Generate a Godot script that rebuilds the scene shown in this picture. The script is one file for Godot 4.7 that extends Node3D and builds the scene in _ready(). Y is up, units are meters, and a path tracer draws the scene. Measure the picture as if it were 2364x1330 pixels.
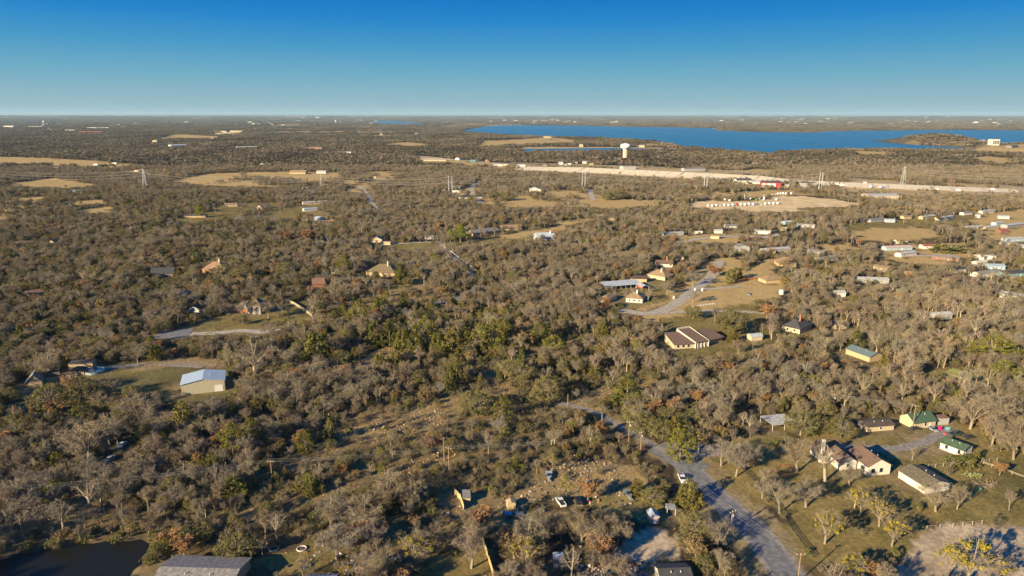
extends Node3D
# An aerial winter view over wooded lots, a lake and a far horizon. Units are metres; the camera looks along -z from 120 m up.

var rng := RandomNumberGenerator.new()
var noise_a := FastNoiseLite.new()
var noise_b := FastNoiseLite.new()
var used_names := {}
var mats := {}
var landmarks := []      # [Vector2 ground place, phrase]

const COVER := [
	[2,[75.0,-236.3,89.3,-248.8,102.3,-252.6,110.2,-246.9,123.4,-258.4,141.8,-264.6,159.4,-268.0,177.2,-268.0,182.7,-258.4,176.4,-239.7,186.3,-234.6,155.3,-184.2,138.0,-189.1,123.4,-186.4,107.1,-172.7,91.9,-168.5,82.2,-170.7,80.0,-194.6,77.5,-218.8]],
	[5,[169.2,-226.4,188.3,-229.6,172.2,-207.4,165.1,-211.5]],
	[4,[98.2,-162.4,113.5,-177.8,124.3,-185.7,138.6,-188.0,156.4,-185.7,139.5,-162.4]],
	[4,[155.6,-254.5,168.1,-258.4,173.9,-252.6,166.8,-245.1,154.9,-241.5]],
	[10,[198.0,-313.3,216.1,-326.2,226.9,-312.1,215.7,-301.2,205.9,-299.6,203.2,-305.0]],
	[2,[198.5,-325.0,210.5,-331.2,216.1,-326.2,198.0,-313.3]],
	[2,[151.3,-210.1,174.2,-210.1,158.6,-188.7,139.2,-191.0]],
	[2,[65.1,-238.0,75.7,-241.5,81.0,-170.7,82.2,-162.4,78.8,-162.4,76.3,-180.9,70.6,-223.3]],
	[3,[-7.0,-197.0,8.6,-218.8,23.0,-231.3,41.7,-231.3,46.6,-215.8,41.7,-204.7,29.5,-197.0,20.0,-197.0,10.7,-199.5,-4.2,-188.7]],
	[2,[11.9,-197.0,15.1,-204.7,30.5,-204.7,39.3,-207.4,42.3,-200.8,47.9,-194.6,45.3,-188.7,36.0,-187.5,29.5,-197.0]],
	[4,[27.2,-170.7,34.9,-180.9,39.5,-185.3,45.4,-183.1,50.0,-178.4,46.8,-172.7,38.0,-170.7,30.4,-167.9]],
	[2,[-28.9,-162.4,-22.0,-172.7,-12.7,-179.9,-7.7,-178.8,-3.7,-162.4]],
	[5,[-37.5,-178.8,-38.6,-192.2,-32.5,-195.8,-29.7,-185.3,-33.6,-177.8]],
	[3,[-24.3,-207.4,-16.2,-212.9,-8.7,-204.7,-16.1,-192.2,-23.8,-189.8]],
	[2,[-70.2,-172.7,-61.1,-183.1,-53.0,-180.9,-45.6,-170.7,-56.5,-166.9,-65.9,-166.9]],
	[3,[-68.8,-183.1,-63.8,-192.2,-59.8,-197.0,-57.8,-192.2,-63.7,-183.1]],
	[3,[-86.3,-192.2,-80.4,-202.1,-74.9,-202.1,-81.0,-188.7]],
	[3,[-102.6,-163.3,-100.8,-168.8,-100.5,-171.7,-98.5,-173.7,-96.6,-165.1]],
	[3,[-85.2,-215.8,-78.1,-231.3,-67.7,-252.6,-50.6,-271.0,-34.1,-284.7,-16.0,-297.0,-0.4,-308.8,2.5,-297.0,-17.0,-280.0,-29.0,-252.6,-36.6,-246.9,-60.6,-236.3,-73.2,-224.8,-81.3,-212.9]],
	[3,[-65.9,-199.5,-51.3,-221.8,-31.4,-231.3,-24.3,-238.0,-21.8,-228.0,-32.9,-218.8,-48.3,-207.4,-59.4,-195.8]],
	[3,[14.4,-280.0,42.6,-298.1,72.6,-310.4,71.2,-294.5,49.7,-281.4,26.8,-274.1]],
	[3,[-19.0,-316.1,15.7,-358.2,38.7,-381.3,39.2,-361.8,12.4,-329.9,-10.5,-308.8]],
	[3,[-89.3,-325.0,-65.2,-358.2,-42.9,-365.6,-41.0,-347.6,-64.4,-328.1,-82.2,-313.3]],
	[3,[61.1,-241.5,77.1,-252.6,92.5,-258.4,93.9,-252.6,75.7,-241.5]],
	[2,[87.2,-402.7,106.4,-442.1,131.9,-453.0,161.7,-447.5,160.2,-411.9,139.4,-385.4,143.4,-365.6,112.5,-334.3,104.7,-337.6,85.1,-347.6,82.1,-365.6]],
	[1,[74.7,-420.5,103.4,-468.1,134.8,-524.0,165.7,-590.3,200.1,-605.5,175.4,-516.7,198.8,-509.6,186.7,-464.6,148.6,-442.1,114.8,-430.5,87.7,-405.4]],
	[2,[59.2,-447.5,86.2,-509.6,115.0,-524.0,105.8,-458.7,79.3,-431.6,60.0,-431.6]],
	[1,[171.1,-524.0,213.8,-590.3,224.9,-590.3,179.5,-509.6]],
	[5,[-192.6,-307.7,-184.0,-332.4,-162.0,-336.3,-136.4,-323.8,-119.4,-284.7,-138.9,-280.0,-166.6,-287.1]],
	[2,[-193.9,-319.0,-170.7,-336.3,-153.8,-332.4,-176.6,-317.9]],
	[2,[-215.1,-275.4,-216.9,-294.5,-193.7,-294.5,-180.9,-282.3,-192.4,-274.1,-208.9,-266.7]],
	[2,[-221.3,-313.3,-203.2,-328.1,-190.7,-313.3,-210.3,-302.3]],
	[2,[-193.6,-385.4,-184.9,-411.9,-168.5,-424.5,-152.5,-442.1,-126.3,-428.5,-115.7,-409.1,-125.6,-389.6,-140.4,-374.8,-161.6,-379.6,-183.2,-373.3]],
	[8,[-196.8,-371.7,-202.3,-385.4,-184.5,-387.0,-179.1,-374.8]],
	[5,[-152.5,-442.1,-134.6,-458.7,-121.7,-421.5,-129.6,-411.9]],
	[3,[-114.3,-424.5,-97.3,-476.6,-57.8,-502.7,-37.1,-480.4,-48.4,-442.1,-88.8,-418.6]],
	[2,[-97.2,-509.6,-73.3,-524.0,-57.8,-502.7,-86.2,-482.9]],
	[1,[-705.5,-937.8,-761.7,-1107.8,-724.4,-1107.8,-657.4,-960.9,-600.7,-836.6,-606.4,-801.8]],
	[1,[-562.5,-915.7,-540.3,-946.9,-511.3,-894.6,-539.9,-882.4]],
	[2,[-397.8,-812.0,-389.3,-886.4,-367.2,-928.8,-335.6,-874.4,-338.4,-801.8,-370.7,-785.5]],
	[1,[-637.5,-1005.5,-593.8,-1026.6,-564.5,-985.2,-601.1,-965.7]],
	[1,[-647.9,-1332.3,-637.8,-1492.5,-530.1,-1550.6,-385.6,-1538.6,-263.3,-1562.7,-222.9,-1369.1,-314.2,-1248.2,-418.3,-1217.5,-528.9,-1232.7]],
	[1,[-1572.8,-2126.6,-1324.5,-2040.4,-1143.8,-1941.8,-892.1,-1724.7,-743.2,-1562.7,-737.7,-1492.5,-1011.1,-1695.4,-1324.4,-1786.2]],
	[1,[-1086.2,-1459.7,-898.7,-1388.3,-726.1,-1248.2,-750.1,-1188.1,-949.6,-1272.3]],
	[1,[-1010.1,-1786.2,-713.3,-1538.6,-680.4,-1428.2,-873.5,-1575.1]],
	[2,[-319.4,-874.4,-291.9,-985.2,-240.1,-946.9,-222.8,-855.1,-249.1,-818.9,-292.0,-825.9]],
	[1,[-249.2,-836.6,-219.6,-874.4,-203.6,-818.9,-234.2,-801.8]],
	[2,[-409.1,-946.9,-376.7,-985.2,-331.5,-995.2,-312.9,-937.8,-365.2,-894.6]],
	[1,[-278.4,-1160.1,-266.4,-1314.6,-235.4,-1195.3,-236.4,-1095.5]],
	[1,[-61.1,-1026.6,-1.4,-1133.4,84.8,-1174.0,162.1,-1065.7,191.2,-1010.7,143.2,-937.8,69.4,-956.2,-18.6,-946.9]],
	[1,[150.2,-985.2,200.5,-1026.6,238.3,-1026.6,205.7,-960.9,154.7,-937.8]],
	[1,[-103.2,-1037.5,-76.8,-1232.7,-53.6,-1217.5,-58.0,-1026.6]],
	[2,[-130.0,-647.0,-93.3,-674.6,-51.3,-674.6,-14.2,-712.4,21.6,-726.0,24.8,-686.8,-25.6,-662.8,-51.9,-629.7,-111.0,-629.7]],
	[1,[-14.2,-712.4,57.4,-785.5,60.4,-760.6,-0.9,-694.3]],
	[1,[44.2,-812.0,116.1,-862.7,114.8,-833.0,52.1,-779.1]],
	[6,[246.5,-995.2,288.7,-1026.6,321.6,-1010.7,366.2,-1032.0,399.6,-1071.5,446.1,-1089.4,470.0,-1037.5,486.3,-985.2,449.7,-951.5,404.9,-942.3,367.9,-907.1,325.8,-898.7,293.6,-920.0,260.8,-924.4,245.9,-956.2]],
	[1,[267.9,-1174.0,325.2,-1160.1,352.1,-1120.5,337.5,-1083.4,280.7,-1095.5,253.8,-1095.5]],
	[1,[236.7,-1217.5,271.5,-1174.0,247.1,-1065.7,206.8,-1095.5]],
	[1,[361.6,-1140.0,446.5,-1181.0,528.2,-1107.8,505.9,-1060.0,439.9,-1107.8,358.2,-1065.7]],
	[1,[-304.9,-2172.5,-2.2,-1786.2,182.1,-1786.2,382.8,-1667.1,504.0,-1600.4,616.1,-1407.9,901.5,-1248.2,879.1,-1160.1,822.4,-1083.4,623.2,-1107.8,509.8,-1160.1,405.1,-1280.6,319.9,-1388.3,198.1,-1492.5,17.7,-1613.3,-254.0,-1887.1]],
	[1,[475.5,-1538.6,565.1,-1667.1,596.2,-1613.3,561.5,-1492.5]],
	[1,[767.8,-1613.3,893.7,-1695.4,892.3,-1613.3,815.8,-1492.5,725.0,-1492.5]],
	[1,[638.1,-1188.1,901.5,-1248.2,820.5,-1133.4,609.8,-1083.4,616.4,-1120.5]],
	[1,[396.9,-754.6,446.6,-785.5,426.4,-748.7,386.9,-726.0]],
	[1,[319.6,-609.4,379.3,-662.8,440.4,-674.6,411.1,-609.4,351.3,-572.3,320.0,-581.1]],
	[2,[329.7,-524.0,388.7,-563.6,425.1,-555.3,391.9,-509.6,355.1,-512.4]],
	[1,[167.4,-712.4,233.6,-726.0,253.2,-704.6,217.7,-674.6,166.1,-669.8]],
	[2,[368.7,-785.5,495.3,-855.1,576.2,-874.4,545.9,-818.9,470.9,-785.5,357.3,-740.0]],
	[1,[569.2,-855.1,647.7,-915.7,696.7,-928.8,511.9,-674.6,482.5,-674.6,490.6,-726.0]],
	[2,[340.2,-480.4,377.2,-489.3,354.9,-458.7,328.7,-458.7]],
	[1,[360.0,-495.9,386.9,-502.7,374.4,-485.5]],
	[1,[356.0,-737.2,399.8,-769.7,451.8,-760.6,446.4,-712.4,369.0,-674.6,344.3,-684.3]],
	[1,[193.7,-552.0,220.9,-579.3,212.7,-547.1,190.9,-524.0]],
	[1,[287.5,-660.5,327.0,-674.6,323.1,-640.4,282.5,-629.7]],
	[1,[-140.3,-2767.6,-150.8,-3478.7,-4.3,-3601.8,189.0,-4029.0,320.8,-3601.8,281.3,-3154.9,-3.5,-2927.5]],
	[1,[-49.4,-2557.8,81.8,-2825.5,369.0,-2805.9,639.2,-2730.3,618.6,-2641.3,354.4,-2694.0,75.1,-2590.6]],
	[1,[501.7,-3106.7,604.5,-3154.9,641.1,-2970.3,553.4,-2885.8]],
	[1,[1068.1,-2270.4,1247.1,-2377.3,1273.2,-2220.4,1170.0,-2082.6,998.3,-2040.4]],
	[1,[1245.4,-2040.4,1443.2,-2172.5,1437.0,-2040.4,1289.5,-1852.2,1160.2,-1724.7,1268.2,-1923.2]],
	[1,[1541.5,-2434.6,1783.2,-2767.6,2031.4,-3014.4,2467.1,-3309.0,1699.6,-2270.4,1611.8,-2322.6]],
	[6,[-2017.1,-4784.1,-2134.8,-5720.1,-1732.6,-4674.7,-1792.9,-4374.4]],
	[1,[-1813.6,-3666.7,-2195.9,-4674.7,-1635.9,-4110.2,-1504.7,-3666.7]],
	[6,[-5165.6,-7931.4,-5094.3,-7931.4,-2361.3,-3803.6,-2299.0,-3666.7]],
	[1,[-872.8,-4374.4,-774.3,-4570.2,-698.5,-4194.7,-780.1,-4029.0]],
	[1,[-735.7,-4674.7,-609.4,-4674.7,-571.4,-4282.7]],
	[1,[-558.7,-2970.3,-502.2,-3309.0,-312.5,-3014.4,-370.7,-2767.6]],
	[6,[-261.0,-2082.6,-175.4,-2040.4,-168.7,-1960.8,-268.9,-1999.8]],
	[6,[8.2,-1695.4,146.3,-1626.4,348.5,-1515.2,478.8,-1407.9,624.0,-1272.3,894.5,-1181.0,845.1,-1114.1,590.6,-1202.6,450.6,-1323.4,324.3,-1407.9,137.5,-1526.8,7.8,-1600.4]],
	[9,[-398.3,-5625.8,-342.2,-7931.4,-10.7,-8969.8,761.9,-8594.8,1317.9,-7636.6,1951.3,-7107.9,1687.4,-5884.3,1781.8,-5417.5,2125.2,-5145.1,2447.7,-5564.7,2887.7,-5884.3,3848.9,-6242.8,4370.3,-5884.3,2467.1,-3309.0,2111.7,-3106.7,1592.5,-2525.9,1357.5,-2590.6,1147.1,-2525.9,924.5,-2405.7,809.2,-2245.1,738.3,-2494.7,656.7,-2805.9,693.1,-3204.7,606.7,-3666.7,411.1,-3951.0,189.3,-4374.4,-86.2,-4784.1]],
	[9,[1.6,-2607.3,355.3,-2701.2,602.6,-2641.3,614.7,-2557.8,473.4,-2464.3,318.8,-2420.1,97.1,-2363.4,26.8,-2464.3]],
	[9,[-2947.7,-14755.0,-2580.9,-15302.6,-1791.6,-12906.9,-1155.2,-10319.7,-1880.5,-10067.3]],
	[1,[-331.8,-5884.3,-269.6,-6242.8,450.0,-6149.1,416.6,-5884.3,-106.9,-5564.7]],
	[1,[592.3,-6058.3,752.7,-6339.2,944.6,-6647.4,859.4,-6149.1,699.0,-5884.3]],
	[0,[1714.6,-3154.9,1849.4,-3309.0,2075.7,-3420.3,2198.1,-3309.0,2049.6,-3014.4,1758.2,-2767.6,1708.6,-2927.5]],
	[9,[-145.7,-170.4,-140.1,-172.5,-138.0,-174.5,-134.5,-175.1,-132.2,-176.7,-128.5,-178.4,-125.8,-180.1,-120.7,-179.4,-116.8,-180.9,-111.5,-180.5,-108.3,-181.6,-104.6,-179.4,-103.2,-175.5,-103.7,-173.1,-101.9,-170.0,-102.9,-167.3,-102.3,-164.4,-102.7,-162.4,-139.9,-162.4]],
	[7,[116.9,-230.6,131.4,-232.8,133.6,-218.1,119.2,-215.9]],
	[7,[108.5,-233.9,127.3,-236.7,129.7,-220.9,110.9,-218.1]],
	[7,[152.4,-265.3,168.4,-269.7,172.1,-256.7,156.1,-252.2]],
	[7,[166.6,-266.3,177.2,-267.3,178.0,-257.8,167.5,-256.9]],
	[7,[165.0,-247.3,172.6,-235.3,162.0,-228.7,154.4,-240.7]],
	[7,[128.2,-220.5,143.6,-224.5,148.0,-207.7,132.5,-203.7]],
	[7,[96.1,-265.3,112.9,-269.0,116.2,-254.1,99.3,-250.4]],
	[7,[134.0,-262.2,151.5,-265.2,153.5,-253.1,136.1,-250.1]],
	[7,[127.4,-262.0,137.0,-262.5,137.5,-253.3,128.0,-252.8]],
	[7,[182.6,-354.8,191.2,-335.6,177.2,-329.4,168.6,-348.6]],
	[7,[166.5,-402.9,178.1,-390.6,162.3,-375.7,150.7,-388.0]],
	[7,[79.3,-369.3,97.4,-372.7,101.0,-353.4,82.9,-350.0]],
	[7,[86.7,-371.1,99.6,-377.3,108.8,-357.7,96.0,-351.6]],
	[7,[96.4,-372.0,110.0,-380.9,119.7,-366.1,106.0,-357.2]],
	[7,[126.0,-375.2,138.9,-378.3,141.6,-366.9,128.7,-363.8]],
	[7,[-153.5,-303.6,-131.0,-311.9,-124.5,-294.1,-147.1,-285.9]],
	[7,[-218.7,-328.1,-202.0,-331.9,-199.4,-320.7,-216.1,-316.9]],
	[7,[-226.9,-306.9,-215.3,-312.2,-209.4,-299.1,-220.9,-293.8]],
	[7,[-223.1,-312.8,-212.6,-318.7,-206.0,-307.0,-216.6,-301.1]],
	[7,[-213.8,-321.8,-202.0,-324.3,-199.6,-313.0,-211.4,-310.6]],
	[7,[-94.6,-172.8,-68.2,-171.5,-69.1,-151.7,-95.6,-152.9]],
	[7,[-56.6,-164.7,-43.4,-165.6,-42.6,-154.8,-55.8,-153.9]],
	[7,[38.0,-196.2,46.8,-197.3,47.9,-187.8,39.2,-186.7]],
	[7,[45.3,-201.0,54.1,-200.3,53.4,-191.1,44.5,-191.8]],
	[7,[-19.2,-207.7,-10.9,-208.6,-9.8,-198.7,-18.1,-197.7]],
	[7,[-5.3,-202.9,3.1,-204.5,4.7,-196.2,-3.7,-194.5]],
	[7,[8.4,-174.8,16.9,-174.8,16.9,-165.9,8.4,-165.9]],
	[7,[35.4,-169.1,49.2,-170.0,50.1,-156.2,36.3,-155.3]],
	[7,[77.1,-467.6,94.1,-462.1,88.0,-443.1,71.0,-448.5]],
	[7,[63.8,-467.7,75.5,-460.7,64.7,-442.7,53.1,-449.6]],
	[7,[59.9,-491.7,91.2,-502.3,95.7,-489.1,64.3,-478.5]],
	[7,[85.8,-491.1,96.3,-493.4,99.3,-479.8,88.8,-477.4]],
	[7,[86.3,-518.9,103.3,-517.0,101.8,-504.0,84.8,-506.0]],
	[7,[110.8,-536.1,126.2,-521.0,114.2,-508.8,98.8,-524.0]],
	[7,[116.6,-574.8,134.8,-572.5,132.9,-557.3,114.6,-559.7]],
	[7,[133.6,-603.2,150.7,-600.5,148.3,-585.4,131.2,-588.0]],
	[7,[216.7,-580.2,236.6,-577.9,234.6,-560.7,214.7,-563.0]],
	[7,[180.5,-514.1,200.9,-519.5,204.7,-505.0,184.3,-499.6]],
	[7,[182.0,-476.0,190.5,-476.0,190.5,-468.1,182.0,-468.1]],
	[7,[-245.3,-554.8,-222.8,-554.8,-222.8,-536.6,-245.3,-536.6]],
	[7,[-279.5,-534.9,-258.5,-538.8,-255.4,-521.9,-276.4,-518.1]],
	[7,[-148.8,-500.8,-136.0,-505.0,-131.6,-491.7,-144.4,-487.5]],
	[7,[-110.4,-548.6,-82.1,-541.3,-87.3,-520.9,-115.7,-528.1]],
	[7,[-232.5,-470.3,-221.9,-474.5,-217.9,-464.4,-228.5,-460.2]],
	[7,[-206.1,-431.9,-192.2,-431.9,-192.2,-421.0,-206.1,-421.0]],
	[7,[-166.8,-434.0,-152.1,-434.0,-152.1,-417.1,-166.8,-417.1]],
	[7,[-175.7,-437.2,-160.1,-435.5,-161.9,-419.7,-177.5,-421.4]],
	[7,[17.5,-699.8,41.2,-706.3,46.4,-687.2,22.7,-680.8]],
	[7,[-51.1,-721.2,-20.4,-746.9,-9.5,-734.0,-40.2,-708.3]],
	[7,[-16.9,-758.5,9.8,-765.9,14.4,-749.5,-12.3,-742.1]],
	[7,[-139.0,-686.4,-123.2,-686.4,-123.2,-671.7,-139.0,-671.7]],
	[7,[-125.1,-667.3,-112.9,-667.3,-112.9,-657.7,-125.1,-657.7]],
	[7,[-90.8,-698.4,-77.4,-702.7,-74.1,-692.4,-87.5,-688.1]],
	[7,[-188.2,-671.3,-174.3,-671.3,-174.3,-657.7,-188.2,-657.7]],
	[7,[-144.6,-541.1,-134.3,-544.1,-131.5,-534.3,-141.8,-531.4]],
	[7,[-469.7,-658.1,-452.0,-664.4,-446.7,-649.7,-464.4,-643.4]],
	[7,[-441.6,-668.0,-431.1,-668.0,-431.1,-655.4,-441.6,-655.4]],
	[7,[-335.7,-465.9,-326.6,-476.7,-316.7,-468.4,-325.9,-457.6]],
	[7,[-398.5,-851.8,-367.8,-856.4,-365.5,-841.2,-396.2,-836.6]],
	[7,[-330.1,-825.8,-302.4,-843.3,-295.3,-832.0,-323.0,-814.5]],
	[7,[-294.9,-975.3,-259.2,-992.9,-252.1,-978.7,-287.9,-961.1]],
	[7,[-274.5,-906.8,-254.4,-918.6,-247.1,-906.0,-267.1,-894.2]],
	[7,[-237.5,-818.9,-227.1,-834.6,-215.2,-826.8,-225.5,-811.0]],
	[7,[-339.9,-923.6,-328.3,-942.6,-314.9,-934.4,-326.5,-915.4]],
	[7,[-393.1,-958.6,-372.1,-965.3,-367.0,-949.3,-388.0,-942.6]],
	[7,[-697.9,-1118.5,-678.6,-1128.1,-670.8,-1112.4,-690.1,-1102.8]],
	[7,[-471.5,-1513.0,-428.9,-1513.0,-428.9,-1488.0,-471.5,-1488.0]],
	[7,[-418.2,-1520.3,-389.0,-1520.3,-389.0,-1499.3,-418.2,-1499.3]],
	[7,[-355.8,-1187.8,-333.8,-1187.8,-333.8,-1170.1,-355.8,-1170.1]],
	[7,[23.8,-1142.7,49.3,-1142.7,49.3,-1123.1,23.8,-1123.1]],
	[7,[34.4,-1192.9,58.8,-1192.9,58.8,-1177.1,34.4,-1177.1]],
	[7,[57.9,-1054.6,75.3,-1054.6,75.3,-1039.4,57.9,-1039.4]],
	[7,[-28.4,-1194.9,-4.8,-1194.9,-4.8,-1177.1,-28.4,-1177.1]],
	[7,[-85.5,-1053.0,-46.0,-1066.4,-39.2,-1046.4,-78.7,-1032.9]],
	[7,[-106.5,-1194.9,-82.8,-1194.9,-82.8,-1177.1,-106.5,-1177.1]],
	[7,[-99.0,-1134.7,-79.1,-1134.7,-79.1,-1123.1,-99.0,-1123.1]],
	[7,[-118.3,-1138.7,-102.5,-1138.7,-102.5,-1123.1,-118.3,-1123.1]],
	[7,[-275.2,-1391.1,-249.1,-1404.7,-239.6,-1386.4,-265.7,-1372.8]],
	[7,[-228.8,-1182.6,-208.8,-1193.3,-201.4,-1179.4,-221.4,-1168.7]],
	[7,[229.1,-774.7,248.3,-779.1,251.7,-764.4,232.5,-760.0]],
	[7,[253.9,-738.2,273.8,-730.5,269.5,-719.4,249.6,-727.0]],
	[7,[149.0,-721.4,177.2,-728.1,180.2,-715.6,151.9,-708.9]],
	[7,[186.9,-732.9,201.4,-732.9,201.4,-723.0,186.9,-723.0]],
	[7,[202.2,-641.5,218.4,-641.5,218.4,-627.0,202.2,-627.0]],
	[7,[219.8,-628.4,236.0,-631.5,238.7,-617.2,222.5,-614.2]],
	[7,[337.4,-642.2,368.9,-647.2,370.8,-634.8,339.3,-629.8]],
	[7,[376.9,-651.2,400.3,-653.5,401.5,-641.0,378.1,-638.7]],
	[7,[400.1,-655.6,417.9,-655.8,418.1,-643.2,400.3,-643.0]],
	[7,[332.2,-608.8,356.3,-621.6,361.6,-611.5,337.5,-598.7]],
	[7,[363.7,-605.1,385.5,-592.1,378.7,-580.6,356.8,-593.6]],
	[7,[398.5,-603.1,418.5,-604.2,419.2,-591.9,399.1,-590.8]],
	[7,[383.0,-564.6,399.2,-562.0,397.1,-548.9,380.9,-551.5]],
	[7,[349.9,-531.9,379.7,-543.4,384.4,-531.1,354.6,-519.6]],
	[7,[371.1,-535.3,400.3,-542.6,403.7,-528.9,374.6,-521.6]],
	[7,[323.7,-519.4,343.0,-517.0,341.2,-503.1,322.0,-505.5]],
	[7,[338.0,-474.1,353.7,-454.3,342.7,-445.6,327.0,-465.4]],
	[7,[254.7,-516.0,280.5,-512.2,278.7,-500.3,253.0,-504.1]],
	[7,[252.4,-586.4,276.5,-600.1,282.6,-589.3,258.4,-575.7]],
	[7,[268.7,-628.4,282.6,-613.8,273.6,-605.2,259.7,-619.9]],
	[7,[224.3,-630.9,252.0,-640.6,256.4,-627.8,228.8,-618.2]],
	[7,[296.0,-559.0,304.0,-543.1,294.0,-538.1,286.0,-554.0]],
	[7,[300.8,-534.7,309.7,-533.8,308.9,-524.8,300.0,-525.6]],
	[7,[403.7,-600.9,414.9,-591.3,408.1,-583.4,397.0,-593.1]],
	[7,[301.1,-799.2,323.2,-808.5,328.7,-795.4,306.6,-786.1]],
	[7,[308.6,-781.1,336.5,-772.6,332.9,-761.0,305.1,-769.6]],
	[7,[287.8,-755.8,298.8,-749.8,293.5,-740.1,282.5,-746.2]],
	[7,[406.9,-816.4,432.7,-829.2,438.6,-817.3,412.8,-804.5]],
	[7,[429.8,-818.2,445.7,-817.2,445.0,-804.9,429.0,-805.9]],
	[7,[461.4,-842.9,477.9,-847.9,481.5,-836.0,464.9,-831.1]],
	[7,[583.0,-889.4,612.7,-905.6,619.2,-893.7,589.5,-877.5]],
	[7,[583.8,-851.1,600.0,-844.8,595.2,-832.3,579.0,-838.6]],
	[7,[536.3,-791.0,554.7,-799.6,559.8,-788.6,541.4,-780.0]],
	[7,[535.4,-773.7,570.9,-792.9,577.1,-781.4,541.7,-762.2]],
	[7,[486.5,-762.2,512.2,-769.3,515.7,-756.7,489.9,-749.6]],
	[7,[502.7,-759.5,528.3,-771.0,533.6,-759.1,508.1,-747.6]],
	[7,[507.4,-739.6,524.1,-743.7,527.0,-732.1,510.3,-728.0]],
	[7,[479.0,-688.8,504.1,-694.2,506.7,-681.7,481.7,-676.4]],
	[7,[468.4,-666.1,482.1,-642.4,471.2,-636.1,457.5,-659.8]],
	[7,[480.5,-839.1,510.0,-857.2,516.5,-846.7,487.0,-828.5]],
	[7,[495.4,-829.5,527.1,-851.7,534.2,-841.6,502.4,-819.4]],
	[7,[552.5,-876.0,573.6,-885.7,578.8,-874.4,557.8,-864.6]],
	[7,[566.0,-858.0,573.3,-848.3,563.3,-840.9,556.1,-850.5]],
	[7,[375.9,-571.8,391.9,-578.3,395.7,-568.7,379.7,-562.2]],
	[7,[342.3,-545.6,358.3,-551.7,361.9,-542.2,345.9,-536.1]],
	[7,[364.7,-674.7,382.6,-680.0,385.6,-669.8,367.8,-664.5]],
	[7,[210.1,-738.7,223.9,-737.4,222.9,-726.5,209.1,-727.8]],
	[7,[198.5,-706.5,212.0,-702.3,208.8,-692.0,195.3,-696.1]],
	[7,[226.1,-692.9,239.0,-699.6,244.0,-690.1,231.1,-683.3]],
	[7,[103.9,-636.0,116.6,-640.1,120.2,-629.2,107.4,-625.1]],
	[7,[98.2,-848.4,109.9,-855.3,116.2,-844.6,104.5,-837.7]],
	[7,[114.5,-826.6,126.0,-820.1,120.0,-809.4,108.4,-815.9]],
	[7,[180.7,-398.4,196.0,-403.1,200.1,-390.0,184.8,-385.2]],
	[7,[250.8,-417.8,268.9,-421.6,271.6,-409.1,253.5,-405.2]],
	[7,[217.6,-473.1,229.6,-472.9,229.5,-462.1,217.5,-462.2]],
	[7,[517.9,-1059.6,569.4,-1059.6,569.4,-1028.4,517.9,-1028.4]],
	[7,[428.0,-1238.1,467.0,-1228.9,459.6,-1197.9,420.7,-1207.1]],
	[7,[401.8,-1304.7,437.3,-1304.7,437.3,-1276.5,401.8,-1276.5]],
	[7,[428.4,-1296.7,453.7,-1296.7,453.7,-1276.5,428.4,-1276.5]],
	[7,[459.2,-1223.9,477.4,-1223.9,477.4,-1206.1,459.2,-1206.1]],
	[7,[496.3,-1241.0,529.6,-1241.0,529.6,-1221.0,496.3,-1221.0]],
	[7,[371.6,-1594.0,430.0,-1608.8,436.2,-1584.2,377.8,-1569.4]],
	[7,[241.4,-1641.9,282.1,-1658.9,291.2,-1637.2,250.5,-1620.2]],
	[7,[942.7,-1706.0,983.1,-1706.0,983.1,-1676.3,942.7,-1676.3]],
	[7,[-52.1,-1743.6,-18.1,-1743.6,-18.1,-1719.7,-52.1,-1719.7]],
	[7,[-16.3,-1743.7,19.6,-1724.2,8.2,-1703.2,-27.6,-1722.7]],
	[7,[3.3,-1714.3,35.8,-1714.3,35.8,-1690.5,3.3,-1690.5]],
	[7,[-116.3,-1906.4,-90.8,-1906.4,-90.8,-1881.8,-116.3,-1881.8]],
	[7,[-76.2,-1904.4,-51.9,-1904.4,-51.9,-1881.8,-76.2,-1881.8]],
	[7,[-164.1,-1967.1,-145.1,-1995.5,-124.4,-1981.6,-143.5,-1953.2]],
	[7,[-1297.7,-2690.7,-1243.5,-2734.7,-1209.6,-2693.0,-1263.8,-2649.0]],
	[7,[-1007.1,-2595.8,-934.2,-2634.9,-909.0,-2587.9,-981.9,-2548.8]],
	[7,[-714.7,-2531.3,-656.5,-2531.3,-656.5,-2488.2,-714.7,-2488.2]],
	[7,[-599.4,-2281.1,-560.2,-2281.1,-560.2,-2239.1,-599.4,-2239.1]],
	[7,[-560.7,-2306.4,-490.9,-2306.4,-490.9,-2264.3,-560.7,-2264.3]],
	[7,[-1538.3,-3087.5,-1504.5,-3087.5,-1504.5,-3052.2,-1538.3,-3052.2]],
	[7,[-3806.1,-6543.2,-3584.1,-6543.2,-3584.1,-6424.3,-3806.1,-6424.3]],
	[7,[-4774.8,-7213.7,-4615.4,-7213.7,-4615.4,-7092.1,-4774.8,-7092.1]],
	[7,[-5196.8,-7459.1,-5067.1,-7459.1,-5067.1,-7346.5,-5196.8,-7346.5]],
	[7,[-2959.1,-4980.1,-2774.5,-4980.1,-2774.5,-4887.3,-2959.1,-4887.3]],
	[7,[-3367.9,-5489.9,-3271.6,-5489.9,-3271.6,-5405.1,-3367.9,-5405.1]],
	[7,[-2149.4,-5207.0,-2033.0,-5207.0,-2033.0,-5133.3,-2149.4,-5133.3]],
	[7,[-2077.7,-5339.9,-1958.5,-5339.9,-1958.5,-5265.7,-2077.7,-5265.7]],
	[7,[164.0,-3990.4,230.4,-3990.4,230.4,-3941.6,164.0,-3941.6]],
	[7,[159.9,-3402.0,214.9,-3402.0,214.9,-3355.5,159.9,-3355.5]],
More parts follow.
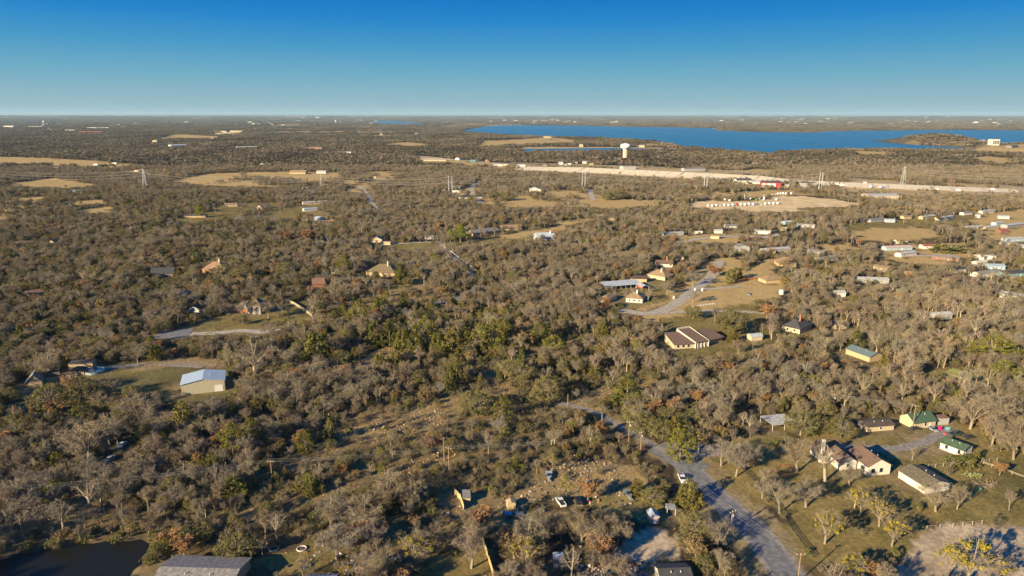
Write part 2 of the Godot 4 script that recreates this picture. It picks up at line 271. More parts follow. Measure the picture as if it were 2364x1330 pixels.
	[7,[256.9,-2833.1,284.7,-2833.1,284.7,-2798.8,256.9,-2798.8]],
	[7,[485.5,-2796.7,518.0,-2796.7,518.0,-2760.6,485.5,-2760.6]],
	[7,[1868.2,-2843.1,1909.6,-2843.1,1909.6,-2798.8,1868.2,-2798.8]],
	[7,[1782.2,-2608.4,1840.1,-2649.8,1859.6,-2622.6,1801.7,-2581.2]],
	[7,[1131.3,-2452.5,1183.9,-2489.6,1202.8,-2462.8,1150.2,-2425.7]],
	[7,[734.3,-2152.4,758.7,-2152.4,758.7,-2120.9,734.3,-2120.9]],
	[7,[594.6,-1773.9,617.5,-1773.9,617.5,-1749.9,594.6,-1749.9]],
	[7,[149.4,-2104.3,179.7,-2104.3,179.7,-2077.0,149.4,-2077.0]],
	[7,[207.7,-2023.3,245.4,-2023.3,245.4,-1994.3,207.7,-1994.3]],
	[7,[274.7,-1963.2,304.3,-1963.2,304.3,-1936.4,274.7,-1936.4]],
	[7,[174.7,-1837.8,199.3,-1837.8,199.3,-1813.5,174.7,-1813.5]],
	[7,[112.0,-1803.3,133.0,-1803.3,133.0,-1781.1,112.0,-1781.1]],
	[7,[-246.6,-1948.6,-171.8,-1948.6,-171.8,-1917.9,-246.6,-1917.9]],
	[8,[82.4,-159.4,80.2,-187.3,64.2,-186.1,66.4,-158.2]],
	[8,[80.2,-187.1,72.0,-214.3,56.7,-209.6,64.9,-182.4]],
	[8,[72.7,-211.4,69.6,-228.5,53.8,-225.7,56.9,-208.6]],
	[8,[69.7,-228.0,65.2,-240.0,50.3,-234.4,54.8,-222.4]],
	[8,[80.9,-159.3,78.7,-187.2,65.7,-186.2,67.9,-158.3]],
	[8,[78.8,-186.6,70.5,-213.8,58.1,-210.1,66.4,-182.9]],
	[8,[71.2,-211.2,68.1,-228.2,55.3,-225.9,58.4,-208.9]],
	[8,[68.3,-227.4,63.8,-239.5,51.7,-235.0,56.2,-222.9]],
	[8,[72.9,-225.6,68.9,-235.0,52.3,-228.0,56.3,-218.6]],
	[8,[69.5,-233.8,65.2,-242.0,49.2,-233.8,53.5,-225.6]],
	[8,[65.2,-242.0,60.1,-248.1,46.4,-236.5,51.5,-230.4]],
	[8,[60.8,-235.9,53.6,-245.0,50.2,-242.3,57.4,-233.2]],
	[8,[54.9,-243.2,48.7,-253.0,45.0,-250.7,51.2,-240.9]],
	[8,[49.8,-251.2,44.1,-261.2,40.3,-259.0,46.0,-249.0]],
	[8,[45.1,-259.3,39.8,-269.4,35.9,-267.4,41.2,-257.3]],
	[8,[40.6,-268.1,33.8,-276.7,30.4,-273.9,37.2,-265.3]],
	[8,[34.7,-275.8,25.5,-281.9,23.1,-278.2,32.3,-272.1]],
	[8,[26.7,-281.3,18.8,-283.8,17.5,-279.6,25.4,-277.1]],
	[8,[57.9,-228.3,67.4,-230.1,64.6,-244.9,55.1,-243.1]],
	[8,[64.6,-229.7,74.7,-230.6,73.5,-245.6,63.4,-244.7]],
	[8,[73.5,-230.4,80.8,-231.8,78.1,-246.6,70.8,-245.2]],
	[8,[119.3,-236.4,131.9,-234.8,133.3,-245.2,120.7,-246.8]],
	[8,[130.2,-234.9,141.5,-234.1,142.3,-244.6,131.0,-245.4]],
	[8,[141.3,-234.1,150.9,-236.7,148.1,-246.8,138.5,-244.2]],
	[8,[149.9,-236.3,160.6,-241.5,156.0,-251.0,145.3,-245.8]],
	[8,[159.8,-241.0,168.8,-247.8,162.4,-256.2,153.4,-249.4]],
	[8,[166.8,-246.4,175.2,-251.8,169.5,-260.7,161.1,-255.3]],
	[8,[65.3,-426.7,84.8,-417.9,88.6,-426.3,69.1,-435.1]],
	[8,[88.4,-418.5,106.3,-436.3,99.7,-442.9,81.8,-425.1]],
	[8,[105.7,-435.6,120.4,-459.5,112.5,-464.4,97.8,-440.5]],
	[8,[119.4,-457.9,138.7,-491.9,130.7,-496.5,111.4,-462.5]],
	[8,[137.8,-490.2,155.8,-522.6,147.7,-527.1,129.7,-494.7]],
	[8,[155.3,-521.4,169.7,-557.8,161.0,-561.2,146.6,-524.8]],
	[8,[168.9,-555.9,181.2,-585.8,172.6,-589.3,160.3,-559.4]],
	[8,[131.8,-482.7,149.6,-487.0,148.4,-492.1,130.6,-487.8]],
	[8,[148.0,-486.5,167.5,-493.8,165.6,-498.7,146.1,-491.4]],
	[8,[-70.0,-646.8,-52.3,-591.9,-45.3,-594.2,-63.0,-649.1]],
	[8,[-52.9,-593.9,-36.1,-537.2,-29.1,-539.3,-45.9,-596.0]],
	[8,[-36.7,-539.1,-25.4,-500.7,-18.4,-502.8,-29.7,-541.2]],
	[8,[-25.4,-504.8,-39.5,-461.3,-32.5,-459.0,-18.4,-502.5]],
	[8,[-37.3,-464.5,-54.9,-449.6,-50.2,-444.1,-32.6,-459.0]],
	[8,[-132.7,-657.4,-99.2,-667.3,-100.9,-672.9,-134.4,-663.0]],
	[8,[-101.5,-666.8,-70.8,-671.9,-71.8,-677.6,-102.5,-672.5]],
	[8,[-75.4,-674.8,-65.5,-640.8,-59.9,-642.4,-69.8,-676.4]],
	[8,[93.7,-421.5,115.4,-424.8,114.6,-430.5,92.9,-427.2]],
	[8,[113.1,-424.6,137.2,-425.6,137.0,-431.4,112.9,-430.4]],
	[8,[134.6,-425.8,157.0,-421.5,158.1,-427.2,135.7,-431.5]],
	[8,[154.5,-422.2,165.8,-417.4,168.1,-422.8,156.8,-427.6]],
	[8,[-181.8,-376.1,-165.8,-378.0,-166.6,-384.8,-182.6,-382.9]],
	[8,[-166.9,-377.8,-152.2,-383.4,-154.6,-389.7,-169.3,-384.1]],
	[8,[-156.1,-383.1,-140.6,-379.4,-139.0,-386.0,-154.5,-389.7]],
	[8,[-138.7,-380.0,-132.3,-388.3,-137.7,-392.5,-144.1,-384.2]],
	[8,[-197.0,-318.3,-185.1,-324.0,-189.5,-333.0,-201.4,-327.3]],
	[8,[-188.7,-323.0,-174.5,-324.4,-175.5,-334.4,-189.7,-333.0]],
	[8,[-177.4,-324.4,-162.0,-323.0,-161.2,-333.0,-176.6,-334.4]],
	[8,[-164.4,-323.3,-151.0,-321.1,-149.4,-331.0,-162.8,-333.2]],
	[8,[-39.5,-995.0,-52.8,-1067.5,-61.4,-1065.9,-48.1,-993.4]],
	[8,[-52.4,-1065.2,-62.4,-1161.5,-71.2,-1160.6,-61.2,-1064.3]],
	[8,[-62.3,-1159.2,-64.2,-1249.3,-73.0,-1249.1,-71.1,-1159.0]],
	[8,[-64.4,-1246.7,-54.0,-1332.8,-62.7,-1333.8,-73.1,-1247.7]],
	[8,[122.8,-1025.3,128.1,-1108.5,119.3,-1109.1,114.0,-1025.9]],
	[8,[127.9,-1106.4,135.3,-1188.7,126.5,-1189.5,119.1,-1107.2]],
	[8,[-269.2,-1232.5,-223.9,-1081.3,-216.5,-1083.6,-261.8,-1234.8]],
	[8,[-224.5,-1083.4,-192.7,-959.0,-185.2,-960.9,-217.0,-1085.3]],
	[8,[-193.2,-960.6,-170.0,-892.4,-162.6,-894.9,-185.8,-963.1]],
	[8,[160.7,-670.4,204.1,-701.6,198.9,-708.8,155.5,-677.6]],
	[8,[200.9,-700.1,231.5,-708.4,229.2,-716.9,198.6,-708.6]],
	[8,[227.1,-708.5,252.8,-700.1,255.5,-708.5,229.8,-716.9]],
	[8,[255.3,-700.6,282.3,-723.3,276.6,-730.0,249.6,-707.3]],
	[8,[335.3,-609.7,361.9,-605.4,363.1,-613.1,336.5,-617.4]],
	[8,[361.0,-605.4,392.1,-609.7,391.1,-617.4,360.0,-613.1]],
	[8,[-180.9,-321.8,-162.1,-327.4,-165.2,-338.0,-184.0,-332.4]],
	[8,[-166.8,-327.3,-145.7,-322.5,-143.3,-333.2,-164.4,-338.0]],
	[8,[-198.8,-369.6,-179.4,-373.2,-182.5,-389.7,-201.9,-386.1]],
	[8,[-332.3,-2216.2,-8.3,-1780.4,5.1,-1790.4,-318.9,-2226.2]],
	[8,[-7.1,-1779.3,159.5,-1687.6,167.6,-1702.3,1.0,-1794.0]],
	[8,[157.9,-1688.5,361.8,-1579.7,369.7,-1594.5,165.8,-1703.3]],
	[8,[357.8,-1582.9,458.0,-1464.2,470.9,-1475.1,370.7,-1593.8]],
	[8,[456.5,-1466.1,534.9,-1363.2,548.3,-1373.4,469.9,-1476.3]],
	[8,[534.6,-1363.5,634.8,-1273.7,646.1,-1286.2,545.9,-1376.0]],
	[8,[634.4,-1274.0,749.6,-1202.3,758.5,-1216.6,643.3,-1288.3]],
	[8,[750.2,-1202.1,895.4,-1165.6,899.5,-1181.9,754.3,-1218.4]],
	[8,[-6.3,-1844.8,229.9,-1746.8,236.3,-1762.3,0.1,-1860.3]],
	[8,[227.1,-1748.1,379.4,-1659.3,387.9,-1673.9,235.6,-1762.7]],
	[8,[376.3,-1661.7,487.2,-1555.9,498.8,-1568.1,387.9,-1673.9]],
	[8,[484.5,-1559.4,574.9,-1402.8,589.5,-1411.2,499.1,-1567.8]],
	[8,[574.9,-1402.9,655.1,-1316.9,667.4,-1328.4,587.2,-1414.4]],
	[8,[655.2,-1316.9,772.7,-1240.6,781.8,-1254.7,664.3,-1331.0]],
	[8,[773.3,-1240.3,922.2,-1201.6,926.4,-1217.9,777.5,-1256.6]],
	[8,[409.2,-1310.8,475.5,-1227.3,487.1,-1236.5,420.8,-1320.0]],
	[8,[474.7,-1228.2,547.9,-1154.2,558.5,-1164.6,485.3,-1238.6]],
	[8,[549.1,-1153.5,663.0,-1113.2,667.9,-1127.1,554.0,-1167.4]],
	[8,[664.0,-1113.1,867.8,-1126.1,866.8,-1140.8,663.0,-1127.8]],
	[8,[1958.8,-7212.9,1693.9,-5955.9,1733.9,-5947.5,1998.8,-7204.5]],
	[8,[1693.9,-5949.4,1797.5,-5470.1,1837.4,-5478.7,1733.8,-5958.0]],
	[8,[1804.3,-5459.6,2146.2,-5206.9,2170.4,-5239.7,1828.5,-5492.4]],
	[8,[2172.9,-5210.5,2491.1,-5614.0,2459.1,-5639.2,2140.9,-5235.7]],
	[8,[2485.7,-5608.7,2934.0,-5936.8,2909.9,-5969.8,2461.6,-5641.7]],
	[8,[2927.3,-5933.3,3904.3,-6301.0,3890.0,-6339.1,2913.0,-5971.4]],
	[8,[3883.7,-6303.6,4410.0,-5935.4,4433.4,-5968.8,3907.1,-6337.0]],
	[8,[-321.7,-8108.9,18.2,-9120.4,-39.4,-9139.7,-379.3,-8128.2]],
	[8,[-25.3,-9102.3,762.2,-8713.3,789.2,-8767.8,1.7,-9156.8]],
	[8,[747.9,-8726.8,1311.8,-7735.9,1364.6,-7766.0,800.7,-8756.9]],
	[8,[1317.3,-7729.3,1959.7,-7183.9,1999.0,-7230.2,1356.6,-7775.6]],
	[8,[-400.1,-5532.6,-92.5,-4714.0,-76.8,-4719.9,-384.4,-5538.5]],
	[8,[-92.5,-4714.0,180.5,-4313.3,194.4,-4322.8,-78.6,-4723.5]],
	[8,[179.0,-4315.8,399.5,-3900.8,414.3,-3908.7,193.8,-4323.7]],
	[8,[398.9,-3901.6,594.0,-3621.9,607.8,-3631.5,412.7,-3911.2]],
	[8,[591.9,-3626.9,678.5,-3172.0,695.0,-3175.2,608.4,-3630.1]],
	[8,[1702.9,-3127.2,1691.5,-2910.1,1706.2,-2909.3,1717.6,-3126.4]],
	[8,[1691.6,-2909.1,1746.8,-2756.6,1760.7,-2761.7,1705.5,-2914.2]],
	[8,[461.1,-1536.4,552.1,-1404.0,561.0,-1410.1,470.0,-1542.5]],
	[8,[556.2,-1402.4,652.9,-1423.1,650.6,-1433.7,553.9,-1413.0]],
	[8,[645.6,-1426.5,678.6,-1365.6,688.1,-1370.8,655.1,-1431.7]],
	[7,[18.9,-199.3,13.6,-197.8,12.1,-203.1,17.4,-204.6]],
	[7,[24.2,-199.3,18.7,-199.0,18.4,-204.5,23.9,-204.8]],
	[7,[54.9,-218.9,60.4,-218.8,60.3,-213.3,54.8,-213.4]],
	[7,[-142.4,-238.9,-147.9,-238.6,-148.2,-244.1,-142.7,-244.4]],
	[7,[-141.3,-227.3,-146.7,-227.9,-146.1,-233.3,-140.7,-232.7]],
	[7,[169.3,-247.2,167.5,-252.4,172.7,-254.2,174.5,-249.0]],
	[7,[172.8,-245.0,171.4,-250.4,176.8,-251.8,178.2,-246.4]],
	[7,[162.2,-257.7,167.6,-258.3,168.2,-252.9,162.8,-252.3]],
	[7,[156.6,-252.8,155.4,-258.2,160.8,-259.4,162.0,-254.0]],
	[7,[9.6,-220.5,15.1,-220.8,15.4,-215.3,9.9,-215.0]],
	[7,[-2.5,-191.2,-2.4,-196.7,3.1,-196.6,3.0,-191.1]],
	[7,[34.5,-208.2,39.8,-209.3,40.9,-204.0,35.6,-202.9]],
	[7,[23.2,-202.1,26.2,-202.1,26.2,-199.1,23.2,-199.1]]]
const ZONE_AREAS := [
	[4,[-881.9,-1160.1,-399.1,-1160.1,-178.3,-590.3,-120.4,-407.2,-136.3,-337.6,-272.1,-337.6]],
	[4,[-272.1,-337.6,-136.3,-337.6,-103.3,-248.8,-206.3,-248.8]],
	[1,[-127.8,-365.6,-131.2,-426.5,-99.7,-458.7,-53.0,-458.7,-0.5,-416.7,36.3,-381.3,69.0,-358.2,65.1,-313.3,30.8,-297.0,-0.4,-307.7,-37.9,-319.0,-79.5,-319.0,-110.4,-325.0]],
	[2,[-82.3,-192.2,-88.3,-224.8,-68.0,-268.8,-36.0,-302.3,13.9,-313.3,66.1,-319.0,73.7,-297.0,43.0,-273.2,50.8,-238.0,54.7,-212.9,43.0,-197.0,15.8,-194.6,-23.3,-185.3,-51.0,-183.1]],
	[3,[107.2,-331.2,141.0,-426.5,237.2,-524.0,409.0,-524.0,214.2,-260.5,190.1,-268.8,127.8,-268.8,113.3,-277.7]],
	[3,[-142.2,-162.4,-177.6,-210.1,-136.4,-215.8,-111.5,-189.8,-122.1,-178.8]],
	[6,[158.9,-674.6,273.5,-855.1,431.9,-855.1,749.8,-985.2,409.0,-524.0,237.2,-524.0,191.6,-590.3]],
	[0,[-126.9,-674.6,183.6,-937.8,139.8,-590.3,59.3,-426.5,-8.7,-426.5,-60.1,-524.0]]]
const HILLS := [
	[1821,-3155,95,280,27],
	[1924,-3107,90,260,14],
	[1850,-2624,111,260,7],
	[1088,-2173,145,200,11]]
const SPECIAL_TREES := [
	["juniper",-126.1,-250.7,12.6,1.25],
	["juniper",-99.9,-231.3,10.5,0.9],
	["juniper",-95.8,-238.0,9.8,0.8],
	["juniper",-97.9,-337.6,18.6,1.2],
	["juniper",-63.8,-322.0,9.4,1.6],
	["juniper",-57.1,-325.0,9.9,1.2],
	["juniper",-75.9,-237.3,6.4,1.3],
	["juniper",-68.3,-245.1,9.1,0.9],
	["juniper",49.6,-283.2,11.4,1.8],
	["juniper",38.6,-311.0,6.5,1.4],
	["juniper",21.0,-336.3,10.2,1.6],
	["juniper",29.0,-328.1,6.8,0.9],
	["juniper",-50.0,-347.6,14.3,1.0],
	["juniper",-45.2,-354.6,14.0,1.0],
	["juniper",-38.7,-347.6,13.1,1.0],
	["juniper",-30.6,-344.2,14.2,1.1],
	["juniper",-24.1,-347.6,13.1,1.1],
	["juniper",-16.2,-347.6,12.4,1.0],
	["juniper",-9.5,-351.1,13.2,1.0],
	["juniper",4.8,-322.0,10.1,1.0],
	["juniper",-73.3,-358.2,13.4,1.0],
	["juniper",-65.2,-358.2,14.6,1.1],
	["juniper",-57.2,-351.1,14.9,1.0],
	["juniper",-88.0,-389.6,13.1,1.0],
	["juniper",-79.6,-411.9,16.5,1.2],
	["juniper",-4.0,-365.6,12.4,0.9],
	["juniper",14.6,-358.2,10.2,1.1],
	["juniper",50.0,-373.3,10.1,1.3],
	["juniper",28.9,-381.3,10.3,1.2],
	["juniper",-27.7,-297.0,10.5,1.0],
	["juniper",-25.6,-307.7,9.7,0.9],
	["juniper",-3.8,-262.5,8.6,0.9],
	["juniper",-61.8,-555.3,9.3,1.0],
	["juniper",-131.5,-547.1,13.4,1.0],
	["juniper",-129.6,-531.5,11.7,1.2],
	["juniper",129.8,-299.6,6.8,1.3],
	["juniper",181.8,-354.6,9.7,1.5],
	["juniper",240.6,-334.3,10.2,2.2],
	["juniper",250.3,-331.2,10.1,2.0],
	["juniper",229.0,-307.7,7.8,1.5],
	["juniper",178.5,-319.0,9.3,1.0],
	["juniper",232.6,-509.6,8.6,1.2],
	["juniper",266.0,-547.1,6.3,1.2],
	["juniper",-261.9,-358.2,11.0,0.9],
	["juniper",-180.1,-337.6,9.8,1.1],
	["juniper",-89.0,-204.7,9.7,1.3],
	["juniper",119.8,-365.6,7.4,1.2],
	["juniper",168.9,-516.7,11.4,1.3],
	["juniper",159.8,-502.7,8.5,1.2],
	["juniper",165.2,-229.6,4.5,1.1],
	["juniper",-230.2,-344.2,8.0,0.8],
	["juniper",-81.6,-502.7,19.6,0.9],
	["juniper",-24.5,-502.7,9.8,1.0],
	["juniper",-68.6,-426.5,12.7,0.8],
	["juniper",60.4,-231.3,9.1,1.2],
	["juniper",56.1,-200.8,8.0,1.5],
	["juniper",40.7,-207.4,4.9,1.5],
	["juniper",181.7,-271.0,5.9,1.3],
	["juniper",178.0,-275.4,4.8,1.3],
	["juniper",-261.1,-572.3,13.2,0.9],
	["juniper",-321.4,-470.5,9.2,1.1],
	["oak",124.5,-381.3,13.6,1.14],
	["oak",111.4,-250.7,9.2,0.95],
	["oak",116.7,-252.6,7.5,0.95],
	["oak",50.2,-252.6,7.5,1.14],
	["oak",55.5,-249.5,7.4,1.045],
	["oak",62.4,-258.4,7.6,1.14],
	["oak",57.4,-246.9,6.5,1.045],
	["oak",65.7,-250.7,6.8,1.045],
	["oak",71.8,-258.4,7.0,0.95],
	["oak",48.4,-262.5,6.7,0.95],
	["juniper",61.8,-248.0,8.5,1.3],
	["oak",15.6,-284.7,10.1,1.2349999999999999],
	["oak",-14.6,-268.8,9.7,1.045],
	["oak",3.6,-307.7,9.5,1.14],
	["oak",-191.8,-273.2,11.0,1.14],
	["oak",-180.0,-277.7,9.6,1.045],
	["oak",-200.1,-509.6,10.6,1.2349999999999999],
	["oak",-172.4,-524.0,10.8,1.2349999999999999],
	["oak",-151.9,-509.6,9.5,1.2349999999999999],
	["oak",-218.7,-524.0,9.8,1.2349999999999999],
	["oak",-291.4,-524.0,9.8,1.3299999999999998],
	["oak",-378.1,-590.3,10.3,1.3299999999999998],
	["oak",-314.5,-524.0,9.8,1.14],
	["oak",110.1,-411.9,7.9,1.045],
	["oak",-76.5,-172.7,7.1,1.045],
	["oak",125.9,-248.8,7.4,1.14],
	["oak",53.3,-183.1,6.8,1.14],
	["oak",-93.3,-178.4,5.5,1.045],
	["oak",-89.4,-180.9,5.3,1.045],
	["brown",-96.7,-177.8,6.0,1.2],
	["oak",154.6,-426.5,7.7,1.14],
	["oak",1.0,-502.7,8.9,1.14],
	["oak",154.8,-1037.5,13.3,1.71],
	["oak",137.4,-1026.6,11.2,1.4249999999999998],
	["oak",-7.5,-1021.2,11.1,1.52],
	["oak",-26.5,-1026.6,12.2,1.2349999999999999],
	["oak",44.5,-337.6,7.4,1.14],
	["oak",60.8,-365.6,7.9,1.14],
	["oak",120.9,-252.6,6.0,1.14],
	["oak",-32.4,-163.3,4.6,1.14],
	["oak",-152.2,-256.5,6.9,1.14],
	["oak",-163.2,-282.3,6.5,1.2349999999999999],
	["oak",-68.9,-210.1,4.7,1.14],
	["oak",55.2,-177.1,6.0,0.95],
	["pine",-375.9,-843.9,15.8,1.1],
	["pine",-50.0,-674.6,17.9,1.3],
	["pine",-59.7,-674.6,12.8,1.1],
	["pine",-14.2,-1048.6,10.4,1.0],
	["mistletoe",107.4,-194.6,9.7,1.2],
	["mistletoe",90.3,-179.9,10.5,1.1],
	["mistletoe",109.1,-178.8,9.3,1.1],
	["mistletoe",110.4,-188.7,9.3,1.0],
	["mistletoe",91.2,-163.3,8.0,1.2],
	["mistletoe",120.6,-162.4,14.2,1.1],
	["mistletoe",117.1,-165.1,10.0,1.0],
	["mistletoe",128.0,-162.4,8.5,1.1],
	["mistletoe",13.8,-218.8,9.3,0.8],
	["mistletoe",-107.8,-195.8,7.1,0.7],
	["mistletoe",-43.7,-162.4,5.7,1.0],
	["mistletoe",-26.3,-168.8,10.9,1.2],
	["mistletoe",68.2,-236.3,9.8,0.8],
	["mistletoe",17.7,-205.2,6.5,1.0],
	["mistletoe",3.9,-166.9,11.5,1.0],
	["pale",-131.6,-184.2,11.9,1.0],
	["pale",-131.4,-197.0,10.9,1.3],
	["pale",-129.4,-199.5,10.3,1.0],
	["pale",-143.0,-183.1,8.4,0.9],
	["pale",-149.7,-186.4,7.0,0.9],
	["bush",-100.4,-175.1,2.1,1.5],
	["brown",-100.5,-178.4,4.1,1.2],
	["bush",-100.0,-170.7,1.8,1.6],
	["bush",-131.7,-178.4,1.8,1.6],
	["bush",-137.8,-176.3,1.8,1.5],
	["bush",-123.6,-181.3,1.8,1.7],
	["bush",-114.0,-182.2,2.1,1.6],
	["broad",-140.0,-185.3,7.0,1.0],
	["mistletoe",-111.9,-183.1,6.7,1.0],
	["pale",-122.5,-416.7,14.0,1.0],
	["pale",-56.8,-207.4,6.0,0.6],
	["pale",26.6,-252.6,7.7,0.8],
	["pale",36.5,-264.6,7.1,0.9],
	["pale",-94.0,-193.4,8.4,0.6],
	["pale",-480.1,-785.5,10.0,1.2],
	["pale",-310.6,-674.6,10.2,0.6],
	["pale",-154.2,-726.0,12.6,1.0],
	["pale",-132.3,-785.5,11.8,1.2],
	["pale",2.3,-458.7,13.9,1.4],
	["pale",9.8,-470.5,14.2,1.3],
	["pale",44.4,-509.6,13.4,1.2],
	["pale",189.2,-351.1,11.0,1.2],
	["pale",220.7,-373.3,11.6,1.2],
	["pale",237.1,-389.6,12.5,1.2],
	["pale",228.6,-358.2,11.7,1.1],
	["pale",256.7,-373.3,12.8,1.1],
	["pale",300.4,-416.7,12.7,1.3],
	["pale",301.2,-447.5,11.9,1.2],
	["pale",229.1,-402.7,10.9,1.1],
	["pale",201.6,-393.8,10.7,1.1],
	["pale",152.6,-287.1,12.4,1.2],
	["pale",165.8,-280.0,11.1,1.0],
	["pale",179.7,-280.0,11.1,1.0],
	["pale",195.0,-282.3,11.2,1.0],
	["pale",105.8,-215.8,13.9,1.2],
	["pale",143.4,-230.6,5.8,0.7],
	["pale",215.9,-344.2,9.6,1.0],
	["pale",-119.1,-307.7,21.9,1.4],
	["pale",15.8,-162.4,11.0,0.9],
	["pale",83.4,-297.0,11.6,1.1],
	["pale",92.2,-252.6,8.6,0.9],
	["pale",389.5,-590.3,10.4,0.7],
	["pale",325.5,-495.9,8.9,1.0],
	["broad",-147.3,-258.4,12.6,1.6],
	["broad",-150.1,-228.0,14.7,1.3],
	["broad",-183.9,-328.1,10.0,1.1],
	["broad",-214.7,-307.7,13.1,1.4],
	["broad",19.6,-178.4,10.2,1.3],
	["broad",30.1,-178.4,8.5,1.1],
	["broad",-10.9,-168.5,11.5,1.1],
	["broad",5.3,-175.7,10.6,1.1],
	["broad",-48.5,-172.7,10.8,1.5],
	["broad",-38.1,-197.0,10.9,1.2],
	["broad",-31.7,-199.5,8.8,1.2],
	["broad",-43.8,-185.3,9.8,1.4],
	["broad",-53.9,-189.8,8.5,1.2],
	["broad",73.8,-226.4,8.9,1.1],
	["broad",81.2,-223.3,11.0,1.3],
	["broad",76.7,-218.8,9.3,1.0],
	["broad",80.8,-204.7,7.5,1.0],
	["broad",83.1,-195.8,9.6,1.0],
	["broad",92.7,-199.5,10.3,1.1],
	["broad",98.7,-221.8,11.0,1.2],
	["broad",180.6,-256.5,12.1,1.4],
	["broad",190.8,-256.5,12.1,1.2],
	["broad",195.5,-268.8,10.8,1.2],
	["broad",179.2,-241.5,11.6,1.0],
	["broad",180.2,-231.3,12.9,1.0],
	["broad",132.2,-197.0,8.0,1.3],
	["broad",139.7,-198.3,8.0,0.8],
	["broad",112.6,-212.9,7.6,1.2],
	["broad",84.1,-210.1,7.6,1.0],
	["broad",57.9,-175.7,8.5,1.1],
	["broad",119.0,-447.5,8.1,1.2],
	["broad",106.8,-470.5,9.6,1.2],
	["broad",131.1,-495.9,10.1,1.4],
	["broad",92.7,-458.7,5.5,0.9],
	["broad",-148.1,-411.9,11.6,1.2],
	["broad",-165.6,-416.7,8.7,1.2],
	["broad",-131.3,-365.6,10.0,1.0],
	["broad",-62.6,-651.4,12.9,1.3],
	["broad",-363.1,-1232.7,9.7,1.2],
	["broad",-526.4,-1388.3,12.5,1.5],
	["broad",76.6,-458.7,6.7,0.9],
	["brown",24.2,-202.1,8.0,0.9],
	["brown",7.5,-351.1,10.2,1.2],
	["brown",-198.4,-674.6,14.1,1.4],
	["brown",-217.3,-674.6,11.8,1.4],
	["brown",28.6,-179.2,8.3,1.0],
	["brown",-182.7,-282.3,7.4,1.2],
	["brown",-204.1,-358.2,5.4,1.4],
	["brown",154.9,-411.9,10.1,1.2],
	["brown",154.6,-524.0,10.6,1.4],
	["brown",-9.2,-185.3,8.4,1.0],
	["brown",-29.1,-238.0,6.6,1.2],
	["brown",58.4,-268.8,7.2,1.2],
	["brown",45.6,-337.6,8.6,1.1],
	["bush",161.4,-227.4,2.8,1.8],
	["bush",156.1,-227.4,2.4,2.2],
	["bush",159.6,-228.7,2.1,2],
	["bush",400.6,-629.7,5.6,3.0],
	["bush",392.7,-629.7,5.6,3.0]]
const PAL := {"farw":[0.72,0.69,0.62],"barnw":[0.47,0.43,0.32],"metalb":[0.36,0.46,0.58],"oliver":[0.15,0.125,0.08],"white":[0.6,0.57,0.5],"cream":[0.5,0.42,0.28],"tan":[0.45,0.34,0.2],"grey":[0.33,0.33,0.33],"lblue":[0.33,0.44,0.5],"teal":[0.12,0.27,0.3],"brick":[0.3,0.12,0.07],"red":[0.42,0.035,0.025],"dgrey":[0.055,0.055,0.06],"brown":[0.165,0.105,0.074],"dbrown":[0.085,0.06,0.05],"tanr":[0.3,0.21,0.12],"greyr":[0.22,0.21,0.2],"green":[0.06,0.105,0.058],"metal":[0.42,0.47,0.52],"redr":[0.34,0.09,0.08],"wmetal":[0.42,0.42,0.41],"orange":[0.32,0.2,0.12],"olive":[0.17,0.13,0.07],"bluem":[0.1,0.2,0.33],"yellow":[0.48,0.38,0.22],"pinkr":[0.5,0.38,0.36],"blue":[0.06,0.2,0.45],"rust":[0.22,0.12,0.085],"dwall":[0.2,0.18,0.16],"tealr":[0.13,0.18,0.185],"orangew":[0.4,0.22,0.11]}
const AREAS := ["distant suburb","distant town","far lake shore","far lakeside estate","far left plain","far right shore","far shore plain","left woods","middle woods","opposite lake shore","wooded island","woods by the wall"]
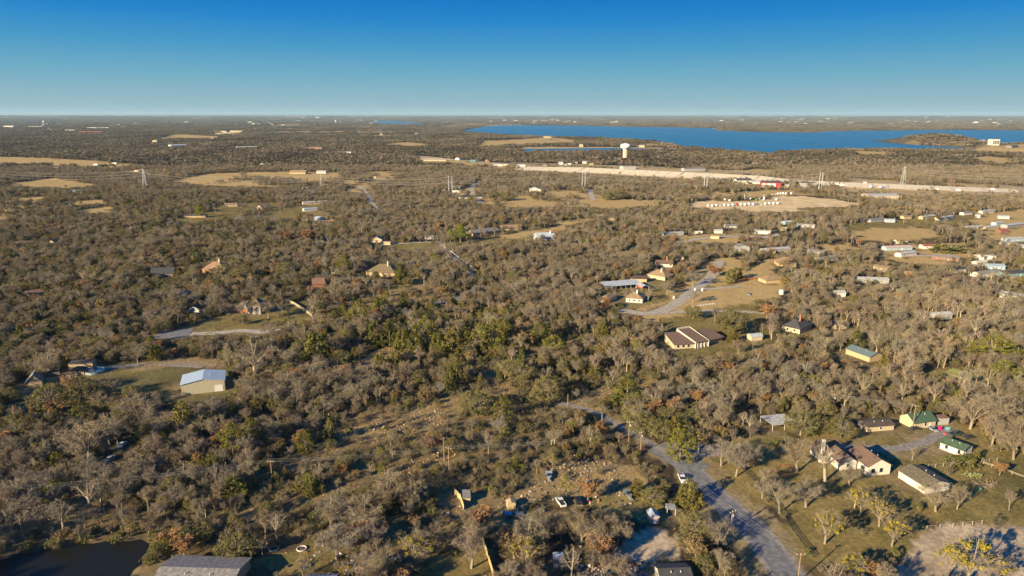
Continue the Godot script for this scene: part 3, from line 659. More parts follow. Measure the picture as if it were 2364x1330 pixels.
const FAR_HOUSES := [
	[-5099.7,-9807.4,30.4,23.5,9.4,3.5,"cream","farw",0,0],
	[-4106.3,-7981.8,47.1,19.1,7.6,2.9,"cream","farw",0,1],
	[-4089.8,-7955.5,43.8,19.0,7.6,2.9,"cream","greyr",0,2],
	[-2980.8,-5888.0,20.0,14.1,5.6,2.1,"cream","farw",0,3],
	[-3603.2,-7163.9,34.0,17.2,6.9,2.6,"yellow","tanr",0,4],
	[-4994.0,-11070.8,61.7,26.5,10.6,4.0,"farw","farw",0,5],
	[-3272.4,-7246.4,29.5,17.4,6.9,2.6,"grey","wmetal",0,6],
	[-5278.8,-11757.4,63.7,28.1,11.2,4.2,"farw","farw",0,7],
	[-1554.0,-3609.4,13.5,8.7,3.5,1.5,"cream","farw",0,8],
	[-1399.1,-3303.8,17.7,8.0,3.2,1.5,"cream","farw",0,9],
	[-2284.9,-5425.3,28.8,13.0,5.2,2.0,"yellow","tanr",0,10],
	[-1570.9,-3778.6,19.8,9.1,3.6,1.5,"white","tanr",0,11],
	[-2324.2,-5673.9,25.9,13.6,5.4,2.0,"cream","farw",0,12],
	[-1373.3,-3359.6,16.0,8.1,3.2,1.5,"farw","farw",0,13],
	[-1483.9,-3727.5,15.7,9.0,3.6,1.5,"farw","farw",0,14],
	[-2035.9,-5126.7,15.6,12.3,4.9,1.8,"white","wmetal",0,15],
	[-2243.5,-6147.6,18.5,14.7,5.9,2.2,"cream","farw",0,16],
	[-4167.5,-11510.0,56.5,27.5,11.0,4.1,"farw","farw",0,17],
	[-1701.6,-4722.9,21.5,11.3,4.5,1.7,"white","wmetal",0,18],
	[-3448.1,-9641.7,41.2,23.1,9.2,3.5,"farw","farw",0,19],
	[-2196.6,-6200.5,28.4,14.9,5.9,2.2,"farw","farw",0,20],
	[-3259.7,-9295.9,38.0,22.2,8.9,3.3,"cream","farw",0,21],
	[-1159.5,-3430.5,20.1,8.3,3.3,1.5,"grey","wmetal",0,22],
	[-3092.2,-9284.4,48.4,22.2,8.9,3.3,"cream","greyr",0,23],
	[-1456.0,-4408.7,19.5,10.6,4.2,1.6,"white","wmetal",0,24],
	[-1225.4,-3761.4,22.1,9.0,3.6,1.5,"cream","farw",0,25],
	[-4345.1,-6265.9,29.7,15.0,6.0,2.3,"white","wmetal",1,0],
	[-4513.8,-6512.7,32.8,15.6,6.2,2.3,"farw","farw",1,1],
	[-4114.6,-5960.4,27.9,14.3,5.7,2.1,"grey","wmetal",1,2],
	[-5798.1,-8421.0,49.2,20.2,8.1,3.0,"cream","greyr",1,3],
	[-3611.9,-5292.6,17.4,12.7,5.1,1.9,"grey","wmetal",1,4],
	[-3058.9,-4573.0,23.1,11.0,4.4,1.6,"cream","greyr",1,5],
	[-3113.7,-4701.6,24.7,11.3,4.5,1.7,"farw","farw",1,6],
	[-3195.4,-4845.4,28.4,11.6,4.7,1.7,"white","tanr",1,7],
	[-3312.9,-5066.3,25.6,12.2,4.9,1.8,"white","tanr",1,8],
	[-5185.1,-7988.1,31.5,19.1,7.6,2.9,"farw","farw",1,9],
	[-5547.0,-8580.6,44.0,20.5,8.2,3.1,"farw","farw",1,10],
	[-5796.3,-9022.9,31.3,21.6,8.6,3.2,"cream","farw",1,11],
	[-4803.5,-7647.4,44.3,18.3,7.3,2.7,"cream","farw",1,12],
	[-5539.6,-8874.3,39.9,21.2,8.5,3.2,"cream","farw",1,13],
	[-3589.3,-5805.2,22.6,13.9,5.6,2.1,"white","wmetal",1,14],
	[-4735.6,-7887.0,25.6,18.9,7.6,2.8,"cream","farw",1,15],
	[-3544.3,-5950.2,31.3,14.3,5.7,2.1,"grey","wmetal",1,16],
	[-2687.3,-4513.9,19.5,10.8,4.3,1.6,"white","wmetal",1,17],
	[-3014.8,-5145.2,17.9,12.3,4.9,1.9,"grey","wmetal",1,18],
	[-3592.5,-6250.8,25.7,15.0,6.0,2.2,"white","wmetal",1,19],
	[-3689.0,-6427.7,26.1,15.4,6.2,2.3,"cream","farw",1,20],
	[-3463.3,-6109.9,31.4,14.6,5.9,2.2,"cream","farw",1,21],
	[-2624.0,-4689.5,17.2,11.3,4.5,1.7,"cream","greyr",1,22],
	[-4346.1,-7820.1,42.8,18.7,7.5,2.8,"farw","farw",1,23],
	[-4657.1,-8573.9,45.5,20.5,8.2,3.1,"cream","farw",1,24],
	[-3742.7,-6931.2,41.4,16.6,6.6,2.5,"farw","farw",1,25],
	[-399.7,-13390.1,43.2,32.0,12.8,4.8,"grey","wmetal",2,0],
	[-174.1,-15888.2,63.6,38.0,14,5.7,"yellow","tanr",2,1],
	[-160.1,-15697.1,74.6,37.5,14,5.6,"farw","farw",2,2],
	[73.8,-14506.5,86.1,34.7,13.9,5.2,"farw","farw",2,3],
	[327.2,-10921.6,35.2,26.1,10.4,3.9,"farw","farw",2,4],
	[438.8,-13992.0,81.7,33.4,13.4,5.0,"white","wmetal",2,5],
	[656.2,-15685.9,91.4,37.5,14,5.6,"white","tanr",2,6],
	[685.4,-14578.0,50.4,34.8,13.9,5.2,"grey","wmetal",2,7],
	[937.0,-17080.8,98.7,40.8,14,6,"cream","farw",2,8],
	[1018.4,-16349.3,71.4,39.1,14,5.9,"white","wmetal",2,9],
	[873.4,-11821.9,62.3,28.3,11.3,4.2,"cream","farw",2,10],
	[1065.9,-13540.0,62.7,32.4,12.9,4.9,"grey","wmetal",2,11],
	[1119.2,-12911.5,51.0,30.9,12.3,4.6,"yellow","tanr",2,12],
	[1038.8,-10365.8,35.2,24.8,9.9,3.7,"yellow","tanr",2,13],
	[1590.1,-11554.0,53.6,27.6,11.1,4.1,"farw","farw",2,14],
	[1904.7,-13246.7,54.7,31.7,12.7,4.7,"white","tanr",2,15],
	[-774.6,-3708.5,18.9,8.9,3.6,1.5,"farw","farw",3,0],
	[-908.1,-4361.4,25.6,10.5,4.2,1.6,"white","tanr",3,1],
	[-981.1,-4693.9,16.0,11.3,4.5,1.7,"white","wmetal",3,2],
	[-804.6,-3886.1,13.6,9.3,3.7,1.5,"farw","farw",3,3],
	[-941.1,-4775.8,26.2,11.5,4.6,1.7,"farw","farw",3,4],
	[-903.9,-4729.7,15.4,11.4,4.5,1.7,"cream","greyr",3,5],
	[-900.0,-4985.3,29.0,12.0,4.8,1.8,"grey","wmetal",3,6],
	[-817.1,-4499.2,15.8,10.8,4.3,1.6,"cream","farw",3,7],
	[-694.4,-3883.1,11.8,9.3,3.7,1.5,"yellow","tanr",3,8],
	[-882.9,-4984.7,18.9,12.0,4.8,1.8,"cream","greyr",3,9],
	[-655.1,-3781.5,19.9,9.1,3.6,1.5,"white","wmetal",3,10],
	[-678.7,-4014.3,17.4,9.6,3.9,1.5,"farw","farw",3,11],
	[-653.8,-4068.2,23.6,9.8,3.9,1.5,"cream","farw",3,12],
	[-717.5,-4592.1,25.0,11.0,4.4,1.7,"farw","farw",3,13],
	[-672.2,-4327.3,23.2,10.4,4.2,1.6,"cream","greyr",3,14],
	[-585.1,-3763.5,13.9,9.0,3.6,1.5,"yellow","tanr",3,15],
	[-697.7,-4694.3,19.0,11.3,4.5,1.7,"white","tanr",3,16],
	[-570.6,-4016.1,22.9,9.6,3.9,1.5,"farw","farw",3,17],
	[-505.0,-3698.4,19.3,8.9,3.6,1.5,"cream","farw",3,18],
	[-537.8,-3944.6,19.6,9.5,3.8,1.5,"white","wmetal",3,19],
	[-617.0,-4656.1,16.3,11.2,4.5,1.7,"cream","farw",3,20],
	[-514.5,-3883.2,13.8,9.3,3.7,1.5,"cream","farw",3,21],
	[-533.4,-4070.0,16.6,9.8,3.9,1.5,"farw","farw",3,22],
	[-459.7,-3708.3,17.4,8.9,3.6,1.5,"yellow","tanr",3,23],
	[-453.3,-3720.8,11.6,8.9,3.6,1.5,"white","wmetal",3,24],
	[-564.4,-4937.7,22.1,11.8,4.7,1.8,"yellow","tanr",3,25],
	[-3625.1,-10783.2,54.8,25.8,10.3,3.9,"yellow","tanr",4,0],
	[-2401.1,-7279.8,31.7,17.4,7.0,2.6,"white","wmetal",4,1],
	[-2788.7,-8810.8,34.2,21.1,8.4,3.2,"cream","greyr",4,2],
	[-1902.4,-6179.0,34.0,14.8,5.9,2.2,"farw","farw",4,3],
	[-6419.2,-21673.8,126.1,51.8,14,6,"white","tanr",4,4],
	[-4023.2,-13641.6,79.2,32.6,13.0,4.9,"grey","wmetal",4,5],
	[-6370.9,-22128.3,89.5,52.8,14,6,"cream","farw",4,6],
	[-2268.9,-7937.6,31.9,19.0,7.6,2.9,"yellow","tanr",4,7],
	[-5962.5,-22185.2,117.4,53.0,14,6,"farw","farw",4,8],
	[-2134.8,-8377.3,26.0,20.0,8.0,3.0,"yellow","tanr",4,9],
	[-2771.3,-11696.4,50.7,28.0,11.2,4.2,"yellow","tanr",4,10],
	[-2275.6,-10256.6,50.4,24.5,9.8,3.7,"white","tanr",4,11],
	[-2846.2,-13205.2,45.6,31.6,12.6,4.7,"grey","wmetal",4,12],
	[-3351.0,-15968.3,91.8,38.2,14,5.7,"yellow","tanr",4,13],
	[-1989.5,-10220.4,58.2,24.4,9.8,3.7,"farw","farw",4,14],
	[-2966.5,-15727.6,90.8,37.6,14,5.6,"cream","greyr",4,15],
	[-2382.4,-12614.0,38.2,30.2,12.1,4.5,"yellow","tanr",4,16],
	[-3368.7,-18740.1,97.7,44.8,14,6,"cream","greyr",4,17],
	[5384.3,-10286.5,55.2,24.6,9.8,3.7,"cream","farw",5,0],
	[4051.4,-7646.0,27.2,18.3,7.3,2.7,"cream","greyr",5,1],
	[6284.0,-11742.4,39.8,28.1,11.2,4.2,"yellow","tanr",5,2],
	[8892.2,-16304.6,71.8,39.0,14,5.8,"white","wmetal",5,3],
	[5225.9,-9410.4,37.3,22.5,9.0,3.4,"grey","wmetal",5,4],
	[4340.4,-7786.4,23.4,18.6,7.5,2.8,"white","wmetal",5,5],
	[7550.4,-13536.7,57.0,32.4,12.9,4.9,"white","tanr",5,6],
	[12218.9,-21436.7,76.9,51.2,14,6,"cream","farw",5,7],
	[6819.8,-11904.9,38.4,28.5,11.4,4.3,"yellow","tanr",5,8],
	[7575.2,-13166.6,49.4,31.5,12.6,4.7,"farw","farw",5,9],
	[9474.4,-16146.4,50.8,38.6,14,5.8,"white","wmetal",5,10],
	[14444.1,-24051.2,110.1,57.4,14,6,"farw","farw",5,11],
	[4322.5,-6929.0,20.8,16.6,6.6,2.5,"farw","farw",5,12],
	[4705.0,-7496.9,36.2,17.9,7.2,2.7,"farw","farw",5,13],
	[4763.8,-7490.7,39.1,17.9,7.2,2.7,"farw","farw",5,14],
	[7182.8,-11232.3,65.3,26.9,10.7,4.0,"farw","farw",5,15],
	[8193.5,-12785.5,56.3,30.6,12.2,4.6,"farw","farw",5,16],
	[5209.0,-8026.0,41.2,19.2,7.7,2.9,"yellow","tanr",5,17],
	[9699.8,-14951.9,66.8,35.7,14,5.4,"grey","wmetal",5,18],
	[5108.6,-7859.1,36.3,18.8,7.5,2.8,"white","wmetal",5,19],
	[11460.1,-17377.2,64.3,41.5,14,6,"cream","greyr",5,20],
	[7733.9,-11607.8,45.5,27.8,11.1,4.2,"farw","farw",5,21],
	[6732.5,-10001.9,45.7,23.9,9.6,3.6,"farw","farw",5,22],
	[10407.9,-15118.8,50.5,36.1,14,5.4,"white","wmetal",5,23],
	[2866.7,-11390.5,39.1,27.2,10.9,4.1,"yellow","tanr",6,0],
	[3020.5,-10784.0,33.4,25.8,10.3,3.9,"yellow","tanr",6,1],
	[4638.2,-16053.6,72.7,38.4,14,5.8,"white","tanr",6,2],
	[6923.9,-23723.4,131.7,56.6,14,6,"grey","wmetal",6,3],
	[7244.3,-23372.6,82.1,55.8,14,6,"cream","greyr",6,4],
	[5394.5,-16984.5,51.2,40.6,14,6,"farw","farw",6,5],
	[8486.1,-25384.1,89.5,60.0,14,6,"white","tanr",6,6],
	[4012.6,-11929.4,40.5,28.5,11.4,4.3,"cream","greyr",6,7],
	[4877.6,-13150.0,56.7,31.4,12.6,4.7,"farw","farw",6,8],
	[7715.9,-20655.2,94.9,49.3,14,6,"yellow","tanr",6,9],
	[5039.6,-13163.0,50.7,31.5,12.6,4.7,"white","tanr",6,10],
	[5325.7,-13550.4,70.6,32.4,13.0,4.9,"white","tanr",6,11],
	[4706.0,-11949.0,63.4,28.6,11.4,4.3,"white","tanr",6,12],
	[7013.5,-17666.2,103.5,42.2,14,6,"cream","greyr",6,13],
	[8372.0,-20868.7,99.9,49.8,14,6,"yellow","tanr",6,14],
	[4218.6,-10406.1,42.6,24.9,10.0,3.7,"white","wmetal",6,15],
	[5722.0,-13436.0,64.3,32.1,12.8,4.8,"cream","farw",6,16],
	[9220.1,-21302.5,69.1,50.9,14,6,"yellow","tanr",6,17],
	[8855.4,-20331.5,80.7,48.6,14,6,"farw","farw",6,18],
	[8959.0,-20075.5,110.4,47.9,14,6,"grey","wmetal",6,19],
	[5744.4,-12329.8,59.6,29.5,11.8,4.4,"cream","greyr",6,20],
	[5710.9,-12167.5,47.6,29.1,11.6,4.4,"grey","wmetal",6,21],
	[-1172.8,-1752.4,9.0,8.0,3.2,1.5,"cream","greyr",7,0],
	[-1017.3,-1543.3,9.3,8.0,3.2,1.5,"farw","farw",7,1],
	[-1034.3,-1616.9,9.0,8.0,3.2,1.5,"farw","farw",7,2],
	[-1634.8,-2572.9,9.0,8.0,3.2,1.5,"cream","greyr",7,3],
	[-1505.8,-2439.7,11.1,8.0,3.2,1.5,"farw","farw",7,4],
	[-1778.2,-2897.3,10.1,8.0,3.2,1.5,"white","tanr",7,5],
	[-1010.1,-1733.3,9.0,8.0,3.2,1.5,"farw","farw",7,6],
	[-1578.7,-2787.5,14.9,8.0,3.2,1.5,"grey","wmetal",7,7],
	[-930.9,-1656.3,10.0,8.0,3.2,1.5,"white","tanr",7,8],
	[-1038.9,-1856.0,10.5,8.0,3.2,1.5,"grey","wmetal",7,9],
	[-991.0,-1782.2,9.0,8.0,3.2,1.5,"farw","farw",7,10],
	[-1449.6,-2636.4,11.2,8.0,3.2,1.5,"white","wmetal",7,11],
	[-1168.1,-2123.6,9.0,8.0,3.2,1.5,"white","tanr",7,12],
	[-1150.7,-2155.9,12.1,8.0,3.2,1.5,"farw","farw",7,13],
	[-814.1,-1546.5,9.0,8.0,3.2,1.5,"white","tanr",7,14],
	[-1160.5,-2244.6,10.1,8.0,3.2,1.5,"cream","farw",7,15],
	[-745.9,-1703.2,9.8,8.0,3.2,1.5,"cream","farw",8,0],
	[-715.1,-1746.0,10.4,8.0,3.2,1.5,"farw","farw",8,1],
	[-609.0,-1596.9,9.4,8.0,3.2,1.5,"cream","greyr",8,2],
	[-608.9,-1672.2,9.0,8.0,3.2,1.5,"farw","farw",8,3],
	[-610.9,-1740.6,9.0,8.0,3.2,1.5,"farw","farw",8,4],
	[-813.1,-2336.2,13.6,8.0,3.2,1.5,"grey","wmetal",8,5],
	[-670.1,-1960.7,9.0,8.0,3.2,1.5,"farw","farw",8,6],
	[-730.7,-2182.6,9.0,8.0,3.2,1.5,"white","wmetal",8,7],
	[-559.7,-1707.5,9.0,8.0,3.2,1.5,"farw","farw",8,8],
	[-595.5,-1828.6,9.0,8.0,3.2,1.5,"farw","farw",8,9],
	[-603.3,-1877.6,9.0,8.0,3.2,1.5,"white","tanr",8,10],
	[-505.7,-1644.8,9.0,8.0,3.2,1.5,"farw","farw",8,11],
	[-723.7,-2496.6,12.6,8.0,3.2,1.5,"white","wmetal",8,12],
	[-550.5,-2014.7,9.0,8.0,3.2,1.5,"farw","farw",8,13],
	[-505.9,-2020.3,9.0,8.0,3.2,1.5,"grey","wmetal",8,14],
	[-395.5,-1581.2,9.5,8.0,3.2,1.5,"grey","wmetal",8,15],
	[-487.1,-1950.9,9.0,8.0,3.2,1.5,"yellow","tanr",8,16],
	[-504.7,-2127.5,9.0,8.0,3.2,1.5,"farw","farw",8,17],
	[-373.9,-1607.3,9.0,8.0,3.2,1.5,"grey","wmetal",8,18],
	[-323.0,-1689.9,9.0,8.0,3.2,1.5,"white","wmetal",8,19],
	[-319.9,-1825.8,9.0,8.0,3.2,1.5,"cream","farw",8,20],
	[-352.8,-2126.0,9.2,8.0,3.2,1.5,"cream","greyr",8,21],
	[-299.1,-1978.9,9.0,8.0,3.2,1.5,"farw","farw",8,22],
	[-234.7,-1633.7,9.0,8.0,3.2,1.5,"farw","farw",8,23],
	[2006.0,-6118.5,25.4,14.7,5.9,2.2,"farw","farw",9,0],
	[1998.1,-5854.8,22.3,14.0,5.6,2.1,"grey","wmetal",9,1],
	[2135.3,-5825.1,25.0,14.0,5.6,2.1,"white","wmetal",9,2],
	[2182.3,-5853.0,19.1,14.0,5.6,2.1,"farw","farw",9,3],
	[2276.1,-5978.8,24.7,14.3,5.7,2.1,"grey","wmetal",9,4],
	[2417.4,-6179.1,26.6,14.8,5.9,2.2,"cream","greyr",9,5],
	[2433.6,-5839.3,18.4,14.0,5.6,2.1,"farw","farw",9,6],
	[2418.7,-5745.5,30.7,13.8,5.5,2.1,"grey","wmetal",9,7],
	[1973.2,-3521.5,12.3,8.5,3.4,1.5,"farw","farw",10,0],
	[1765.6,-3129.6,11.1,8.0,3.2,1.5,"white","tanr",10,1],
	[1945.1,-3428.3,15.8,8.2,3.3,1.5,"yellow","tanr",10,2],
	[2091.2,-3669.0,11.3,8.8,3.5,1.5,"white","wmetal",10,3],
	[2059.8,-3592.8,13.6,8.6,3.5,1.5,"white","tanr",10,4],
	[2334.9,-3998.9,23.4,9.6,3.8,1.5,"cream","greyr",10,5],
	[2155.9,-3603.0,15.1,8.7,3.5,1.5,"white","wmetal",10,6],
	[2465.3,-4007.6,17.8,9.6,3.9,1.5,"yellow","tanr",10,7],
	[2239.7,-3610.6,21.1,8.7,3.5,1.5,"farw","farw",10,8],
	[1917.9,-3019.6,10.3,8.0,3.2,1.5,"yellow","tanr",10,9],
	[2301.9,-3521.0,17.7,8.5,3.4,1.5,"farw","farw",10,10],
	[1997.5,-3048.1,12.3,8.0,3.2,1.5,"cream","farw",10,11],
	[72.1,-1967.4,9.0,8.0,3.2,1.5,"yellow","tanr",11,0],
	[78.2,-1733.7,10.4,8.0,3.2,1.5,"cream","greyr",11,1],
	[116.3,-2030.9,9.0,8.0,3.2,1.5,"farw","farw",11,2],
	[133.2,-2042.6,9.7,8.0,3.2,1.5,"cream","greyr",11,3],
	[133.1,-1746.4,9.2,8.0,3.2,1.5,"grey","wmetal",11,4],
	[142.2,-1766.7,9.1,8.0,3.2,1.5,"farw","farw",11,5],
	[169.4,-1911.7,11.1,8.0,3.2,1.5,"farw","farw",11,6],
	[163.2,-1831.5,9.0,8.0,3.2,1.5,"cream","farw",11,7],
	[197.3,-1777.7,10.0,8.0,3.2,1.5,"yellow","tanr",11,8],
	[279.7,-2100.9,9.6,8.0,3.2,1.5,"farw","farw",11,9],
	[273.8,-2007.5,9.0,8.0,3.2,1.5,"cream","farw",11,10],
	[280.4,-2036.6,9.0,8.0,3.2,1.5,"farw","farw",11,11]]
const BUILDINGS := [
	{"n":"cottage","l":"white sided cottage with brown shingle roof and tall chimney beside the fenced yard","p":"the brown-roofed white cottage","x":125.1,"z":-225.4,"t":0.152,"W":8.6,"D":11.0,"h":3.6,"r":2.4,"k":"gz","w":"white","f":"brown","wf":[[0.25,1.0,1.4,1.6],[0.6,1.0,1.4,1.6]],"wl":[[0.35,1.2,1.4,1.4],[0.75,1.2,1.4,1.4]],"wings":[[-8.2,-3.4,6.2,8.0,3.0,2.3,"gz"],[-11.5,-9.1,5.4,8.0,2.9,2.2,"gz"]],"stack":[-13.9,-6.1,8.6]},
	{"n":"house","l":"cream house with green metal roof behind the gravel drive","p":"the green-roofed cream house","x":162.2,"z":-261.0,"t":0.272,"W":10.4,"D":7.3,"h":2.8,"r":2.3,"k":"gx","w":"cream","f":"green","wf":[[0.52,0.9,1.1,1.5]],"df":[0.74,1.1,2.1],"ribs":1},
	{"n":"shed","l":"grey panelled shed with red-brown top next to the green-roofed house","p":"the grey panelled shed","x":172.3,"z":-262.1,"t":0.094,"W":4.3,"D":3.2,"h":2.7,"r":0.25,"k":"flat","w":"grey","f":"rust"},
	{"n":"house","l":"small white house with faded green roof and porch slab","p":"the small white porch house","x":163.5,"z":-238.0,"t":-1.009,"W":8.1,"D":6.3,"h":2.7,"r":1.3,"k":"gx","w":"white","f":"green","wf":[[0.28,0.9,1.0,1.4],[0.82,0.8,1.0,1.5]],"df":[0.42,1.0,2.1],"wr":[[0.4,0.9,1.2,1.2]]},
	{"n":"barn","l":"open tan-roofed barn with pale wall panels below the cottage","p":"the open tan barn","x":138.1,"z":-214.1,"t":0.253,"W":9.9,"D":11.3,"h":2.7,"r":1.4,"k":"gz","w":"white","f":"oliver","dl":[0.42,3.0,2.3]},
	{"n":"carport","l":"white metal carport roof on posts under an evergreen oak","p":"the white metal carport","x":106.1,"z":-259.7,"t":0.215,"W":11.0,"D":9.0,"h":2.5,"r":0.15,"k":"canopy","w":"white","f":"wmetal"},
	{"n":"outbuilding","l":"long low tan outbuilding with brown roof beside the gravel drive","p":"the long tan outbuilding","x":143.8,"z":-257.7,"t":0.17,"W":11.5,"D":6.0,"h":2.2,"r":0.9,"k":"gx","w":"cream","f":"dbrown","wf":[[0.5,0.8,1,0.9]]},
	{"n":"shed","l":"little grey shed with white corner trim left of the tan outbuilding","p":"the little grey shed","x":132.5,"z":-257.7,"t":0.059,"W":3.3,"D":3.0,"h":2.3,"r":0.4,"k":"gz","w":"grey","f":"wmetal"},
	{"n":"barn","l":"long tan barn with striped green metal roof in the pale woods","p":"the striped green barn","x":179.9,"z":-342.1,"t":-1.154,"W":14.4,"D":8.7,"h":2.8,"r":1.5,"k":"gx","w":"tan","f":"tealr","ribs":1},
	{"n":"house","l":"cream house with dark hip roof and red brick chimney","p":"the dark hip-roofed house","x":164.4,"z":-389.3,"t":-0.814,"W":10.2,"D":15.0,"h":2.8,"r":4.2,"k":"hip","w":"cream","f":"dgrey","ch":[0.35,0.1,2.4,"brick"],"wf":[[0.3,0.9,1.2,1.3],[0.7,0.9,1.2,1.3]],"wr":[[0.7,0.9,1.6,1.3]]},
	{"n":"house","l":"brown roofed left block of the stepped modern house","p":"the stepped house left block","x":90.1,"z":-361.3,"t":0.184,"W":11.7,"D":13.0,"h":2.7,"r":2.2,"k":"shed","w":"cream","f":"brown","wf":[[0.2,0.7,1.4,1.5],[0.45,0.7,1.4,1.5],[0.7,0.7,1.4,1.5]]},
	{"n":"house","l":"taller middle block with white posts of the stepped modern house","p":"the stepped house middle block","x":97.8,"z":-364.4,"t":0.443,"W":7.6,"D":15.0,"h":3.2,"r":2.6,"k":"shed","w":"white","f":"brown","wf":[[0.2,0.6,1.2,2.0],[0.5,0.6,1.2,2.0],[0.8,0.6,1.2,2.0]],"side":1,"porch":4},
	{"n":"house","l":"set-back right block of the stepped modern house with white parapet","p":"the stepped house right block","x":108.0,"z":-369.1,"t":0.577,"W":9.6,"D":11.0,"h":2.8,"r":1.8,"k":"shed","w":"tan","f":"brown"},
	{"n":"shed","l":"pale shed with blue-grey tarpaulin roof right of the stepped house","p":"the tarpaulin shed","x":133.8,"z":-371.0,"t":0.233,"W":6.6,"D":5.0,"h":2.4,"r":0.9,"k":"gx","w":"cream","f":"metal"},
	{"n":"barn","l":"cream ribbed metal barn with blue-grey roof and white overhead door","p":"the cream metal barn","x":-139.0,"z":-298.9,"t":0.349,"W":17.6,"D":12.5,"h":5.0,"r":1.5,"k":"gz","w":"barnw","f":"metalb","ribs":1,"wallribs":1,"df":[0.86,3.4,3.0]},
	{"n":"mobile_home","l":"tan flat-roofed mobile home by the round pool","p":"the tan mobile home","x":-209.1,"z":-324.4,"t":0.227,"W":10.6,"D":5.0,"h":3.2,"r":0.3,"k":"flat","w":"tan","f":"dgrey","wf":[[0.55,1.2,0.8,0.9],[0.8,1.2,0.8,0.9]],"df":[0.28,1.1,2.0]},
	{"n":"house","l":"grey steep-gabled house half hidden at the left edge","p":"the grey gabled house","x":-218.1,"z":-303.0,"t":0.427,"W":6.3,"D":8.0,"h":2.6,"r":3.2,"k":"gz","w":"tan","f":"greyr"},
	{"n":"house","l":"low brown roofed house between the grey gables and the pool","p":"the low brown roof by the pool","x":-214.6,"z":-309.9,"t":0.509,"W":5.6,"D":7.0,"h":2.5,"r":2.4,"k":"gx","w":"tan","f":"brown"},
	{"n":"pavilion","l":"small dark hexagonal pavilion roof in front of the round pool","p":"the dark pavilion","x":-206.7,"z":-317.4,"t":0.206,"W":5.6,"D":5.0,"h":2.1,"r":1.6,"k":"hip","w":"tan","f":"dbrown"},
	{"n":"house","l":"large pale grey gabled roof at the bottom edge by the pond","p":"the grey roof at the bottom edge","x":-81.9,"z":-162.2,"t":-0.048,"W":20.6,"D":14.0,"h":2.8,"r":1.6,"k":"gx","w":"tan","f":"greyr"},
	{"n":"shed","l":"ribbed pinkish metal shed roof at the bottom edge","p":"the ribbed pink shed roof","x":-49.6,"z":-159.8,"t":0.069,"W":7.4,"D":5.0,"h":2.4,"r":1.1,"k":"gx","w":"tan","f":"pinkr","ribs":1},
	{"n":"shed","l":"small grey shed with double doors and blue-grey roof in the clearing","p":"the double-door shed","x":43.0,"z":-192.0,"t":0.123,"W":2.8,"D":3.6,"h":2.2,"r":0.7,"k":"gz","w":"pinkr","f":"metal","df":[0.5,1.6,1.9]},
	{"n":"shelter","l":"flat grey sheet shelter beside the double-door shed","p":"the flat grey shelter","x":49.3,"z":-196.1,"t":-0.084,"W":2.9,"D":3.2,"h":2.1,"r":0.1,"k":"canopy","w":"grey","f":"grey"},
	{"n":"shelter","l":"wooden lean-to shelter with grey boarded roof in the scrub","p":"the boarded lean-to","x":-14.5,"z":-203.2,"t":0.11,"W":2.3,"D":4.0,"h":2.0,"r":0.5,"k":"shed","w":"tan","f":"greyr"},
	{"n":"shed","l":"tumbledown yellow plywood hut with low rail beside it","p":"the yellow plywood hut","x":-0.3,"z":-199.5,"t":0.192,"W":2.6,"D":2.5,"h":1.8,"r":0.4,"k":"gz","w":"yellow","f":"yellow"},
	{"n":"shed","l":"grey metal box shed under the big leaning tree","p":"the grey box shed","x":12.7,"z":-170.3,"t":-0.0,"W":2.6,"D":3.0,"h":2.4,"r":0.3,"k":"flat","w":"grey","f":"metal"},
	{"n":"house","l":"dark roofed house corner at the bottom edge under trees","p":"the dark roof at the bottom edge","x":42.7,"z":-162.6,"t":0.064,"W":8.0,"D":8.0,"h":2.6,"r":1.6,"k":"gx","w":"white","f":"dgrey"},
	{"n":"house","l":"white stucco house with grey-brown hip roof by the street bend","p":"the white hip-roofed house","x":82.5,"z":-455.3,"t":-0.312,"W":10.8,"D":13.0,"h":2.8,"r":3.2,"k":"hip","w":"white","f":"tanr","ch":[0.2,0.3,1.4,"white"],"wf":[[0.2,0.9,1,1.2],[0.5,0.9,1.2,1.2],[0.8,0.9,1,1.2]]},
	{"n":"house","l":"low cream wing with dark flat roof left of the hip-roofed house","p":"the low cream wing","x":64.3,"z":-455.2,"t":-0.537,"W":6.5,"D":14.0,"h":2.7,"r":1.6,"k":"hip","w":"cream","f":"tanr"},
	{"n":"carport","l":"long blue metal roofed carport behind the white hip-roofed house","p":"the long blue carport","x":77.8,"z":-490.4,"t":0.326,"W":28.1,"D":9.0,"h":3.0,"r":1.0,"k":"shed","w":"lblue","f":"metal","open":1},
	{"n":"carport","l":"green-grey gable carport with white posts at the end of the drive","p":"the green-grey carport","x":92.6,"z":-485.4,"t":0.217,"W":5.9,"D":9.0,"h":3.0,"r":1.0,"k":"canopygz","w":"white","f":"wmetal"},
	{"n":"house","l":"long yellow-walled workshop with dark brown roof","p":"the yellow-walled workshop","x":94.0,"z":-511.5,"t":-0.116,"W":12.0,"D":8.0,"h":2.8,"r":1.4,"k":"gx","w":"yellow","f":"dbrown"},
	{"n":"house","l":"tan hip-roofed house with white chimney behind the workshop","p":"the tan hip-roofed house","x":112.5,"z":-522.5,"t":-0.778,"W":16.5,"D":12.0,"h":2.7,"r":3.6,"k":"hip","w":"cream","f":"tanr","ch":[0.3,0.3,1.4,"white"]},
	{"n":"house","l":"white house with orange brick chimney among bare trees","p":"the brick chimney house","x":124.7,"z":-566.1,"t":-0.128,"W":13.1,"D":10.0,"h":2.8,"r":2.0,"k":"gx","w":"white","f":"brown","ch":[0.3,0.2,3.0,"orangew"]},
	{"n":"house","l":"cream house with low tan roof up the street","p":"the low cream street house","x":140.9,"z":-594.3,"t":-0.156,"W":11.9,"D":10.0,"h":2.8,"r":1.8,"k":"hip","w":"cream","f":"tanr"},
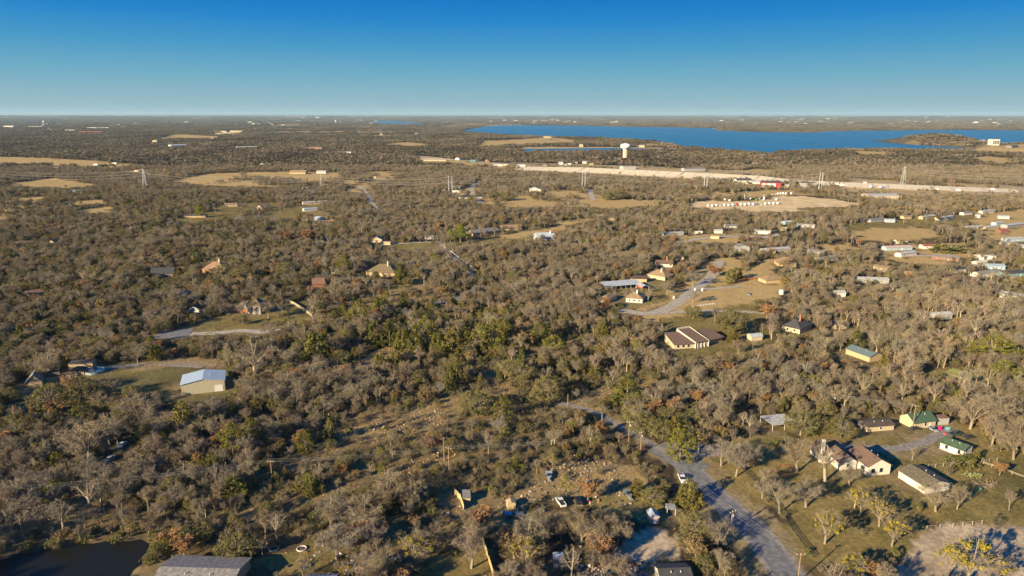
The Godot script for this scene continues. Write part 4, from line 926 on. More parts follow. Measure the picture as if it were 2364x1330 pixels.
	{"n":"house","l":"tan hip-roofed house standing above the wooden fence","p":"the tan house above the fence","x":225.6,"z":-570.5,"t":-0.116,"W":14.7,"D":12.0,"h":2.8,"r":4.0,"k":"hip","w":"tan","f":"orange"},
	{"n":"house","l":"low tan roofed house left of the orange fence","p":"the low tan roof by the fence","x":192.6,"z":-509.6,"t":0.26,"W":16.1,"D":10.0,"h":2.6,"r":2.4,"k":"hip","w":"tan","f":"tanr"},
	{"n":"silo","l":"grey round water tank beside the low tan roof","p":"the grey water tank","x":186.2,"z":-472.0,"t":-0.0,"W":3.6,"D":3.0,"h":3,"r":0.3,"k":"tank","w":"metal","f":"metal"},
	{"n":"house","l":"orange tan hip-roofed house with chimney in the oak woods","p":"the orange hip-roofed house","x":-234.0,"z":-545.7,"t":-0.0,"W":17.3,"D":13.0,"h":2.6,"r":5.0,"k":"hip","w":"orangew","f":"orange","ch":[0.3,0,2,"cream"]},
	{"n":"house","l":"dark roofed house with porch left of the orange one","p":"the dark porch house","x":-267.4,"z":-528.4,"t":0.181,"W":16.3,"D":12.0,"h":2.8,"r":3.4,"k":"gx","w":"dwall","f":"dgrey"},
	{"n":"house","l":"red-brown roofed cabin deep in the trees","p":"the red-brown cabin","x":-140.2,"z":-496.2,"t":0.317,"W":8.4,"D":9.0,"h":2.4,"r":3.2,"k":"gx","w":"brick","f":"rust"},
	{"n":"house","l":"large olive hip-roofed house with cream chimney","p":"the large olive hip-roofed house","x":-98.9,"z":-534.7,"t":-0.251,"W":24.1,"D":16.0,"h":2.8,"r":5.2,"k":"hip","w":"tan","f":"olive","ch":[0.3,0.2,2.6,"cream"]},
	{"n":"shed","l":"bright blue tarpaulin roofed shed in the trees","p":"the bright blue shed","x":-225.2,"z":-467.4,"t":0.374,"W":6.5,"D":6.0,"h":2.2,"r":1.0,"k":"gx","w":"blue","f":"blue"},
	{"n":"shed","l":"small white shed with grey roof near the curved drive","p":"the small white drive shed","x":-199.2,"z":-426.5,"t":-0.0,"W":7.0,"D":4.0,"h":2.4,"r":1.6,"k":"gz","w":"white","f":"dgrey"},
	{"n":"house","l":"two-storey house with dark porch and brick base behind bare trees","p":"the two-storey porch house","x":-159.4,"z":-425.5,"t":-0.0,"W":7.8,"D":10.0,"h":5.6,"r":3.2,"k":"hip","w":"dwall","f":"olive","wf":[[0.3,3.4,1.2,1.4],[0.7,3.4,1.2,1.4]],"porch":3},
	{"n":"house","l":"grey roofed side wing of brick beside the two-storey house","p":"the brick side wing","x":-168.8,"z":-428.5,"t":-0.113,"W":8.8,"D":9.0,"h":2.8,"r":3.0,"k":"hip","w":"brick","f":"greyr"},
	{"n":"house","l":"white house with blue-grey gabled roof in the wooded middle","p":"the blue-grey roofed white house","x":32.0,"z":-693.5,"t":0.266,"W":18.9,"D":14.0,"h":2.8,"r":4.0,"k":"gx","w":"white","f":"metal","ch":[0.6,0.3,2,"white"]},
	{"n":"house","l":"long grey-brown roofed ranch house with tan gable","p":"the long ranch house","x":-30.3,"z":-727.6,"t":0.697,"W":34.1,"D":11.0,"h":2.7,"r":2.6,"k":"gx","w":"tan","f":"greyr"},
	{"n":"house","l":"tan gabled house right of the long ranch house","p":"the tan gabled neighbour","x":-1.2,"z":-754.0,"t":0.273,"W":21.7,"D":11.0,"h":2.7,"r":2.6,"k":"gx","w":"yellow","f":"orange"},
	{"n":"cottage","l":"cream cottage with grey roof beside a dark bush","p":"the cream cottage","x":-131.1,"z":-679.1,"t":-0.0,"W":10.1,"D":9.0,"h":2.8,"r":2.4,"k":"gz","w":"cream","f":"greyr"},
	{"n":"shed","l":"low tan box shed right of the cream cottage","p":"the low tan box shed","x":-119.0,"z":-662.5,"t":-0.0,"W":6.6,"D":4.0,"h":2.4,"r":0.6,"k":"flat","w":"cream","f":"tan"},
	{"n":"trailer_home","l":"white flat trailer by the lane","p":"the white lane trailer","x":-82.5,"z":-695.4,"t":0.309,"W":8.3,"D":5.0,"h":2.6,"r":0.4,"k":"flat","w":"white","f":"wmetal"},
	{"n":"house","l":"olive roofed house with dormer right of dark van row","p":"the olive dormer house","x":-181.2,"z":-664.5,"t":-0.0,"W":8.2,"D":8.0,"h":2.6,"r":2.4,"k":"gz","w":"olive","f":"olive"},
	{"n":"shed","l":"white flat-roofed shed by the road through the oaks","p":"the white oak-road shed","x":-138.1,"z":-537.7,"t":0.28,"W":5.6,"D":5.0,"h":2.6,"r":0.4,"k":"flat","w":"white","f":"lblue"},
	{"n":"house","l":"low brown building left in the woods with pale gable","p":"the low brown woodland house","x":-458.2,"z":-653.9,"t":0.345,"W":13.2,"D":10.0,"h":2.6,"r":2.0,"k":"gx","w":"tan","f":"brown"},
	{"n":"house","l":"small yellow gable deep in the left woods","p":"the small yellow gable","x":-436.3,"z":-661.7,"t":-0.0,"W":4.9,"D":7.0,"h":2.8,"r":2,"k":"gz","w":"yellow","f":"tanr"},
	{"n":"house","l":"low red-brown roof at the left in the oak woods","p":"the low red-brown roof","x":-326.2,"z":-467.2,"t":0.868,"W":9.3,"D":8.0,"h":2.5,"r":1.4,"k":"gx","w":"tan","f":"rust"},
	{"n":"house","l":"house with pale roof under the lone bright pine","p":"the house under the pine","x":-382.0,"z":-846.5,"t":0.149,"W":24.7,"D":9.0,"h":2.6,"r":1.6,"k":"gx","w":"tan","f":"dbrown"},
	{"n":"building","l":"white low sheds right of the lone bright pine","p":"the white sheds by the pine","x":-312.7,"z":-828.9,"t":0.562,"W":26.5,"D":7.0,"h":2.8,"r":0.8,"k":"gx","w":"white","f":"greyr"},
	{"n":"building","l":"long cream building with pale roof by the left field","p":"the long cream building","x":-273.5,"z":-977.0,"t":0.458,"W":33.0,"D":9.0,"h":3.2,"r":0.9,"k":"gx","w":"yellow","f":"wmetal"},
	{"n":"building","l":"long blue-roofed white shed below the cream building","p":"the long blue-roofed shed","x":-260.8,"z":-906.4,"t":0.529,"W":16.6,"D":8.0,"h":3,"r":1,"k":"gx","w":"white","f":"lblue"},
	{"n":"shed","l":"blue gabled shed in the tan clearing","p":"the blue gabled shed","x":-226.3,"z":-822.8,"t":0.989,"W":12.5,"D":8.0,"h":3,"r":1.4,"k":"gz","w":"metal","f":"metal"},
	{"n":"house","l":"red-roofed house with white gable near the left field","p":"the red-roofed gable house","x":-327.4,"z":-929.0,"t":1.024,"W":15.5,"D":9.0,"h":2.7,"r":2.2,"k":"gx","w":"white","f":"rust"},
	{"n":"house","l":"tan low house near the gravel turnaround","p":"the tan turnaround house","x":-380.1,"z":-954.0,"t":0.308,"W":15.3,"D":10.0,"h":2.6,"r":1.6,"k":"gx","w":"yellow","f":"tanr"},
	{"n":"house","l":"white gabled house left of the lattice pole","p":"the white gabled house by the pylon","x":-684.3,"z":-1115.4,"t":0.463,"W":14.1,"D":10.0,"h":3,"r":2.2,"k":"gx","w":"white","f":"lblue"},
	{"n":"house","l":"cream house behind the left field","p":"the cream house behind the field","x":-450.2,"z":-1500.5,"t":-0.0,"W":33.6,"D":16.0,"h":3.2,"r":4.2,"k":"gx","w":"yellow","f":"tanr"},
	{"n":"barn","l":"white arched barn by the left field","p":"the white arched barn","x":-403.6,"z":-1509.8,"t":-0.0,"W":20.1,"D":12.0,"h":4,"r":2,"k":"gx","w":"white","f":"wmetal"},
	{"n":"house","l":"white gable at the field edge","p":"the white gable at the field edge","x":-344.8,"z":-1179.0,"t":-0.0,"W":14.4,"D":10.0,"h":3,"r":2,"k":"gz","w":"cream","f":"brown"},
	{"n":"house","l":"white two-storey house on the gold hillside","p":"the white hillside house","x":36.6,"z":-1132.9,"t":-0.0,"W":17.9,"D":12.0,"h":5,"r":3,"k":"gz","w":"white","f":"white"},
	{"n":"house","l":"brick annex behind the white hillside house","p":"the brick annex","x":46.6,"z":-1185.0,"t":-0.0,"W":16.6,"D":8.0,"h":3,"r":1.2,"k":"gx","w":"brick","f":"greyr"},
	{"n":"shed","l":"orange shed on the gold hillside","p":"the orange hillside shed","x":66.6,"z":-1047.0,"t":-0.0,"W":10.2,"D":8.0,"h":2.6,"r":1.6,"k":"gx","w":"orangew","f":"orange"},
	{"n":"house","l":"white roofed house at the foot of the pylon","p":"the house at the pylon foot","x":-16.6,"z":-1186.0,"t":-0.0,"W":15.9,"D":10.0,"h":3,"r":1.6,"k":"gx","w":"white","f":"wmetal"},
	{"n":"house","l":"dark roofed house with white front by the curved road","p":"the dark-roofed curve house","x":-62.3,"z":-1049.7,"t":0.328,"W":34.5,"D":14.0,"h":2.8,"r":2.4,"k":"hip","w":"white","f":"dgrey"},
	{"n":"house","l":"teal green house beside the grey pylon","p":"the teal pylon house","x":-94.7,"z":-1186.0,"t":-0.0,"W":15.9,"D":10.0,"h":3.2,"r":2,"k":"gx","w":"teal","f":"greyr"},
	{"n":"shed","l":"white billboard-like shed under the grey pylon","p":"the white shed under the pylon","x":-89.0,"z":-1128.9,"t":-0.0,"W":12.4,"D":4.0,"h":3.2,"r":0.3,"k":"flat","w":"white","f":"white"},
	{"n":"house","l":"cream cottage left of the grey pylon","p":"the cream cottage by the pylon","x":-110.4,"z":-1130.9,"t":-0.0,"W":8.3,"D":8.0,"h":2.8,"r":1.4,"k":"gx","w":"cream","f":"tan"},
	{"n":"house","l":"cream house in the field left of the pylon","p":"the cream field house","x":-257.4,"z":-1388.8,"t":0.48,"W":20.9,"D":12.0,"h":2.8,"r":2.2,"k":"gx","w":"cream","f":"orange"},
	{"n":"building","l":"white low building by the straight lane","p":"the white lane building","x":-215.1,"z":-1181.0,"t":0.491,"W":14.9,"D":8.0,"h":3,"r":1,"k":"gx","w":"white","f":"wmetal"},
	{"n":"house","l":"blue and white house among trees beyond the gold field","p":"the blue and white house","x":240.4,"z":-769.5,"t":0.226,"W":13.6,"D":9.0,"h":2.8,"r":1.2,"k":"gx","w":"white","f":"greyr"},
	{"n":"mobile_home","l":"long white mobile home with pale roof above the lane","p":"the long white mobile home","x":261.7,"z":-728.8,"t":-0.367,"W":15.4,"D":6.0,"h":3,"r":0.8,"k":"gx","w":"white","f":"wmetal"},
	{"n":"mobile_home","l":"pale grey mobile home in front of the dark woods","p":"the pale grey mobile home","x":164.6,"z":-718.5,"t":0.233,"W":23.2,"D":7.0,"h":2.8,"r":0.7,"k":"gx","w":"grey","f":"wmetal"},
	{"n":"shed","l":"white small box near the dark woods","p":"the white small box","x":194.1,"z":-728.0,"t":-0.0,"W":8.6,"D":4.0,"h":2.6,"r":0.3,"k":"flat","w":"white","f":"white"},
	{"n":"building","l":"grey gable-fronted building by the lane","p":"the grey gable-fronted building","x":210.3,"z":-634.2,"t":-0.0,"W":10.6,"D":9.0,"h":4.2,"r":1.6,"k":"gz","w":"grey","f":"greyr"},
	{"n":"house","l":"white gabled house end by the right-hand lane","p":"the white lane gable","x":229.3,"z":-622.8,"t":0.186,"W":11.0,"D":9.0,"h":2.8,"r":1.4,"k":"gx","w":"white","f":"wmetal"},
	{"n":"mobile_home","l":"light blue mobile home with pink roof on the right-hand lots","p":"the light blue mobile home","x":354.1,"z":-638.5,"t":0.155,"W":26.3,"D":7.0,"h":2.9,"r":1.0,"k":"gx","w":"lblue","f":"pinkr","wf":[[0.2,0.9,0.9,1.1],[0.45,0.9,0.9,1.1],[0.75,0.9,0.9,1.1]],"df":[0.6,1.0,2.0]},
	{"n":"mobile_home","l":"white mobile home with red roof on the right-hand lots","p":"the white mobile home","x":389.2,"z":-646.1,"t":0.097,"W":17.9,"D":7.0,"h":2.9,"r":1.0,"k":"gx","w":"white","f":"redr","wf":[[0.2,0.9,0.9,1.1],[0.45,0.9,0.9,1.1],[0.75,0.9,0.9,1.1]],"df":[0.6,1.0,2.0]},
	{"n":"mobile_home","l":"white trailer with green end on the right-hand lots","p":"the white trailer","x":409.1,"z":-649.4,"t":0.014,"W":12.2,"D":7.0,"h":2.9,"r":1.0,"k":"gx","w":"white","f":"tanr"},
	{"n":"mobile_home","l":"white-roofed mobile home below the light blue one on the right-hand lots","p":"the white-roofed mobile home below the light blue one","x":346.9,"z":-610.1,"t":0.489,"W":21.9,"D":6.0,"h":2.9,"r":1.0,"k":"gx","w":"white","f":"wmetal","wf":[[0.2,0.9,0.9,1.1],[0.45,0.9,0.9,1.1],[0.75,0.9,0.9,1.1]],"df":[0.6,1.0,2.0]},
	{"n":"outbuilding","l":"red-brown house with long grey roof on the right-hand lots","p":"the red-brown house","x":371.2,"z":-592.8,"t":-0.536,"W":20.0,"D":8.0,"h":2.9,"r":1.0,"k":"gx","w":"rust","f":"greyr","wf":[[0.2,0.9,0.9,1.1],[0.45,0.9,0.9,1.1],[0.75,0.9,0.9,1.1]],"df":[0.6,1.0,2.0]},
	{"n":"mobile_home","l":"grey roofed mobile home with bright gable end on the right-hand lots","p":"the grey roofed mobile home","x":408.8,"z":-597.5,"t":0.054,"W":14.7,"D":7.0,"h":2.9,"r":1.0,"k":"gx","w":"white","f":"greyr","wf":[[0.2,0.9,0.9,1.1],[0.45,0.9,0.9,1.1],[0.75,0.9,0.9,1.1]],"df":[0.6,1.0,2.0]},
	{"n":"outbuilding","l":"blue metal workshop with white doors on the right-hand lots","p":"the blue metal workshop","x":390.1,"z":-556.7,"t":-0.16,"W":11.1,"D":8.0,"h":2.9,"r":1.0,"k":"gx","w":"lblue","f":"lblue","wf":[[0.2,0.9,0.9,1.1],[0.45,0.9,0.9,1.1],[0.75,0.9,0.9,1.1]],"df":[0.6,1.0,2.0]},
	{"n":"mobile_home","l":"long white mobile home with grey roof on the right-hand lots","p":"the long white mobile home","x":367.2,"z":-531.5,"t":0.368,"W":26.8,"D":8.0,"h":2.9,"r":1.0,"k":"gx","w":"white","f":"greyr","wf":[[0.2,0.9,0.9,1.1],[0.45,0.9,0.9,1.1],[0.75,0.9,0.9,1.1]],"df":[0.6,1.0,2.0]},
	{"n":"outbuilding","l":"teal house with white trim and dark roof on the right-hand lots","p":"the teal house","x":387.4,"z":-532.1,"t":0.245,"W":24.9,"D":9.0,"h":2.9,"r":1.0,"k":"gx","w":"teal","f":"dgrey","wf":[[0.2,0.9,0.9,1.1],[0.45,0.9,0.9,1.1],[0.75,0.9,0.9,1.1]],"df":[0.6,1.0,2.0]},
	{"n":"outbuilding","l":"brown roofed house below the boat on the right-hand lots","p":"the brown roofed house below the boat","x":332.5,"z":-511.3,"t":-0.124,"W":14.4,"D":9.0,"h":2.9,"r":1.0,"k":"gx","w":"brown","f":"dbrown","wf":[[0.2,0.9,0.9,1.1],[0.45,0.9,0.9,1.1],[0.75,0.9,0.9,1.1]],"df":[0.6,1.0,2.0]},
	{"n":"mobile_home","l":"long white trailer at the right edge on the right-hand lots","p":"the long white trailer at the right edge","x":340.3,"z":-459.9,"t":-0.903,"W":18.2,"D":7.0,"h":2.9,"r":1.0,"k":"gx","w":"white","f":"wmetal","wf":[[0.2,0.9,0.9,1.1],[0.45,0.9,0.9,1.1],[0.75,0.9,0.9,1.1]],"df":[0.6,1.0,2.0]},
	{"n":"outbuilding","l":"pale long roof among the bare trees on the right-hand lots","p":"the pale long roof among the bare trees","x":266.7,"z":-508.2,"t":-0.147,"W":21.0,"D":7.0,"h":2.9,"r":1.0,"k":"gx","w":"grey","f":"wmetal","wf":[[0.2,0.9,0.9,1.1],[0.45,0.9,0.9,1.1],[0.75,0.9,0.9,1.1]],"df":[0.6,1.0,2.0]},
	{"n":"mobile_home","l":"grey mobile home behind the bare trees on the right-hand lots","p":"the grey mobile home behind the bare trees","x":267.5,"z":-587.9,"t":0.515,"W":22.4,"D":7.0,"h":2.9,"r":1.0,"k":"gx","w":"grey","f":"greyr","wf":[[0.2,0.9,0.9,1.1],[0.45,0.9,0.9,1.1],[0.75,0.9,0.9,1.1]],"df":[0.6,1.0,2.0]},
	{"n":"mobile_home","l":"dark windowed white mobile home on the right-hand lots","p":"the dark windowed white mobile home","x":271.1,"z":-616.8,"t":-0.811,"W":14.7,"D":7.0,"h":2.9,"r":1.0,"k":"gx","w":"white","f":"greyr","wf":[[0.2,0.9,0.9,1.1],[0.45,0.9,0.9,1.1],[0.75,0.9,0.9,1.1]],"df":[0.6,1.0,2.0]},
	{"n":"outbuilding","l":"pale curved roof house on the right-hand lots","p":"the pale curved roof house","x":240.4,"z":-629.4,"t":0.336,"W":23.8,"D":8.0,"h":2.9,"r":1.0,"k":"gx","w":"grey","f":"wmetal","wf":[[0.2,0.9,0.9,1.1],[0.45,0.9,0.9,1.1],[0.75,0.9,0.9,1.1]],"df":[0.6,1.0,2.0]},
	{"n":"mobile_home","l":"narrow tan mobile home on the right-hand lots","p":"the narrow tan mobile home","x":295.0,"z":-548.5,"t":-1.106,"W":12.6,"D":6.0,"h":2.9,"r":1.0,"k":"gx","w":"tan","f":"tanr","wf":[[0.2,0.9,0.9,1.1],[0.45,0.9,0.9,1.1],[0.75,0.9,0.9,1.1]],"df":[0.6,1.0,2.0]},
	{"n":"outbuilding","l":"small wooden hut with white end on the right-hand lots","p":"the small wooden hut","x":304.8,"z":-529.7,"t":-0.092,"W":3.8,"D":4.0,"h":2.9,"r":1.0,"k":"gx","w":"orangew","f":"orange"},
	{"n":"outbuilding","l":"white shed by the bare trees on the right-hand lots","p":"the white shed by the bare trees","x":405.9,"z":-592.2,"t":-0.711,"W":9.4,"D":5.0,"h":2.9,"r":1.0,"k":"gx","w":"white","f":"white"},
	{"n":"outbuilding","l":"blue-grey metal shed in the woods on the right-hand lots","p":"the blue-grey metal shed in the woods","x":314.9,"z":-797.3,"t":0.398,"W":17.8,"D":8.0,"h":2.9,"r":1.0,"k":"gx","w":"lblue","f":"metal"},
	{"n":"outbuilding","l":"white low row of sheds on the right-hand lots","p":"the white low row of sheds","x":320.8,"z":-771.1,"t":-0.298,"W":23.1,"D":6.0,"h":2.9,"r":1.0,"k":"gx","w":"white","f":"wmetal"},
	{"n":"outbuilding","l":"yellow small shed on the right-hand lots","p":"the yellow small shed","x":290.7,"z":-748.0,"t":-0.502,"W":6.6,"D":5.0,"h":2.9,"r":1.0,"k":"gx","w":"yellow","f":"yellow"},
	{"n":"mobile_home","l":"grey mobile home at the lot corner on the right-hand lots","p":"the grey mobile home at the lot corner","x":422.8,"z":-816.8,"t":0.461,"W":22.5,"D":7.0,"h":2.9,"r":1.0,"k":"gx","w":"grey","f":"greyr"},
	{"n":"mobile_home","l":"blue-grey trailer on the right-hand lots","p":"the blue-grey trailer","x":437.4,"z":-811.5,"t":-0.062,"W":9.7,"D":6.0,"h":2.9,"r":1.0,"k":"gx","w":"metal","f":"metal"},
	{"n":"outbuilding","l":"yellow low house on the right-hand lots","p":"the yellow low house","x":471.4,"z":-839.5,"t":0.289,"W":10.9,"D":6.0,"h":2.9,"r":1.0,"k":"gx","w":"yellow","f":"tanr"},
	{"n":"mobile_home","l":"white mobile home with dark windows on the right-hand lots","p":"the white mobile home","x":601.1,"z":-891.6,"t":0.501,"W":27.3,"D":7.0,"h":2.9,"r":1.0,"k":"gx","w":"white","f":"wmetal"},
	{"n":"mobile_home","l":"white double trailer on the right-hand lots","p":"the white double trailer","x":589.5,"z":-841.7,"t":-0.369,"W":11.0,"D":7.0,"h":2.9,"r":1.0,"k":"gx","w":"white","f":"wmetal"},
	{"n":"mobile_home","l":"blue fronted trailer on the right-hand lots","p":"the blue fronted trailer","x":548.0,"z":-789.8,"t":0.439,"W":14.2,"D":6.0,"h":2.9,"r":1.0,"k":"gx","w":"lblue","f":"wmetal"},
	{"n":"mobile_home","l":"grey flat-roofed trailer on the right-hand lots","p":"the grey flat-roofed trailer","x":556.3,"z":-777.5,"t":0.498,"W":34.2,"D":7.0,"h":2.9,"r":1.0,"k":"gx","w":"grey","f":"wmetal"},
	{"n":"mobile_home","l":"low white roof trailer on the right-hand lots","p":"the low white roof trailer","x":501.1,"z":-759.5,"t":0.27,"W":20.7,"D":7.0,"h":2.9,"r":1.0,"k":"gx","w":"grey","f":"wmetal","wf":[[0.2,0.9,0.9,1.1],[0.45,0.9,0.9,1.1],[0.75,0.9,0.9,1.1]],"df":[0.6,1.0,2.0]},
	{"n":"mobile_home","l":"pale tan trailer on the right-hand lots","p":"the pale tan trailer","x":518.2,"z":-759.3,"t":0.425,"W":22.0,"D":7.0,"h":2.9,"r":1.0,"k":"gx","w":"tan","f":"wmetal"},
	{"n":"outbuilding","l":"red topped shed on the right-hand lots","p":"the red topped shed","x":517.2,"z":-735.9,"t":0.241,"W":11.3,"D":6.0,"h":2.9,"r":1.0,"k":"gx","w":"rust","f":"redr"},
	{"n":"mobile_home","l":"pale blue mobile home at the right edge on the right-hand lots","p":"the pale blue mobile home at the right edge","x":492.9,"z":-685.3,"t":0.209,"W":19.9,"D":7.0,"h":2.9,"r":1.0,"k":"gx","w":"lblue","f":"wmetal","wf":[[0.2,0.9,0.9,1.1],[0.45,0.9,0.9,1.1],[0.75,0.9,0.9,1.1]],"df":[0.6,1.0,2.0]},
	{"n":"mobile_home","l":"long pale trailer at the right edge on the right-hand lots","p":"the long pale trailer at the right edge","x":469.8,"z":-651.1,"t":-1.047,"W":21.8,"D":7.0,"h":2.9,"r":1.0,"k":"gx","w":"grey","f":"wmetal","wf":[[0.2,0.9,0.9,1.1],[0.45,0.9,0.9,1.1],[0.75,0.9,0.9,1.1]],"df":[0.6,1.0,2.0]},
	{"n":"outbuilding","l":"tan roof by the vans on the right-hand lots","p":"the tan roof by the vans","x":498.5,"z":-842.9,"t":0.551,"W":28.3,"D":6.0,"h":2.9,"r":1.0,"k":"gx","w":"tan","f":"wmetal"},
	{"n":"outbuilding","l":"white roof by the vans on the right-hand lots","p":"the white roof by the vans","x":514.8,"z":-835.6,"t":0.61,"W":32.4,"D":6.0,"h":2.9,"r":1.0,"k":"gx","w":"white","f":"wmetal"},
	{"n":"outbuilding","l":"small white cabin on the right-hand lots","p":"the small white cabin","x":565.7,"z":-875.2,"t":0.434,"W":16.7,"D":6.0,"h":2.9,"r":1.0,"k":"gx","w":"white","f":"greyr"},
	{"n":"outbuilding","l":"tiny white cabin on the right-hand lots","p":"the tiny white cabin","x":564.7,"z":-849.4,"t":-0.927,"W":5.6,"D":6.0,"h":2.9,"r":1.0,"k":"gx","w":"white","f":"wmetal"},
	{"n":"outbuilding","l":"white low carport on the right-hand lots","p":"the white low carport","x":385.8,"z":-570.2,"t":0.386,"W":12.0,"D":5.0,"h":2.9,"r":1.0,"k":"gx","w":"white","f":"white"},
	{"n":"outbuilding","l":"white cottage by the boat on the right-hand lots","p":"the white cottage by the boat","x":352.1,"z":-543.9,"t":0.365,"W":11.9,"D":5.0,"h":2.9,"r":1.0,"k":"gx","w":"white","f":"dgrey"},
	{"n":"outbuilding","l":"white shed with turquoise wall on the right-hand lots","p":"the white shed","x":375.2,"z":-672.2,"t":0.289,"W":13.0,"D":5.0,"h":2.9,"r":1.0,"k":"gx","w":"white","f":"tanr"},
	{"n":"mobile_home","l":"pale utility trailer on the right-hand lots","p":"the pale utility trailer","x":216.5,"z":-732.6,"t":-0.093,"W":8.0,"D":5.0,"h":2.9,"r":1.0,"k":"gx","w":"white","f":"wmetal"},
	{"n":"outbuilding","l":"cream cabin on the right-hand lots","p":"the cream cabin","x":203.6,"z":-699.2,"t":-0.3,"W":8.4,"D":5.0,"h":2.9,"r":1.0,"k":"gx","w":"cream","f":"tanr"},
	{"n":"mobile_home","l":"red and white trailer on the right-hand lots","p":"the red and white trailer","x":235.0,"z":-691.5,"t":0.484,"W":8.8,"D":5.0,"h":2.9,"r":1.0,"k":"gx","w":"redr","f":"wmetal"},
	{"n":"outbuilding","l":"grey hut in the woods on the right-hand lots","p":"the grey hut in the woods","x":112.0,"z":-632.6,"t":0.311,"W":7.9,"D":6.0,"h":2.9,"r":1.0,"k":"gx","w":"grey","f":"greyr"},
	{"n":"outbuilding","l":"white hut by the lane on the right-hand lots","p":"the white hut by the lane","x":107.2,"z":-846.5,"t":0.534,"W":7.2,"D":6.0,"h":2.9,"r":1.0,"k":"gx","w":"white","f":"tan"},
	{"n":"outbuilding","l":"yellow hut by the lane on the right-hand lots","p":"the yellow hut by the lane","x":117.2,"z":-818.0,"t":-0.516,"W":7.0,"D":6.0,"h":2.9,"r":1.0,"k":"gx","w":"yellow","f":"tanr"},
	{"n":"outbuilding","l":"cream hip house in the pale woods on the right-hand lots","p":"the cream hip house in the pale woods","x":190.4,"z":-394.2,"t":0.302,"W":9.2,"D":7.0,"h":2.9,"r":1.0,"k":"gx","w":"cream","f":"tanr"},
	{"n":"outbuilding","l":"grey metal roof in the pale woods on the right-hand lots","p":"the grey metal roof in the pale woods","x":261.2,"z":-413.4,"t":0.208,"W":11.7,"D":6.0,"h":2.9,"r":1.0,"k":"gx","w":"grey","f":"wmetal","wf":[[0.2,0.9,0.9,1.1],[0.45,0.9,0.9,1.1],[0.75,0.9,0.9,1.1]],"df":[0.6,1.0,2.0]},
	{"n":"outbuilding","l":"white shed in the bare woods on the right-hand lots","p":"the white shed in the bare woods","x":223.6,"z":-467.6,"t":-0.01,"W":7.0,"D":6.0,"h":2.9,"r":1.0,"k":"gx","w":"white","f":"wmetal"},
	{"n":"building","l":"long cream warehouse in front of the highway","p":"the long cream warehouse in front of the highway","x":543.6,"z":-1044.0,"t":-0.0,"W":44.4,"D":24.0,"h":6,"r":2,"k":"gx","w":"cream","f":"wmetal"},
	{"n":"building","l":"red building with white doors beside the highway","p":"the red building","x":443.8,"z":-1218.0,"t":-0.231,"W":32.2,"D":24.0,"h":9,"r":2,"k":"gx","w":"red","f":"dgrey","wf":[[0.13,1,6.5,6.5],[0.38,1,6.5,6.5],[0.62,1,6.5,6.5]],"wc":1},
	{"n":"building","l":"dark gabled hall beside the red building","p":"the dark gabled hall beside the red building","x":419.5,"z":-1290.6,"t":-0.0,"W":27.4,"D":20.0,"h":6,"r":3,"k":"gx","w":"white","f":"dgrey"},
	{"n":"building","l":"blue and white shop beside the red building","p":"the blue and white shop beside the red building","x":441.0,"z":-1286.6,"t":-0.0,"W":17.2,"D":12.0,"h":4,"r":0.5,"k":"flat","w":"white","f":"lblue"},
	{"n":"building","l":"cream box right of the red building","p":"the cream box right of the red building","x":468.3,"z":-1215.0,"t":-0.0,"W":10.4,"D":10.0,"h":5,"r":1,"k":"gx","w":"cream","f":"wmetal"},
	{"n":"building","l":"grey open pavilion beside the highway","p":"the grey open pavilion beside the highway","x":512.9,"z":-1231.0,"t":-0.0,"W":25.5,"D":12.0,"h":7,"r":0.6,"k":"flat","w":"grey","f":"dgrey"},
	{"n":"building","l":"grey barn beyond the highway","p":"the grey barn beyond the highway","x":403.9,"z":-1589.1,"t":0.249,"W":50.9,"D":16.0,"h":5,"r":2,"k":"gx","w":"grey","f":"greyr"},
	{"n":"building","l":"white fuel station canopy beyond the highway","p":"the white fuel station canopy beyond the highway","x":266.3,"z":-1639.6,"t":0.396,"W":34.6,"D":14.0,"h":6,"r":0.5,"k":"flat","w":"white","f":"wmetal"},
	{"n":"building","l":"white roofed hall in the far right woods","p":"the white roofed hall in the far right woods","x":962.9,"z":-1691.2,"t":-0.0,"W":30.6,"D":20.0,"h":5,"r":1,"k":"gx","w":"white","f":"lblue"},
	{"n":"building","l":"white market hall left of the retaining wall","p":"the white market hall left of the retaining wall","x":-35.1,"z":-1731.7,"t":-0.0,"W":24.1,"D":14.0,"h":5,"r":1,"k":"gx","w":"white","f":"wmetal"},
	{"n":"building","l":"cream market hall left of the retaining wall","p":"the cream market hall left of the retaining wall","x":-4.0,"z":-1723.4,"t":-0.497,"W":30.9,"D":14.0,"h":5,"r":1,"k":"gx","w":"cream","f":"wmetal"},
	{"n":"building","l":"white depot left of the retaining wall","p":"the white depot left of the retaining wall","x":19.6,"z":-1702.4,"t":-0.0,"W":22.7,"D":14.0,"h":5,"r":1,"k":"flat","w":"white","f":"white"},
	{"n":"building","l":"turquoise shop by the far crossing","p":"the turquoise shop by the far crossing","x":-103.5,"z":-1894.1,"t":-0.0,"W":14.9,"D":14.0,"h":5,"r":1,"k":"gx","w":"teal","f":"greyr"},
	{"n":"building","l":"orange shop by the far crossing","p":"the orange shop by the far crossing","x":-64.1,"z":-1893.1,"t":-0.0,"W":13.7,"D":12.0,"h":5,"r":1,"k":"gx","w":"orangew","f":"orange"},
	{"n":"building","l":"red-roofed shop by the far crossing","p":"the red-roofed shop by the far crossing","x":-144.3,"z":-1974.3,"t":0.979,"W":23.3,"D":14.0,"h":5,"r":2,"k":"gx","w":"white","f":"redr"},
	{"n":"building","l":"white metal hall with spire in the distant town","p":"the white metal hall","x":-1253.7,"z":-2691.9,"t":0.682,"W":56.1,"D":40.0,"h":10,"r":3,"k":"gx","w":"white","f":"wmetal"},
